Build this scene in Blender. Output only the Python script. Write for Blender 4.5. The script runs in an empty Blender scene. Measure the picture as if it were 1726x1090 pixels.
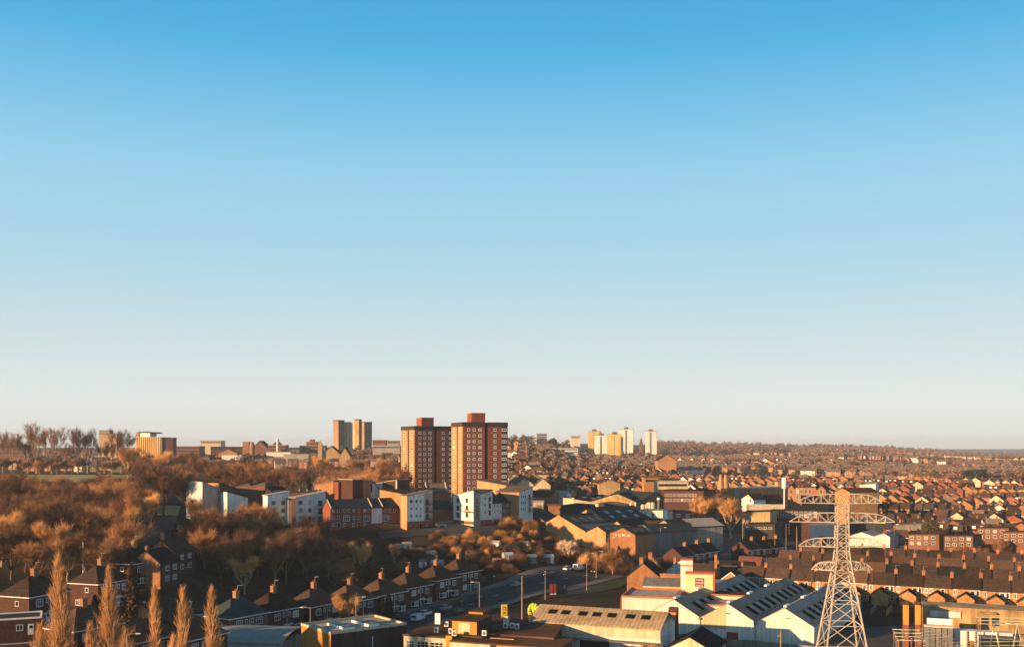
import bpy, math, random
from mathutils import Vector, Matrix
R = math.radians
sc = bpy.context.scene
C = sc.collection
# ------------------------------------------------------------------ camera
F, CX, HY, H = 1700.0, 863.0, 752.0, 46.0          # focal length in photo pixels, horizon, eye height
cam = bpy.data.objects.new('camera', bpy.data.cameras.new('camera')); C.objects.link(cam)
cam.location = (0, 0, H); cam.rotation_euler = (R(90), 0, 0)
cam.data.sensor_width = 36; cam.data.lens = 36 * F / 1726; cam.data.shift_y = (HY - 545) / 1726
cam.data.clip_start = 1; cam.data.clip_end = 20000
sc.camera = cam
# ------------------------------------------------------------------ light
SUN_AZ = (-0.86, -0.51); SUN_EL = 11.0
w = bpy.data.worlds.new('World'); sc.world = w; w.use_nodes = True
nt = w.node_tree; bg = nt.nodes['Background']
sky = nt.nodes.new('ShaderNodeTexSky'); sky.sky_type = 'NISHITA'; sky.sun_disc = False
sky.sun_elevation = R(SUN_EL); sky.sun_rotation = math.atan2(SUN_AZ[0], SUN_AZ[1])
sky.air_density = 1.0; sky.dust_density = 0.0; sky.ozone_density = 2.0; sky.altitude = 50
EXPO = .95; KE = 2 ** -EXPO
def vscale(col, k):
    x = nt.nodes.new('ShaderNodeVectorMath'); x.operation = 'SCALE'; x.inputs['Scale'].default_value = k; nt.links.new(col, x.inputs[0]); return x.outputs[0]
tcw = nt.nodes.new('ShaderNodeTexCoord'); sep = nt.nodes.new('ShaderNodeSeparateXYZ'); nt.links.new(tcw.outputs['Generated'], sep.inputs[0])
rmp = nt.nodes.new('ShaderNodeValToRGB'); nt.links.new(sep.outputs['Z'], rmp.inputs[0])   # colour of the clear winter sky by elevation
SKYR = [(0, (.80, .80, .765)), (.0446, (.79, .825, .80)), (.118, (.60, .75, .80)), (.175, (.44, .70, .83)), (.254, (.332, .651, .855)), (.33, (.162, .527, .823)), (.365, (.093, .460, .791)), (.4045, (.074, .407, .761)), (.5, (.055, .27, .52)), (.65, (.03, .11, .20)), (1, (.02, .06, .12))]
el_ = rmp.color_ramp.elements
el_[0].position = 0; el_[0].color = (*SKYR[0][1], 1); el_[1].position = 1; el_[1].color = (*SKYR[-1][1], 1)
for p_, c_ in SKYR[1:-1]: e_ = el_.new(p_); e_.color = (*c_, 1)
mxw = nt.nodes.new('ShaderNodeMix'); mxw.data_type = 'RGBA'; mxw.inputs[0].default_value = .95
nt.links.new(vscale(sky.outputs[0], .14), mxw.inputs[6]); nt.links.new(rmp.outputs[0], mxw.inputs[7])
nt.links.new(vscale(mxw.outputs[2], 8.0 * KE), bg.inputs[0])
bg.inputs[1].default_value = 0.125
sd = bpy.data.lights.new('sun', 'SUN'); sun = bpy.data.objects.new('sun', sd); C.objects.link(sun)
sd.energy = 5.0; sd.angle = R(0.5); sd.color = (1.0, 0.60, 0.28)
sv = Vector((SUN_AZ[0] * math.cos(R(SUN_EL)), SUN_AZ[1] * math.cos(R(SUN_EL)), math.sin(R(SUN_EL))))
sun.rotation_euler = sv.to_track_quat('Z', 'Y').to_euler(); sun.location = (-200, -100, 300)
vs = sc.view_settings; vs.view_transform = 'Standard'; vs.look = 'None'; vs.exposure = EXPO; vs.gamma = 1

# ------------------------------------------------------------------ terrain
DS = [60, 180, 200, 222, 245, 265, 290, 320, 350, 370, 400, 430, 480, 550, 620, 700, 850, 1000, 1200, 1500, 2000, 3000, 4500, 7500, 9500]
COL = {
 -300: [4, 6, 8, 10, 11, 12, 14, 16, 18, 19, 20, 22, 25, 28, 28, 27, 26, 26, 30, 36, 40, 42, 40, 30, 20],
 60:  [3, 5, 7, 9.5, 9.5, 10.5, 12.5, 14, 16, 17, 18, 19, 24, 27, 28, 27, 26, 25, 30, 36, 40, 42, 40, 30, 20],
 200: [3, 4, 5, 7, 9, 10.5, 13, 15.5, 17, 18, 19, 20, 24, 27, 28, 27, 25, 24, 29, 36, 40, 42, 40, 30, 20],
 280: [2, 3, 4, 5, 8, 11, 14.5, 17, 19, 20, 20.5, 21, 23, 25, 26, 25, 24, 24, 29, 36, 40, 42, 40, 30, 20],
 400: [1, 2, 2, 2, 2, 2.5, 4, 8, 14, 17, 18, 19, 20, 21, 22, 23, 25, 27, 31, 36, 41, 43, 40, 30, 20],
 650: [0, 0, 0, 0, 0, 0.4, 1, 4, 12, 17, 18, 18.5, 19, 20, 21, 22, 25, 28, 32, 38, 42, 45, 40, 30, 20],
 863: [0, 0, 0, 0, 0, 0, 0, 2.5, 10, 16, 18, 18.5, 19.5, 21, 21.5, 22, 27, 34, 45, 56, 58, 55, 40, 30, 20],
 1000: [0, 0, 0, 0, 0, 0, 0, 0, 3, 8, 10, 11, 11.5, 13, 14.5, 16, 19, 22, 26, 30, 44, 54, 40, 30, 20],
 1100: [0, 0, 0, 0, 0, 0, 0, 0, 1, 3, 5, 6, 7, 8.5, 10, 12, 14.5, 17, 21, 27, 38, 50, 40, 26, 20],
 1400: [0, 0, 0, 0, 0, 0, 0, 0, 0, 0, 1, 2, 3, 6, 8, 10, 13, 16, 20, 26, 33, 40, 20, 24, 20],
 1726: [0, 0, 0, 0, 0, 0, 0, 0, 0, 0, 1, 2, 3, 5, 7, 9, 11, 13, 15, 17, 17, 12, 0, 20, 22],
 2100: [0, 0, 0, 0, 0, 0, 0, 0, 0, 0, 1, 2, 3, 5, 7, 9, 11, 13, 15, 17, 17, 12, 0, 16, 22],
}
CK = sorted(COL)
def colz(k, d):
    t = COL[k]
    if d <= DS[0]: return t[0]
    for i in range(1, len(DS)):
        if d <= DS[i]:
            f = (d - DS[i-1]) / (DS[i] - DS[i-1])
            return t[i-1] + (t[i] - t[i-1]) * f
    return t[-1]
def gz(x, y):
    d = max(y, 60.0); px = CX + F * x / d
    px = max(CK[0], min(CK[-1], px))
    for i in range(1, len(CK)):
        if px <= CK[i]:
            f = (px - CK[i-1]) / (CK[i] - CK[i-1]); f = f * f * (3 - 2 * f)
            a, b = colz(CK[i-1], d), colz(CK[i], d)
            return a + (b - a) * f
    return colz(CK[-1], d)
def XY(px, d): return ((px - CX) * d / F, d)
def G(px, py):                                     # the point of the terrain that a photo pixel shows
    u = (px - CX) / F; s = (py - HY) / F; d = 120.0; st = 1.0
    while d < 9000:
        if H - s * d <= gz(u * d, d): return Vector((u * d, d, gz(u * d, d)))
        d += st; st = max(1.0, d * 0.004)
    return Vector((u * d, d, gz(u * d, d)))
def ZP(py, d): return H - (py - HY) * d / F

# ------------------------------------------------------------------ materials
MATS = {}
def mat(name, col, rough=.85, var=.22, scale=.9, big=.15, stripe=None, metallic=0., spec=.3, rnd=.12, streak=0.):
    m = bpy.data.materials.new(name); m.use_nodes = True; n = m.node_tree; L = n.links.new
    b = n.nodes['Principled BSDF']
    b.inputs['Roughness'].default_value = rough; b.inputs['Metallic'].default_value = metallic
    b.inputs['Specular IOR Level'].default_value = spec
    geo = n.nodes.new('ShaderNodeNewGeometry')
    def noise(s, lo, hi, detail=3):
        t = n.nodes.new('ShaderNodeTexNoise'); t.inputs['Scale'].default_value = s; t.inputs['Detail'].default_value = detail
        L(geo.outputs['Position'], t.inputs['Vector'])
        r = n.nodes.new('ShaderNodeMapRange'); r.inputs[1].default_value = .3; r.inputs[2].default_value = .7
        r.inputs[3].default_value = lo; r.inputs[4].default_value = hi
        L(t.outputs['Fac'], r.inputs[0]); return r.outputs[0]
    def mul(a, c):
        x = n.nodes.new('ShaderNodeMath'); x.operation = 'MULTIPLY'; L(a, x.inputs[0]); L(c, x.inputs[1]); return x.outputs[0]
    v = mul(noise(scale, 1 - var, 1 + var, 4), noise(.07, 1 - big, 1 + big))
    if streak:                                      # rain streaks and grime running down a wall
        t = n.nodes.new('ShaderNodeTexNoise'); t.inputs['Scale'].default_value = 1.1; t.inputs['Detail'].default_value = 4
        mp = n.nodes.new('ShaderNodeMapping'); mp.inputs['Scale'].default_value = (1, 1, .10); L(geo.outputs['Position'], mp.inputs[0]); L(mp.outputs[0], t.inputs['Vector'])
        r = n.nodes.new('ShaderNodeMapRange'); r.inputs[1].default_value = .35; r.inputs[2].default_value = .62; r.inputs[3].default_value = 1 - streak; r.inputs[4].default_value = 1.03
        L(t.outputs['Fac'], r.inputs[0]); v = mul(v, r.outputs[0])
    oi = n.nodes.new('ShaderNodeObjectInfo'); r = n.nodes.new('ShaderNodeMapRange')
    r.inputs[3].default_value = 1 - rnd; r.inputs[4].default_value = 1 + rnd
    L(oi.outputs['Random'], r.inputs[0]); v = mul(v, r.outputs[0])
    if stripe:                                      # (axis, period in metres, depth)
        tc = n.nodes.new('ShaderNodeTexCoord'); mp = n.nodes.new('ShaderNodeSeparateXYZ'); L(tc.outputs['Object'], mp.inputs[0])
        a = n.nodes.new('ShaderNodeMath'); a.operation = 'MULTIPLY'; a.inputs[1].default_value = 2 * math.pi / stripe[1]
        L(mp.outputs[stripe[0]], a.inputs[0])
        s = n.nodes.new('ShaderNodeMath'); s.operation = 'SINE'; L(a.outputs[0], s.inputs[0])
        r2 = n.nodes.new('ShaderNodeMapRange'); r2.inputs[1].default_value = -1; r2.inputs[2].default_value = .2
        r2.inputs[3].default_value = 1 - stripe[2]; r2.inputs[4].default_value = 1
        L(s.outputs[0], r2.inputs[0]); v = mul(v, r2.outputs[0])
    mx = n.nodes.new('ShaderNodeVectorMath'); mx.operation = 'SCALE'; mx.inputs[0].default_value = col[:3]
    L(v, mx.inputs['Scale']); L(mx.outputs[0], b.inputs['Base Color'])
    MATS[name] = m; return m
mat('brick_red', (.25, .075, .042), var=.22, scale=1.6, streak=0.2)
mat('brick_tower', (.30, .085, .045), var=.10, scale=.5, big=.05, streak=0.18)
mat('brick_tower_lit', (.50, .24, .085), var=.10, scale=.5, streak=0.15)  # lit copy of the tower brick, the sun's gold put into its colour
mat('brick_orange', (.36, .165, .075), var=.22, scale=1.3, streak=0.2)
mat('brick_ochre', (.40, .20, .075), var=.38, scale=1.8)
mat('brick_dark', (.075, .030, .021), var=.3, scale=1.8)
mat('brick_brown', (.17, .08, .05), var=.3, scale=1.8)
mat('stone_buff', (.42, .28, .14), var=.3, scale=1.5, streak=0.25)
mat('slate', (.026, .027, .028), spec=0, rough=.8, var=.25, scale=1.2, stripe=(2, .55, .15))
mat('slate_blue', (.040, .054, .058), spec=0, rough=.7, var=.15, scale=.8)
mat('tile_brown', (.105, .062, .043), spec=0, var=.25, scale=1.3, stripe=(2, .5, .18), rnd=.3)
mat('tile_dark', (.066, .045, .035), spec=0, var=.28, scale=1.3, stripe=(2, .5, .18), rnd=.3)
mat('tile_red', (.20, .075, .045), var=.25, scale=1.3)
mat('tile_grey', (.17, .13, .10), spec=0, var=.2, scale=1.3, rnd=.3)
mat('felt_brown', (.125, .070, .045), spec=0, var=.25, scale=.5, big=.3)
mat('felt_pale', (.44, .36, .29), spec=0, var=.25, scale=.4, big=.2)
mat('felt_dark', (.055, .05, .046), spec=0, var=.3, scale=.4, big=.3)
mat('render_white', (.72, .70, .67), var=.09, scale=.5, big=.1, streak=0.22)
mat('render_cream', (.66, .54, .36), var=.08, scale=.4, big=.06, streak=0.25)
mat('render_grey', (.36, .31, .28), var=.08, scale=.4, streak=0.25)
mat('render_ochre', (.56, .29, .13), var=.1, scale=.5, streak=0.25)
mat('panel_gold', (.60, .38, .12), var=.08, scale=.3)
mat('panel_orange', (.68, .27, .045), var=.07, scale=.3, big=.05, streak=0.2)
mat('clad_white', (.76, .70, .60), var=.05, scale=.3, big=.08, stripe=(0, 1.0, .16), streak=0.2)
mat('clad_cream', (.66, .52, .32), var=.05, scale=.3, big=.08, stripe=(0, 1.0, .16), streak=0.2)
mat('clad_roof', (.42, .34, .28), spec=0, rough=.75, var=.12, scale=.25, big=.2, streak=0.2)
mat('clad_roof_line', (.07, .065, .06), spec=.1, rough=.8, var=.1)
mat('rooflight', (.012, .014, .013), spec=0, rough=.9, var=.2)
mat('rooflight_pale', (.35, .42, .45), rough=.4, var=.2)
mat('rooflight_blue', (.095, .125, .14), rough=.6, var=.2, spec=0)
mat('rooflight_grey', (.48, .40, .33), spec=0, rough=.7, var=.1)
mat('asbestos', (.46, .33, .19), rough=.9, var=.22, scale=.35, big=.2, stripe=(0, .9, .30), streak=0.2)
mat('metal_grey', (.19, .18, .175), spec=.15, rough=.65, var=.15, streak=0.25)
mat('metal_pale', (.40, .35, .31), spec=.1, rough=.7, var=.12)
mat('galvanised', (.56, .49, .39), rough=.6, metallic=0., var=.15, scale=2)
mat('green_bar', (.62, .64, .44), rough=.5, var=.1)
mat('porcelain', (.16, .055, .025), rough=.3, var=.1)
mat('white_paint', (.80, .79, .77), rough=.5, var=.04)
mat('trim_orange', (.62, .13, .02), rough=.5, var=.06)
mat('trim_red', (.45, .025, .02), rough=.5, var=.06)
mat('pane', (.02, .024, .03), rough=.08, var=.2, spec=.6, rnd=.4)
mat('pane_blue', (.035, .06, .10), rough=.08, var=.2, spec=.6, rnd=.4)
mat('curtain', (.30, .27, .23), rough=.5, var=.3, scale=2, rnd=.4)
mat('black', (.012, .012, .014), rough=.6, var=.2)
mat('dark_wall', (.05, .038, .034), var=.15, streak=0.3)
mat('concrete', (.30, .26, .21), var=.25, scale=.5, big=.2, streak=0.3)
mat('concrete_tan', (.42, .27, .12), var=.32, scale=.5, big=.3, stripe=(0, 3.1, .08), streak=0.35)
mat('asphalt', (.040, .043, .048), rough=.9, var=.15, scale=.4, big=.25)
mat('yard', (.06, .058, .058), rough=.9, var=.3, scale=.15, big=.3)
mat('paving', (.16, .13, .11), var=.2, scale=.4)
mat('road_paint', (.55, .55, .52), var=.2)
mat('car_white', (.78, .78, .78), rough=.25, var=.02, spec=.6)
mat('car_silver', (.42, .43, .44), rough=.25, var=.02, metallic=.4)
mat('car_dark', (.02, .022, .026), rough=.2, var=.05, spec=.6)
mat('car_blue', (.03, .12, .22), rough=.22, var=.05, spec=.6)
mat('car_red', (.30, .02, .015), rough=.25, var=.05, spec=.6)
mat('tyre', (.015, .015, .015), var=.1)
mat('lamp_red', (.5, .02, .02), rough=.3, var=.05)
mat('lime', (.48, .58, .05), rough=.6, var=.05)
mat('yellow_sign', (.80, .62, .03), rough=.6, var=.05)
mat('sign_cream', (.78, .60, .30), rough=.6, var=.03)
mat('sign_brown', (.22, .045, .03), rough=.6, var=.03)
mat('timber', (.45, .26, .10), var=.3, scale=3)
mat('timber_grey', (.20, .17, .14), var=.3, scale=3)
mat('tarp_blue', (.012, .05, .13), rough=.5, var=.2)
mat('tarp_cyan', (.08, .42, .50), rough=.5, var=.1)
mat('bark', (.32, .20, .11), var=.3, scale=1.5)
mat('bark_dark', (.14, .09, .055), var=.3, scale=1.5)
mat('bark_pale', (.45, .31, .19), var=.3, scale=1.5)
mat('twig', (.28, .135, .058), var=.3, scale=.25, big=.5, rnd=.42)
mat('twig_dark', (.15, .075, .040), var=.35, scale=.25, big=.5, rnd=.42)
mat('twig_gold', (.60, .32, .11), var=.3, scale=.4, big=.2, rnd=.15)
mat('twig_far', (.175, .105, .065), var=.3, scale=.1, big=.3, rnd=.3)
mat('blossom', (.66, .50, .36), var=.2, scale=1)
mat('leaf_dark', (.028, .036, .018), var=.4, scale=.6)
mat('leaf_rust', (.085, .048, .018), var=.4, scale=.6)
mat('leaf_olive', (.075, .060, .022), var=.4, scale=.6)
mat('leaf_gold', (.33, .175, .045), var=.3, scale=.5, big=.25, rnd=.2)
mat('kiln_brick', (.40, .22, .11), var=.2, scale=.6)

# ------------------------------------------------------------------ mesh builder
class MB:
    def __init__(s): s.v = []; s.f = []; s.m = []; s.names = []
    def mi(s, m):
        if m not in s.names: s.names.append(m)
        return s.names.index(m)
    def face(s, pts, m):
        i = len(s.v); s.v += [tuple(p) for p in pts]; s.f.append(tuple(range(i, i + len(pts)))); s.m.append(s.mi(m))
    def hexa(s, b, t, m, mtop=None):                # bottom 4 and top 4 points, ccw seen from above
        i = len(s.v); s.v += [tuple(p) for p in b] + [tuple(p) for p in t]; k = s.mi(m); n = len(b)
        s.f.append(tuple(i + j for j in reversed(range(n)))); s.m.append(k)
        s.f.append(tuple(i + n + j for j in range(n))); s.m.append(s.mi(mtop) if mtop else k)
        for j in range(n):
            s.f.append((i + j, i + (j + 1) % n, i + n + (j + 1) % n, i + n + j)); s.m.append(k)
        return s
    def box(s, x0, x1, y0, y1, z0, z1, m, mtop=None):
        return s.hexa([(x0, y0, z0), (x1, y0, z0), (x1, y1, z0), (x0, y1, z0)],
                      [(x0, y0, z1), (x1, y0, z1), (x1, y1, z1), (x0, y1, z1)], m, mtop)
    def slab(s, q, t, m):                           # quad q (ccw from above) with thickness t downwards
        return s.hexa([(p[0], p[1], p[2] - t) for p in q], q, m)
    def prism(s, poly, z0, z1, m, mtop=None):
        return s.hexa([(p[0], p[1], z0) for p in poly], [(p[0], p[1], z1) for p in poly], m, mtop)
    def tube(s, a, b, r0, r1, m, n=6, cap=True):
        a = Vector(a); b = Vector(b); d = (b - a)
        if d.length < 1e-6: return s
        d.normalize(); u = d.orthogonal().normalized(); w_ = d.cross(u)
        i = len(s.v); k = s.mi(m)
        for p, r in ((a, r0), (b, r1)):
            for j in range(n):
                an = 2 * math.pi * j / n; s.v.append(tuple(p + u * (math.cos(an) * r) + w_ * (math.sin(an) * r)))
        for j in range(n):
            s.f.append((i + j, i + (j + 1) % n, i + n + (j + 1) % n, i + n + j)); s.m.append(k)
        if cap:
            s.f.append(tuple(i + j for j in reversed(range(n)))); s.m.append(k)
            s.f.append(tuple(i + n + j for j in range(n))); s.m.append(k)
        return s
    def spike(s, a, b, r, m):                       # three-sided twig that ends in a point
        a = Vector(a); b = Vector(b); d = (b - a)
        if d.length < 1e-6: return
        d.normalize(); u = d.orthogonal().normalized() * r; w_ = d.cross(u)
        i = len(s.v); s.v += [tuple(a + u), tuple(a - u * .5 + w_ * .87), tuple(a - u * .5 - w_ * .87), tuple(b)]
        k = s.mi(m)
        for q in ((0, 1, 3), (1, 2, 3), (2, 0, 3)): s.f.append(tuple(i + j for j in q)); s.m.append(k)
    def lathe(s, prof, m, n=16, c=(0, 0)):
        i = len(s.v); k = s.mi(m)
        for r, z in prof:
            for j in range(n):
                a = 2 * math.pi * j / n; s.v.append((c[0] + r * math.cos(a), c[1] + r * math.sin(a), z))
        for q in range(len(prof) - 1):
            for j in range(n):
                s.f.append((i + q*n + j, i + q*n + (j+1) % n, i + (q+1)*n + (j+1) % n, i + (q+1)*n + j)); s.m.append(k)
        s.f.append(tuple(i + (len(prof)-1)*n + j for j in range(n))); s.m.append(k)
        return s
    def mesh(s, name, smooth=False):
        me = bpy.data.meshes.new(name); me.from_pydata(s.v, [], s.f)
        for nm in s.names: me.materials.append(MATS[nm])
        me.polygons.foreach_set('material_index', s.m)
        if smooth: me.polygons.foreach_set('use_smooth', [True] * len(s.f))
        me.update(); return me
    def build(s, name, parent=None, smooth=False, loc=None):
        o = bpy.data.objects.new(name, s.mesh(name, smooth)); C.objects.link(o)
        if parent: o.parent = parent
        if loc: o.location = loc
        return o
def tag(o, label=None, cat=None, group=None, kind=None):
    if label: o['label'] = label
    if cat: o['category'] = cat
    if group: o['group'] = group
    if kind: o['kind'] = kind
    return o
def empty(name, label, cat, loc=(0, 0, 0), th=0, group=None):
    o = bpy.data.objects.new(name, None); C.objects.link(o); o.empty_display_size = .5
    o.location = loc; o.rotation_euler = (0, 0, R(th)); return tag(o, label, cat, group)
def at(name, label, cat, px, d, th=0, group=None, z=None, dz=0):
    x, y = XY(px, d)
    return empty(name, label, cat, (x, y, (gz(x, y) if z is None else z) + dz), th, group)
CH = {}
def note(o):                                        # remember children for copying
    CH[o.name] = [c for c in bpy.data.objects if c.parent == o]
    for c in CH[o.name]: note(c)
def copy_tree(o, parent=None):
    c = o.copy(); C.objects.link(c)
    if parent: c.parent = parent
    for ch in CH.get(o.name, ()): copy_tree(ch, c)
    return c
class Proto:                                        # the first use moves the prototype itself, later ones copy it
    def __init__(s, o): s.o = o; s.used = False; note(o)
    def put(s, loc, th, label, group=None, scale=None, cat=None):
        o = copy_tree(s.o) if s.used else s.o; s.used = True
        o.location = loc; o.rotation_euler = (0, 0, R(th)); o['label'] = label
        if cat: o['category'] = cat
        if group: o['group'] = group
        elif 'group' in o: del o['group']
        if scale: o.scale = scale if hasattr(scale, '__len__') else (scale,) * 3
        return o
def purge(protos):
    for p in protos:
        if not p.used:
            for o in [p.o] + [c for c in p.o.children_recursive]: bpy.data.objects.remove(o)
ORD = ['first', 'second', 'third', 'fourth', 'fifth', 'sixth', 'seventh', 'eighth', 'ninth', 'tenth', 'eleventh', 'twelfth',
       'thirteenth', 'fourteenth', 'fifteenth', 'sixteenth', 'seventeenth', 'eighteenth', 'nineteenth', 'twentieth']
for tn in ('twent', 'thirt', 'fort', 'fift', 'sixt', 'sevent', 'eight', 'ninet'):
    if tn != 'twent': ORD.append(tn + 'ieth')
    ORD += [tn + 'y-' + k for k in ORD[:9]]

# ------------------------------------------------------------------ the setting
def sheet():
    ys = [-400, -250, -120, -40, 0, 30]
    y = 60.
    while y < 9500: ys.append(y); y += max(6., y * .02)
    ys.append(9500); N = 110
    b = MB(); k = b.mi('ground')
    for y in ys:
        hw = 330 + .75 * abs(y)
        for i in range(N + 1):
            x = -hw + 2 * hw * i / N; b.v.append((x, y, gz(x, y)))
    for j in range(len(ys) - 1):
        for i in range(N):
            a = j * (N + 1) + i; b.f.append((a, a + 1, a + N + 2, a + N + 1)); b.m.append(k)
    return b
def ground_mat():
    m = bpy.data.materials.new('ground'); m.use_nodes = True; n = m.node_tree; L = n.links.new
    b = n.nodes['Principled BSDF']; b.inputs['Roughness'].default_value = .95; b.inputs['Specular IOR Level'].default_value = .1
    g = n.nodes.new('ShaderNodeNewGeometry')
    def noise(s, d=5):
        t = n.nodes.new('ShaderNodeTexNoise'); t.inputs['Scale'].default_value = s; t.inputs['Detail'].default_value = d
        L(g.outputs['Position'], t.inputs['Vector']); return t.outputs['Fac']
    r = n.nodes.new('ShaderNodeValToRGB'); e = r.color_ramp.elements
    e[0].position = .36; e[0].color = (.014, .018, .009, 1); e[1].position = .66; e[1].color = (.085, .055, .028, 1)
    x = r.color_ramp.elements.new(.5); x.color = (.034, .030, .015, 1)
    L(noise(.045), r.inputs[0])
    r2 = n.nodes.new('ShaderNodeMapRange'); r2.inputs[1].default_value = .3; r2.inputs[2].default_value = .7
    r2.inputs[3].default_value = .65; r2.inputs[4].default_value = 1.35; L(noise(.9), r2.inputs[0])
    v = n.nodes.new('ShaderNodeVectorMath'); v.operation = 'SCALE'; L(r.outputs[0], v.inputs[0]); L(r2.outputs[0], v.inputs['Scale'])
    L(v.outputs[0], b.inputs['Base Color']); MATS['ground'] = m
ground_mat()
mat('grass', (.035, .050, .016), var=.25, scale=.3, big=.2)
mat('grass_gold', (.34, .26, .06), var=.2, scale=.1, big=.15)
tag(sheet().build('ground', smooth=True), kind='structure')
def ribbon(name, pts, width, m, off=.06, kind='structure', step=5.):
    P = [Vector((p[0], p[1], 0)) for p in pts]; Q = [P[0]]
    for a, b in zip(P, P[1:]):
        n = max(1, int((b - a).length / step)); Q += [a.lerp(b, (i + 1) / n) for i in range(n)]
    for _ in range(3): Q = [Q[0]] + [(Q[i-1] + Q[i] * 2 + Q[i+1]) / 4 for i in range(1, len(Q) - 1)] + [Q[-1]]
    b = MB(); k = b.mi(m); nx = 5
    for i, q in enumerate(Q):
        t = (Q[min(i + 1, len(Q) - 1)] - Q[max(i - 1, 0)]).normalized(); nn = Vector((-t.y, t.x, 0))
        for j in range(nx):
            p = q + nn * (width * (j / (nx - 1) - .5)); b.v.append((p.x, p.y, gz(p.x, p.y) + off))
    for i in range(len(Q) - 1):
        for j in range(nx - 1):
            a = i * nx + j; b.f.append((a, a + nx, a + nx + 1, a + 1)); b.m.append(k)
    return tag(b.build(name, smooth=True), kind=kind), Q
def patch(name, quad, m, off=.05, n=14):            # four (x,y) corners, draped
    b = MB(); k = b.mi(m); A, B, D, E = [Vector(q) for q in quad]
    for i in range(n + 1):
        for j in range(n + 1):
            p = A.lerp(B, i / n).lerp(E.lerp(D, i / n), j / n); b.v.append((p.x, p.y, gz(p.x, p.y) + off))
    for i in range(n):
        for j in range(n):
            a = i * (n + 1) + j; b.f.append((a, a + n + 1, a + n + 2, a + 1)); b.m.append(k)
    return tag(b.build(name, smooth=True), kind='structure')
# ------------------------------------------------------------------ building parts
WC = {}
def win_mesh(w, h, cols, rows, fm, pm, fr=.09):
    k = (round(w, 2), round(h, 2), cols, rows, fm, pm, fr)
    if k in WC: return WC[k]
    b = MB(); a, c = w / 2, h / 2
    b.box(-a, a, -.07, .02, c - fr, c, fm); b.box(-a, a, -.09, .02, -c, -c + fr, fm)
    b.box(-a, -a + fr, -.068, .02, -c + fr, c - fr, fm); b.box(a - fr, a, -.068, .02, -c + fr, c - fr, fm)
    for i in range(1, cols):
        x = -a + w * i / cols; b.box(x - fr * .4, x + fr * .4, -.06, .02, -c + fr, c - fr, fm)
    if rows > 1: b.box(-a + fr, a - fr, -.055, .02, c - h * .32 - fr * .35, c - h * .32 + fr * .35, fm)
    b.box(-a + fr * .5, a - fr * .5, -.03, .02, -c + fr * .5, c - fr * .5, pm)
    WC[k] = b.mesh('window'); return WC[k]
RW = random.Random(4)
def win(parent, x, y, z, w=1.2, h=1.3, rot=0, cols=2, rows=1, fm='white_paint', pm='pane', name='window', fr=.09):
    if pm == 'pane' and RW.random() < .3: pm = RW.choice(('curtain', 'pane_blue'))
    o = bpy.data.objects.new(name, win_mesh(w, h, cols, rows, fm, pm, fr)); C.objects.link(o); o.parent = parent
    o.location = (x, y, z); o.rotation_euler = (0, 0, R(rot)); return o
def door(parent, x, y, z=0, w=.95, h=2.05, rot=0, m='white_paint', name='door'):
    k = ('door', w, h, m)
    if k not in WC:
        b = MB(); b.box(-w/2 - .06, w/2 + .06, -.06, .02, 0, h + .06, 'white_paint'); b.box(-w/2, w/2, -.08, -.055, .02, h, m)
        b.box(-w*.3, w*.3, -.095, -.075, h * .6, h * .88, 'pane'); WC[k] = b.mesh('door')
    o = bpy.data.objects.new(name, WC[k]); C.objects.link(o); o.parent = parent
    o.location = (x, y, z); o.rotation_euler = (0, 0, R(rot)); return o
def chimney(parent, x, y, z0, z1, sx=.9, sy=.6, pots=2, m='brick_orange', name='chimney', potm='brick_orange'):
    b = MB(); b.box(x - sx/2, x + sx/2, y - sy/2, y + sy/2, z0, z1 - .2, m)
    b.box(x - sx/2 - .07, x + sx/2 + .07, y - sy/2 - .07, y + sy/2 + .07, z1 - .2, z1, m)
    for i in range(pots):
        px = x + (i - (pots - 1) / 2) * (sx / max(pots, 1)) if sx >= sy else x
        py = y if sx >= sy else y + (i - (pots - 1) / 2) * (sy / max(pots, 1))
        b.tube((px, py, z1), (px, py, z1 + .42), .13, .10, potm, 6)
    return b.build(name, parent)
def aerial(parent, x, y, z0, z1, rot=20):
    b = MB(); b.tube((x, y, z0), (x, y, z1), .035, .03, 'metal_pale', 4)
    c, s = math.cos(R(rot)), math.sin(R(rot)); A = (x - .1*c, y - .1*s, z1 - .1); B = (x + 1.3*c, y + 1.3*s, z1 - .1)
    b.tube(A, B, .03, .03, 'metal_pale', 4)
    for i in range(6):
        t = .15 + i * .2; q = (x + t*c, y + t*s, z1 - .1)
        b.tube((q[0] + .3*s, q[1] - .3*c, q[2]), (q[0] - .3*s, q[1] + .3*c, q[2]), .022, .022, 'metal_pale', 4)
    return b.build('aerial', parent)
def gwall(b, w, l, eave, ridge, axis, m, x0=0, y0=0, found=3.):   # pentagon body; front on y0, centred on x0
    xa, xb, ya, yb = x0 - w/2, x0 + w/2, y0, y0 + l
    if axis == 'y':
        for y, fl in ((ya, 0), (yb, 1)):
            q = [(xa, y, -found), (xb, y, -found), (xb, y, eave), (x0, y, ridge), (xa, y, eave)]
            b.face(q[::-1] if fl else q, m)
        b.face([(xb, ya, -found), (xb, yb, -found), (xb, yb, eave), (xb, ya, eave)], m)
        b.face([(xa, yb, -found), (xa, ya, -found), (xa, ya, eave), (xa, yb, eave)], m)
    else:
        ym = (ya + yb) / 2
        for x, fl in ((xa, 1), (xb, 0)):
            q = [(x, ya, -found), (x, yb, -found), (x, yb, eave), (x, ym, ridge), (x, ya, eave)]
            b.face(q[::-1] if fl else q, m)
        b.face([(xa, ya, -found), (xb, ya, -found), (xb, ya, eave), (xa, ya, eave)], m)
        b.face([(xb, yb, -found), (xa, yb, -found), (xa, yb, eave), (xb, yb, eave)], m)
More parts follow.
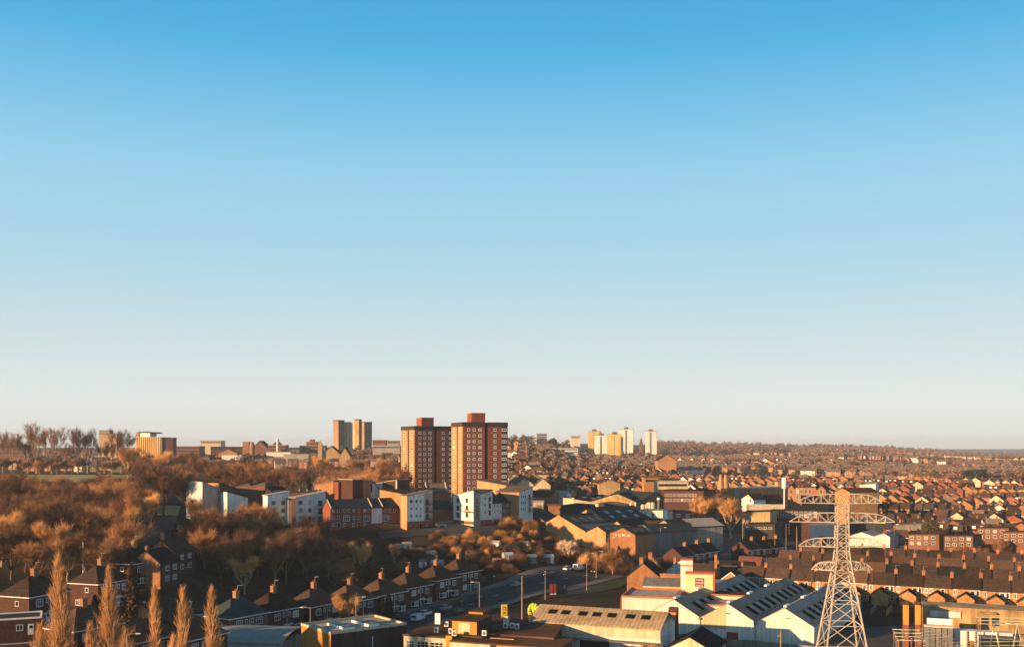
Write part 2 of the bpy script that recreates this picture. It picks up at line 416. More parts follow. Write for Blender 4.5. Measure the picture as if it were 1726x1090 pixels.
def groof(b, w, l, eave, ridge, axis, m, x0=0, y0=0, over=.3, t=.16, ends=.2):
    half = (w if axis == 'y' else l) / 2; sl = (ridge - eave) / half; e = .06
    lo = eave - sl * over + t + e; hi = ridge + t + e; ya, yb = y0, y0 + l
    if axis == 'y':
        p, q = ya - ends, yb + ends; xa, xb = x0 - w/2 - over, x0 + w/2 + over
        b.slab([(xa, p, lo), (x0, p, hi), (x0, q, hi), (xa, q, lo)], t, m)
        b.slab([(x0, p, hi), (xb, p, lo), (xb, q, lo), (x0, q, hi)], t, m)
    else:
        ym = (ya + yb) / 2; xa, xb = x0 - w/2 - ends, x0 + w/2 + ends
        b.slab([(xa, ya - over, lo), (xb, ya - over, lo), (xb, ym, hi), (xa, ym, hi)], t, m)
        b.slab([(xa, ym, hi), (xb, ym, hi), (xb, yb + over, lo), (xa, yb + over, lo)], t, m)
def ghouse(root, w, l, eave, ridge, axis='x', wm='brick_red', rm='tile_brown', x0=0, y0=0, over=.3, found=3., ends=.2, trim=None):
    b = MB(); gwall(b, w, l, eave, ridge, axis, wm, x0, y0, found); wall = b.build('wall', root)
    b = MB(); groof(b, w, l, eave, ridge, axis, rm, x0, y0, over, ends=ends)
    if trim and axis == 'x': b.box(x0 - w/2, x0 + w/2, y0 - over - .08, y0 - over - .002, eave - .12, eave + .12, trim)
    if trim and axis == 'y':
        half = w / 2; sl = (ridge - eave) / half; lo = eave - sl * over
        for s in (-1, 1):
            X0, X1 = x0 + s * (half + over), x0
            b.face([(X0, y0 - ends - .02, lo - .1), (X1, y0 - ends - .02, ridge - .1), (X1, y0 - ends - .02, ridge + .26), (X0, y0 - ends - .02, lo + .24)][::s], trim)
    return wall, b.build('roof', root)
def hiproof(b, w, l, eave, ridge, m, rl=None, x0=0, y0=0, over=.35):
    xa, xb, ya, yb = x0 - w/2 - over, x0 + w/2 + over, y0 - over, y0 + l + over; ym = (ya + yb) / 2
    rl = (w - l) if rl is None else rl; r0, r1 = x0 - rl/2, x0 + rl/2; e = eave
    b.face([(xa, ya, e), (xb, ya, e), (r1, ym, ridge), (r0, ym, ridge)], m); b.face([(xb, yb, e), (xa, yb, e), (r0, ym, ridge), (r1, ym, ridge)], m)
    b.face([(xb, ya, e), (xb, yb, e), (r1, ym, ridge)], m); b.face([(xa, yb, e), (xa, ya, e), (r0, ym, ridge)], m)
    b.face([(xa, yb, e), (xb, yb, e), (xb, ya, e), (xa, ya, e)], m)
def flat(root, w, l, h, wm, rm, x0=0, y0=0, par=.45, found=3., cap=None, name='wall', rname='roof'):
    b = MB(); xa, xb, ya, yb = x0 - w/2, x0 + w/2, y0, y0 + l; t = .3
    b.box(xa, xb, ya, yb, -found, h, wm)
    wl = b.build(name, root)
    b = MB(); b.box(xa + t, xb - t, ya + t, yb - t, h + .003, h + .06, rm)
    if par:
        c = cap or wm
        b.box(xa, xb, ya - .03, ya + t, h + .002, h + par, c); b.box(xa, xb, yb - t, yb + .03, h + .002, h + par, c)
        b.box(xa - .03, xa + t, ya + t, yb - t, h + .002, h + par - .003, c); b.box(xb - t, xb + .03, ya + t, yb - t, h + .002, h + par - .003, c)
    return wl, b.build(rname, root)
def textmesh(body, size, m, parent, loc, rot, name='lettering', ext=.03):
    cu = bpy.data.curves.new(name, 'FONT'); cu.body = body; cu.size = size; cu.extrude = ext; cu.align_x = 'CENTER'; cu.resolution_u = 2
    o = bpy.data.objects.new(name, cu); C.objects.link(o); bpy.context.view_layer.update()
    me = bpy.data.meshes.new_from_object(o.evaluated_get(bpy.context.evaluated_depsgraph_get())); bpy.data.objects.remove(o)
    me.materials.clear(); me.materials.append(MATS[m]); o = bpy.data.objects.new(name, me); C.objects.link(o)
    o.parent = parent; o.location = loc; o.rotation_euler = rot; return o

# ------------------------------------------------------------------ houses
def terrace_proto(kind, wallm, roofm, seed):
    rg = random.Random(seed); W_, D_, E_, RG = 7.6, 8.2, 5.5, 8.3
    r = empty('terraced_house', '', 'house')
    b = MB(); gwall(b, W_ - .004, D_, E_, RG, 'x', wallm)
    if kind == 'rear': gwall(b, 4.4, 4.6, 3.1, 4.6, 'y', wallm, 0, -4.602)
    if kind == 'front': b.box(-2.8, -1.0, -.7, -.002, -2, 2.5, wallm); b.box(1.0, 2.8, -.7, -.002, -2, 2.5, wallm)
    b.build('wall', r)
    b = MB(); groof(b, W_ - .35, D_, E_, RG, 'x', roofm, ends=0); sl = (RG - E_) / (D_ / 2)
    # party wall upstand
    for s in (1,):
        x = W_ / 2
        b.hexa([(x - .17, -.3, E_ - .3), (x + .17, -.3, E_ - .3), (x + .17, D_/2, RG - .1), (x - .17, D_/2, RG - .1)],
               [(x - .17, -.3, E_ + .22), (x + .17, -.3, E_ + .22), (x + .17, D_/2, RG + .42), (x - .17, D_/2, RG + .42)], 'slate')
        b.hexa([(x - .17, D_/2, RG - .1), (x + .17, D_/2, RG - .1), (x + .17, D_ + .3, E_ - .3), (x - .17, D_ + .3, E_ - .3)],
               [(x - .17, D_/2, RG + .42), (x + .17, D_/2, RG + .42), (x + .17, D_ + .3, E_ + .22), (x - .17, D_ + .3, E_ + .22)], 'slate')
    if kind == 'rear': groof(b, 4.4, 4.9, 3.1, 4.6, 'y', rg.choice(['slate', 'tile_dark']), 0, -4.6, over=.25, ends=.15)
    if kind == 'front': b.box(-3, 3, -.9, -.01, 2.5, 2.62, roofm)
    roof = b.build('roof', r)
    chimney(roof, W_/2, D_/2 + rg.uniform(-.5, .3), RG - .6, RG + 1.35, .9, 1.2, 3, 'brick_orange')
    b = MB(); b.box(-W_/2, W_/2, -.42, -.302, E_ - .17, E_ - .03, 'white_paint' if seed % 2 else 'black')
    b.tube((0.05 if kind != 'rear' else 2.9, -.1, 0), (0.05 if kind != 'rear' else 2.9, -.1, E_ - .1), .06, .06, 'black', 4)
    b.build('gutter', r)
    pm = rg.choice(['pane', 'pane_blue'])
    if kind == 'rear':
        for x in (-2.9, -1.55, 1.55, 2.95)[:]:
            if rg.random() < .85: win(r, x + rg.uniform(-.1, .1), 0, 4.35, rg.choice([1.0, 1.4, 1.8]) if abs(x) < 2 else 1.0, rg.choice([1.4, 1.6]), 0, rg.choice([1, 2]), 1, pm=pm, fr=.15)
        win(r, 2.2, -2.4, 2.9, .9, .9, 90, 1, 1); win(r, -2.2, -2.4, 2.9, .9, .9, -90, 1, 1)
        door(r, -3.0, 0, 0, m=rg.choice(['white_paint', 'brick_dark'])); win(r, 3.0, 0, 1.4, 1.0, 1.1, 0, 2)
    else:
        for x in (-1.9, 1.9): win(r, x, 0, 4.3, 1.5, 1.45, 0, 3, 2, pm=pm)
        win(r, 0, 0, 4.3, .7, 1.1, 0, 1, 1)
        if kind == 'front':
            for x in (-1.9, 1.9): win(r, x, -.702, 1.5, 1.6, 1.4, 0, 3, 2, pm=pm)
        else:
            for x in (-1.9, 1.9): win(r, x, 0, 1.5, 1.5, 1.4, 0, 3, 2, pm=pm)
        for x in (-.5, .5): door(r, x, 0, 0, .8, 2.05, m=rg.choice(['white_paint', 'trim_red', 'black']))
    if seed % 3 == 0: aerial(roof, W_/2 - .1, D_/2, RG + 1, RG + 2.6, rg.choice([-30, 20, 60]))
    return Proto(r)
TP = {'rear': [terrace_proto('rear', m, rf, i) for i, (m, rf) in enumerate([('brick_ochre', 'tile_dark'), ('brick_ochre', 'tile_brown'), ('stone_buff', 'tile_dark'), ('render_cream', 'tile_brown'), ('brick_ochre', 'tile_dark')])],
      'front': [terrace_proto('front', m, rf, i + 10) for i, (m, rf) in enumerate([('brick_red', 'tile_dark'), ('brick_orange', 'tile_brown'), ('render_cream', 'tile_dark'), ('brick_brown', 'slate')])],
      'plain': [terrace_proto('plain', m, rf, i + 20) for i, (m, rf) in enumerate([('brick_red', 'tile_brown'), ('brick_ochre', 'tile_dark'), ('render_white', 'tile_brown'), ('brick_dark', 'slate')])]}
NT = 0
def terrace(px0, d0, px1, d1, kind, rowlabel, group, seed=0, only=None, flip=False, back=0, zoff=0, n=None):
    """a row of houses from one ground point to the other; fronts face the camera side"""
    global NT
    A = Vector(XY(px0, d0)); B = Vector(XY(px1, d1)); v = B - A
    if n is None: n = max(1, round(v.length / 7.6))
    th = math.degrees(math.atan2(v.y, v.x)); u = v.normalized(); rg = random.Random(seed)
    zz = [gz(*(A + u * 7.6 * (i + .5))) for i in range(n)]
    for i in range(n):
        c = A + u * 7.6 * (i + .5); pr = rg.choice(TP[kind] if only is None else [TP[kind][k] for k in only])
        lab = f'{ORD[i]} house from the left in {rowlabel}'
        if i == n - 1 and n > 2: lab = f'right-hand end house of {rowlabel}'
        pr.put((c.x, c.y, zz[i] + zoff), th + (180 if flip else 0), lab, group, scale=(1, 1, rg.uniform(.98, 1.02))); NT += 1

def semi_proto(wallm, roofm, bay, seed):
    r = empty('semi_detached_house', '', 'house'); w_, l_, E_, RG = 11.6, 8.0, 5.5, 8.9
    b = MB(); b.box(-w_/2, w_/2, 0, l_, -4, E_, wallm)
    for s in (-1, 1):
        if bay: b.prism([(s*3 - 1.3, -.002), (s*3 - .8, -.8), (s*3 + .8, -.8), (s*3 + 1.3, -.002)], -3, .85, wallm)
    b.build('wall', r)
    b = MB(); hiproof(b, w_, l_, E_, RG, roofm, 3.4); roof = b.build('roof', r)
    if bay:
        b = MB()
        for s in (-1, 1): b.prism([(s*3 - 1.5, -.002), (s*3 - .95, -1), (s*3 + .95, -1), (s*3 + 1.5, -.002)], 2.45, 2.62, roofm)
        b.box(-1.4, 1.4, -.9, -.004, 2.3, 2.42, 'white_paint'); b.build('porch', r)
    for s in (-1, 1):
        if bay:
            o = MB(); X = s * 3
            for p, q in (((X - 1.28, -.02), (X - .82, -.78)), ((X - .8, -.82), (X + .8, -.82)), ((X + .82, -.78), (X + 1.28, -.02))):
                o.hexa([(p[0], p[1] - .04, .86), (q[0], q[1] - .04, .86), (q[0], q[1] + .04, .86), (p[0], p[1] + .04, .86)], [(p[0], p[1] - .04, 2.44), (q[0], q[1] - .04, 2.44), (q[0], q[1] + .04, 2.44), (p[0], p[1] + .04, 2.44)], 'pane')
                o.hexa([(p[0], p[1] - .06, .86), (q[0], q[1] - .06, .86), (q[0], q[1] + .06, .86), (p[0], p[1] + .06, .86)], [(p[0], p[1] - .06, 1.0), (q[0], q[1] - .06, 1.0), (q[0], q[1] + .06, 1.0), (p[0], p[1] + .06, 1.0)], 'white_paint')
                o.hexa([(p[0], p[1] - .06, 2.0), (q[0], q[1] - .06, 2.0), (q[0], q[1] + .06, 2.0), (p[0], p[1] + .06, 2.0)], [(p[0], p[1] - .06, 2.1), (q[0], q[1] - .06, 2.1), (q[0], q[1] + .06, 2.1), (p[0], p[1] + .06, 2.1)], 'white_paint')
            for xx, yy in ((X - 1.3, 0), (X - .82, -.84), (X - .27, -.85), (X + .27, -.85), (X + .82, -.84), (X + 1.3, 0)): o.box(xx - .06, xx + .06, yy - .05, yy + .05, .86, 2.44, 'white_paint')
            o.build('bay_window', r)
        else: win(r, s*3, 0, 1.55, 2.0, 1.4, 0, 3, 2)
        win(r, s*3, 0, 4.15, 1.9, 1.45, 0, 3, 2); win(r, s*.9, 0, 4.4, .6, 1.0, 0, 1); door(r, s*.75, 0, 0, m=['white_paint', 'black'][seed % 2])
        win(r, s*w_/2, 3, 4.2, .9, 1.0, 90*s, 1); win(r, s*w_/2, 5.5, 1.5, 1.0, 1.2, 90*s, 2)
    b = MB(); b.box(-w_/2 - .35, w_/2 + .35, -.45, -.352, E_ - .1, E_ + .06, 'white_paint'); b.box(-w_/2 - .45, -w_/2 - .352, -.35, l_, E_ - .1, E_ + .06, 'white_paint')
    b.box(w_/2 + .352, w_/2 + .45, -.35, l_, E_ - .1, E_ + .06, 'white_paint')
    b.tube((0, -.1, 0), (0, -.1, E_), .06, .06, 'white_paint', 4); b.build('gutter', r)
    chimney(roof, 0, l_/2 + .1, RG - .6, RG + 1.35, 1.1, .95, 2, 'brick_orange', potm='brick_orange'); aerial(roof, .35, l_/2, RG + 1.2, RG + 2.5, [10, 50, -20][seed % 3])
    return Proto(r)
SP = [semi_proto('brick_dark', 'tile_dark', True, 0), semi_proto('brick_dark', 'tile_brown', True, 1), semi_proto('brick_brown', 'slate_blue', False, 2), semi_proto('brick_dark', 'tile_brown', False, 3)]

# small houses for the far rows: mid ones keep a few parts, the farthest are one mesh
def mid_proto(axis, wallm, roofm, seed, w_=7.5, l_=8.5, E_=5.2, RG=8.0, dormer=False):
    r = empty('brick_house', '', 'house'); _, roof = ghouse(r, w_, l_, E_, RG, axis, wallm, roofm, over=.35)
    chimney(roof, w_ * .28 if axis == 'x' else 0, l_ * .5 if axis == 'x' else l_ * .7, RG - 1, RG + .9, .8, .8, 2, 'brick_orange')
    for x in (-w_*.26, w_*.26):
        win(r, x, 0, 4.1, 1.3, 1.3, 0, 2); win(r, x, 0, 1.5, 1.5, 1.4, 0, 2)
    if dormer:
        for x in (-1.7, 1.7):
            b = MB(); b.box(x - .75, x + .75, 1.0, 2.8, E_ + .6, E_ + 2.1, 'white_paint'); d_ = b.build('dormer', r)
    door(r, 0, 0, 0); win(r, -w_/2, l_ * .5, 4.1, 1.1, 1.1, -90, 2)
    return Proto(r)
MP = [mid_proto('y', 'brick_orange', 'tile_brown', 0), mid_proto('x', 'brick_red', 'tile_dark', 1), mid_proto('y', 'brick_ochre', 'tile_grey', 2, 8.5),
      mid_proto('x', 'brick_orange', 'tile_grey', 3), mid_proto('y', 'render_white', 'tile_brown', 4, 7.5), mid_proto('x', 'brick_red', 'tile_brown', 5, 9, dormer=True),
      mid_proto('y', 'brick_orange', 'tile_dark', 6, 9.5, 9), mid_proto('x', 'render_cream', 'tile_brown', 7)]
def far_mesh(axis, wallm, roofm, w_, l_, E_, RG):
    b = MB(); gwall(b, w_, l_, E_, RG, axis, wallm, found=5); groof(b, w_, l_, E_, RG, axis, roofm, over=.4)
    b.box(w_*.2, w_*.2 + 1.1, l_*.45, l_*.45 + .8, RG - 1, RG + 1.1, 'brick_orange')
    for x in (-w_*.25, w_*.25):
        for z in (1.0, 3.6): b.box(x - .8, x + .8, -.05, .01, z, z + 1.3, 'white_paint'); b.box(x - .6, x + .6, -.08, -.045, z + .2, z + 1.1, 'pane')
    b.box(-w_/2 - .05, -w_/2 + .01, l_*.4, l_*.4 + 1.2, 3.5, 4.8, 'pane')
    return b
FARV = [('x', 'stone_buff', 'tile_brown', 9, 8, 5, 7.6), ('y', 'brick_orange', 'tile_brown', 8, 9, 5, 7.8), ('x', 'render_cream', 'tile_grey', 10, 8, 5, 7.6), ('x', 'brick_red', 'tile_dark', 12, 8, 5.2, 7.8),
        ('x', 'brick_brown', 'tile_brown', 11, 8, 5, 7.8), ('x', 'brick_ochre', 'tile_grey', 14, 8, 5, 7.6), ('x', 'brick_red', 'tile_grey', 9, 8, 5.2, 7.9), ('x', 'render_white', 'tile_grey', 16, 8, 5, 7.5)]
FM = [far_mesh(*a) for a in FARV]
FME = [b.mesh('distant_house') for b in FM]
NH = 0
def far_house(k, x, y, th, label, group, s=1):
    global NH
    o = bpy.data.objects.new('distant_house', FME[k]); C.objects.link(o); o.location = (x, y, gz(x, y)); o.rotation_euler = (0, 0, R(th)); o.scale = (s, s, s)
    tag(o, label, 'house', group); NH += 1

# ------------------------------------------------------------------ trees
def bare(seed, h, spread, n0=4, kids=(4, 4, 5, 6), tr=.05, twm='twig', bk='bark', up=.35, trunk=.17, r0=.34, tl=1.0):
    rg = random.Random(seed); T = MB(); K = MB()
    def rnd(d, a):
        p = Vector((rg.gauss(0, 1), rg.gauss(0, 1), rg.gauss(0, 1))).normalized(); return (d + p * a).normalized()
    def grow(p, d, ln, rad, lv):
        nseg = 2 if lv < 3 else 1; q = p
        for i in range(nseg):
            d = rnd(d, .16); d = (d + Vector((0, 0, .10))).normalized(); e = q + d * (ln / nseg)
            if lv <= 2: T.tube(q, e, rad, rad * .72, bk, 5 if lv < 2 else 4, False)
            elif lv == 3: K.tube(q, e, max(rad, tr), max(rad * .6, tr * .8), twm, 3, False)
            rad *= .72; q = e
        if lv - 1 >= len(kids) - 1 or lv >= 4: return
        for i in range(kids[lv]):
            t = rg.uniform(.35, 1); s_ = p.lerp(q, t)
            nd = (rnd(d, .75 * spread) + Vector((0, 0, up))).normalized()
            l2 = ln * rg.uniform(.55, .8)
            if lv == 3:
                for _ in range(5):
                    nd = (rnd(d, .95) + Vector((0, 0, up * .8))).normalized(); K.spike(s_, s_ + nd * (l2 * rg.uniform(.9, 1.5) * tl), tr * rg.uniform(.7, 1.2), twm)
            else: grow(s_, nd, l2, rad * .62, lv + 1)
    top = Vector((rg.uniform(-.3, .3), rg.uniform(-.3, .3), h * trunk))
    T.tube((0, 0, -1.5), (0, 0, h * trunk * .5), r0 * 1.15, r0 * .95, bk, 7, False); T.tube((0, 0, h * trunk * .5), top, r0 * .95, r0 * .8, bk, 7, False)
    for i in range(n0 + 1):
        a = 2 * math.pi * (i + rg.random() * .5) / n0; o = .75 * spread if i < n0 else .1
        grow(top, Vector((math.cos(a) * o, math.sin(a) * o, .95)).normalized(), h * .335, r0 * .55, 1)
    return T, K
def tree_obj(T, K, name='bare_tree', cat='tree'):
    r = empty(name, '', cat); T.build('trunk', r, smooth=True); K.build('crown', r); return r
class TreeP(Proto):
    pass
def poplar(seed, h, rad, stems=1):
    rg = random.Random(seed); T = MB(); K = MB()
    for s in range(stems):
        ox, oy = (0, 0) if s == 0 else (rg.uniform(-1.6, 1.6), rg.uniform(-1, 1)); hh = h if s == 0 else h * rg.uniform(.6, .93)
        p = Vector((ox * .2, oy * .2, -1)); 
        for i in range(8):
            q = Vector((ox * min(1, (i + 1) / 3) + rg.gauss(0, .1), oy * min(1, (i + 1) / 3) + rg.gauss(0, .1), hh * .97 * (i + 1) / 8)); T.tube(p, q, .26 * (1 - i / 8.3), .26 * (1 - (i + 1) / 8.3), 'bark_pale', 5, False); p = q
        for i in range(int(430 * hh / 20)):
            t = rg.uniform(.10, .97) ** .9; z = hh * t; pr = rad * (math.sin(min(1, t * 1.35 + .12) * math.pi) ** .55 if t < .6 else max(.10, (1 - t) / .42)) * rg.uniform(.7, 1.1)
            a = rg.uniform(0, 6.283); r1 = pr * rg.uniform(.3, 1); ln = rg.uniform(1.8, 3.6) * (1.1 - t * .5)
            b0 = Vector((ox + math.cos(a) * r1 * .25, oy + math.sin(a) * r1 * .25, z - ln * .5)); b1 = Vector((ox + math.cos(a) * r1, oy + math.sin(a) * r1, z + ln * .5))
            K.tube(b0, b1, .055, .025, 'bark_pale' if i % 3 else 'twig_gold', 3, False)
            for j in range(4):
                s_ = b0.lerp(b1, rg.uniform(.15, 1)); d = Vector((math.cos(a) * .3 + rg.gauss(0, .2), math.sin(a) * .3 + rg.gauss(0, .2), 1)).normalized()
                K.spike(s_, s_ + d * rg.uniform(.6, 1.7), rg.uniform(.018, .038), 'twig_gold')
    return T, K
def leafy(seed, h, rad, shape, m, n=2600, s=.32, trunk='bark_dark'):
    rg = random.Random(seed); T = MB(); K = MB(); T.tube((0, 0, -1), (0, 0, h * .6), .22, .1, trunk, 6)
    for i in range(n):
        if shape == 'cone': t = rg.random() ** .75; z = h * (.06 + .94 * (1 - t)); R_ = rad * t * rg.uniform(.55, 1.05) * (1 + .2 * math.sin(9 * t)); a = rg.uniform(0, 6.283); c = Vector((R_ * math.cos(a), R_ * math.sin(a), z))
        else:
            d = Vector((rg.gauss(0, 1), rg.gauss(0, 1), rg.gauss(0, 1))).normalized(); k = (.72 + .28 * math.sin(3.1 * d.x + seed) * math.sin(2.7 * d.z + 1.3 * d.y)) * rg.uniform(.7, 1.05)
            c = Vector((d.x * rad * k, d.y * rad * k, h * .55 + d.z * h * .45 * k))
        n1 = Vector((rg.gauss(0, 1), rg.gauss(0, 1), rg.gauss(0, 1))).normalized(); u = n1.orthogonal().normalized() * s * rg.uniform(.6, 1.3); v = n1.cross(u)
        K.face([c - u - v * .6, c + u - v * .6, c + v], m)
    return T, K
def shrub(seed, h, rad, m, n=1500, s=.14):
    rg = random.Random(seed); K = MB()
    for i in range(n):
        a = rg.uniform(0, 6.283); e = math.asin(rg.uniform(0.02, 1)); k = .8 + .22 * math.sin(2 * a + seed) * math.cos(3 * e)
        d = Vector((math.cos(a) * math.cos(e), math.sin(a) * math.cos(e), math.sin(e))); c = Vector((d.x * rad * k, d.y * rad * k, d.z * h * k))
        t = rg.uniform(.25, .85); p = c * t; K.spike(p, p + (c * (1.05 - t) + Vector((rg.gauss(0, .3), rg.gauss(0, .3), rg.gauss(0.1, .3))) * rad * .3), s * rg.uniform(.5, 1.1), m)
    return K
# ================================================================== roads and ground cover
mainroad = [XY(540, 226), XY(600, 236), XY(640, 247), XY(706, 266), XY(750, 279), XY(810, 295), XY(870, 312), XY(930, 326), XY(985, 340), XY(1040, 356), XY(1080, 378), XY(1108, 410), XY(1135, 445), XY(1150, 480)]
RD, RQ = ribbon('road', mainroad, 13.5, 'asphalt', .30)
def offset(Q, o): 
    out = []
    for i, q in enumerate(Q):
        t = (Q[min(i + 1, len(Q) - 1)] - Q[max(i - 1, 0)]).normalized(); p = q + Vector((-t.y, t.x, 0)) * o; out.append((p.x, p.y))
    return out
ribbon('pavement', offset(RQ, 8.1), 2.6, 'paving', .42); ribbon('pavement', offset(RQ, -8.1), 2.4, 'paving', .42)
b = MB()
for i in range(2, len(RQ) - 3):                      # dashed centre line
    if i % 2: continue
    t = (RQ[i+1] - RQ[i]).normalized(); n_ = Vector((-t.y, t.x, 0)) * .09; p, q = RQ[i], RQ[i] + t * 3
    b.face([(v.x, v.y, gz(v.x, v.y) + .34) for v in (p - n_, q - n_, q + n_, p + n_)], 'road_paint')
for o in (-6.2, 6.2):
    q = offset(RQ, o)
    for a, c in zip(q[2:-3], q[3:-2]):
        t = Vector((c[0]-a[0], c[1]-a[1], 0)).normalized(); n_ = Vector((-t.y, t.x, 0)) * .06
        b.face([(v.x, v.y, gz(v.x, v.y) + .34) for v in (Vector((*a, 0)) - n_, Vector((*c, 0)) - n_, Vector((*c, 0)) + n_, Vector((*a, 0)) + n_)], 'road_paint')
tag(b.build('road_marking'), kind='structure')
ribbon('road', [XY(246, 262), XY(252, 290), XY(262, 315), XY(272, 345), XY(282, 372)], 8, 'asphalt', .3)
ribbon('road', [XY(640, 358), XY(700, 362), XY(760, 366), XY(820, 372)], 7, 'asphalt', .35)
ribbon('road', [XY(300, 205), XY(400, 214), XY(500, 224), XY(560, 232)], 8, 'asphalt', .3)
patch('grass_verge', [XY(930, 303), XY(1048, 326), XY(1068, 345), XY(950, 318)], 'grass', .3)
patch('park_field', [XY(60, 490), XY(265, 485), XY(285, 640), XY(20, 640)], 'grass_gold', .3)
patch('park_field', [XY(266, 375), XY(300, 375), XY(305, 425), XY(262, 425)], 'grass_gold', .3)
patch('yard', [XY(860, 150), XY(1560, 150), XY(1545, 262), XY(985, 222)], 'yard', .12)
patch('yard', [XY(1100, 380), XY(1420, 380), XY(1420, 470), XY(1160, 470)], 'yard', .35)
patch('yard', [XY(740, 358), XY(850, 362), XY(850, 392), XY(740, 385)], 'asphalt', .38)
patch('grass_bank', [XY(590, 285), XY(720, 305), XY(700, 350), XY(575, 335)], 'grass', .25)

# ================================================================== foreground, left to right
# dark red house with flat-roofed garages at the left edge
for (px, d, th, k, lab) in [(60, 216, 70, 0, 'dark brick semi with white eaves behind flat garages at the left edge'),
                            (172, 238, 70, 0, 'slate-roofed semi with brown chimney behind the two left poplars'),
                            (228, 262, 70, 0, 'slate-roofed semi behind the dark conifer'),
                            (143, 196, 62, 1, 'hip-roofed semi with lit chimney between the first two poplars'),
                            (243, 192, 62, 1, 'brown-roofed semi between the second and third poplars'),
                            (322, 197, 62, 1, 'semi half hidden behind the fourth poplar'),
                            (400, 230, 57, 2, 'slate-roofed semi with white porch, just right of the fifth poplar'),
                            (463, 241, 57, 0, 'slate-roofed semi with tall lit chimney, second right of the poplars'),
                            (531, 252, 57, 0, 'semi with a white gutter and bay behind the first lamp post'),
                            (592, 262, 57, 3, 'semi half hidden by the bare roadside tree'),
                            (645, 274, 57, 1, 'brown-roofed semi just right of the bare roadside tree'),
                            (690, 286, 57, 1, 'semi with white bays in the roadside row, third from its far end'),
                            (737, 298, 57, 1, 'semi with a tall red chimney, second from the far end of the roadside row'),
                            (775, 309, 57, 3, 'last semi at the far end of the roadside row')]:
    x, y = XY(px, d); a = R(th); fx, fy = x + math.sin(a) * 4, y - math.cos(a) * 4
    SP[k].put((fx, fy, gz(x, y) - .2), th, lab, 'semi-detached houses near the road', scale=(.98, 1.08, 1.1))
t = at('garage', 'flat-roofed dark brick extension with white fascia at the left edge', 'garage', 8, 196, 24)
flat(t, 13, 8, 5.6, 'brick_dark', 'felt_dark', par=.3, cap='white_paint'); door(t, 4.6, 0, 2.5); win(t, 2.6, 0, 4, 1.2, 1.2)
t = at('garage', 'low flat-roofed brick garage block with small white windows', 'garage', 24, 184, 22)
wl, rf = flat(t, 15, 7, 3.3, 'brick_dark', 'felt_dark', par=.25, cap='metal_pale')
for x in (1, 4.2): win(t, x, 0, 2.3, 1.2, .6, 0, 1)
b = MB(); [b.tube((x, .1, 3.3), (x, .1, 4.5), .04, .04, 'trim_red', 4) for x in (-7.4, -5.8, -4.2)]; b.tube((-7.4, .1, 4.5), (-4.2, .1, 4.5), .04, .04, 'trim_red', 4); b.build('railing', t)
t = at('garden_fence', 'stepped orange timber fence panels at the bottom left', 'fence', 28, 156, 15)
for i in range(5):
    b = MB(); b.box(i*1.9, i*1.9 + 1.8, 0, .06, -1, 2.3 - i*.12, 'timber'); b.box(i*1.9 - .1, i*1.9, -.05, .1, -1, 2.4 - i*.12, 'timber_grey'); b.build('panel', t)
t = at('garden_fence', 'grey-green timber fence around the left back garden', 'fence', 10, 172, 18)
for i in range(9):
    b = MB(); b.box(i*1.9, i*1.9 + 1.8, 0, .06, -1, 1.9, 'timber_grey'); b.box(i*1.9 - .1, i*1.9, -.05, .1, -1, 2.0, 'timber_grey'); b.build('panel', t)
t = at('brick_house', 'brick house with orange sunlit gable and slate roof by the side road', 'house', 287, 262, 78)
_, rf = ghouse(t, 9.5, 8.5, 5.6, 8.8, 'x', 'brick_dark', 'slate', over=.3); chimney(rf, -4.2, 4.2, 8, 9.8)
b = MB(); b.face([(-4.78, 8.5, -2), (-4.78, 0, -2), (-4.78, 0, 5.6), (-4.78, 4.25, 8.75), (-4.78, 8.5, 5.6)], 'brick_orange'); b.build('sunlit_gable', t)  # sunlit gable put in as brighter brick; the walls are one brick
for x in (-1.5, 2.2):
    for z in (1.5, 4.1): win(t, x, 0, z, 1.9, 1.4, 0, 3, 2)
t = at('brick_house', 'tile-roofed red brick house with tall chimney behind the orange gable', 'house', 312, 280, 76)
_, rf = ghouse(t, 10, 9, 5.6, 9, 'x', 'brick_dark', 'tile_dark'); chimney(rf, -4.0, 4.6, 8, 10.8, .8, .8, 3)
b = MB(); b.face([(-5.03, 9, -2), (-5.03, 0, -2), (-5.03, 0, 5.6), (-5.03, 4.5, 8.95), (-5.03, 9, 5.6)], 'brick_orange'); b.build('sunlit_gable', t)  # sunlight on this gable likewise painted as a brighter brick
for x in (-1.5, 2.2):
    for z in (1.5, 4.1): win(t, x, 0, z, 1.6, 1.4, 0, 2, 2)
t = at('brick_house', 'red gabled house with a chimney at its left eave, below the white flats', 'house', 338, 318, 8)
_, rf = ghouse(t, 8.5, 10, 4.9, 8.2, 'y', 'brick_red', 'slate'); chimney(rf, -3.6, 2, 4.8, 7.6); chimney(rf, .2, 7, 7.8, 10.2, .7, .7, 1)
win(t, 1.2, 0, 1.6, 1.4, 1.3)
t = at('garage', 'white-walled flat garage in the shaded garden beside the fourth poplar', 'garage', 342, 236, 30); flat(t, 8, 5, 2.6, 'render_white', 'felt_dark', par=0)

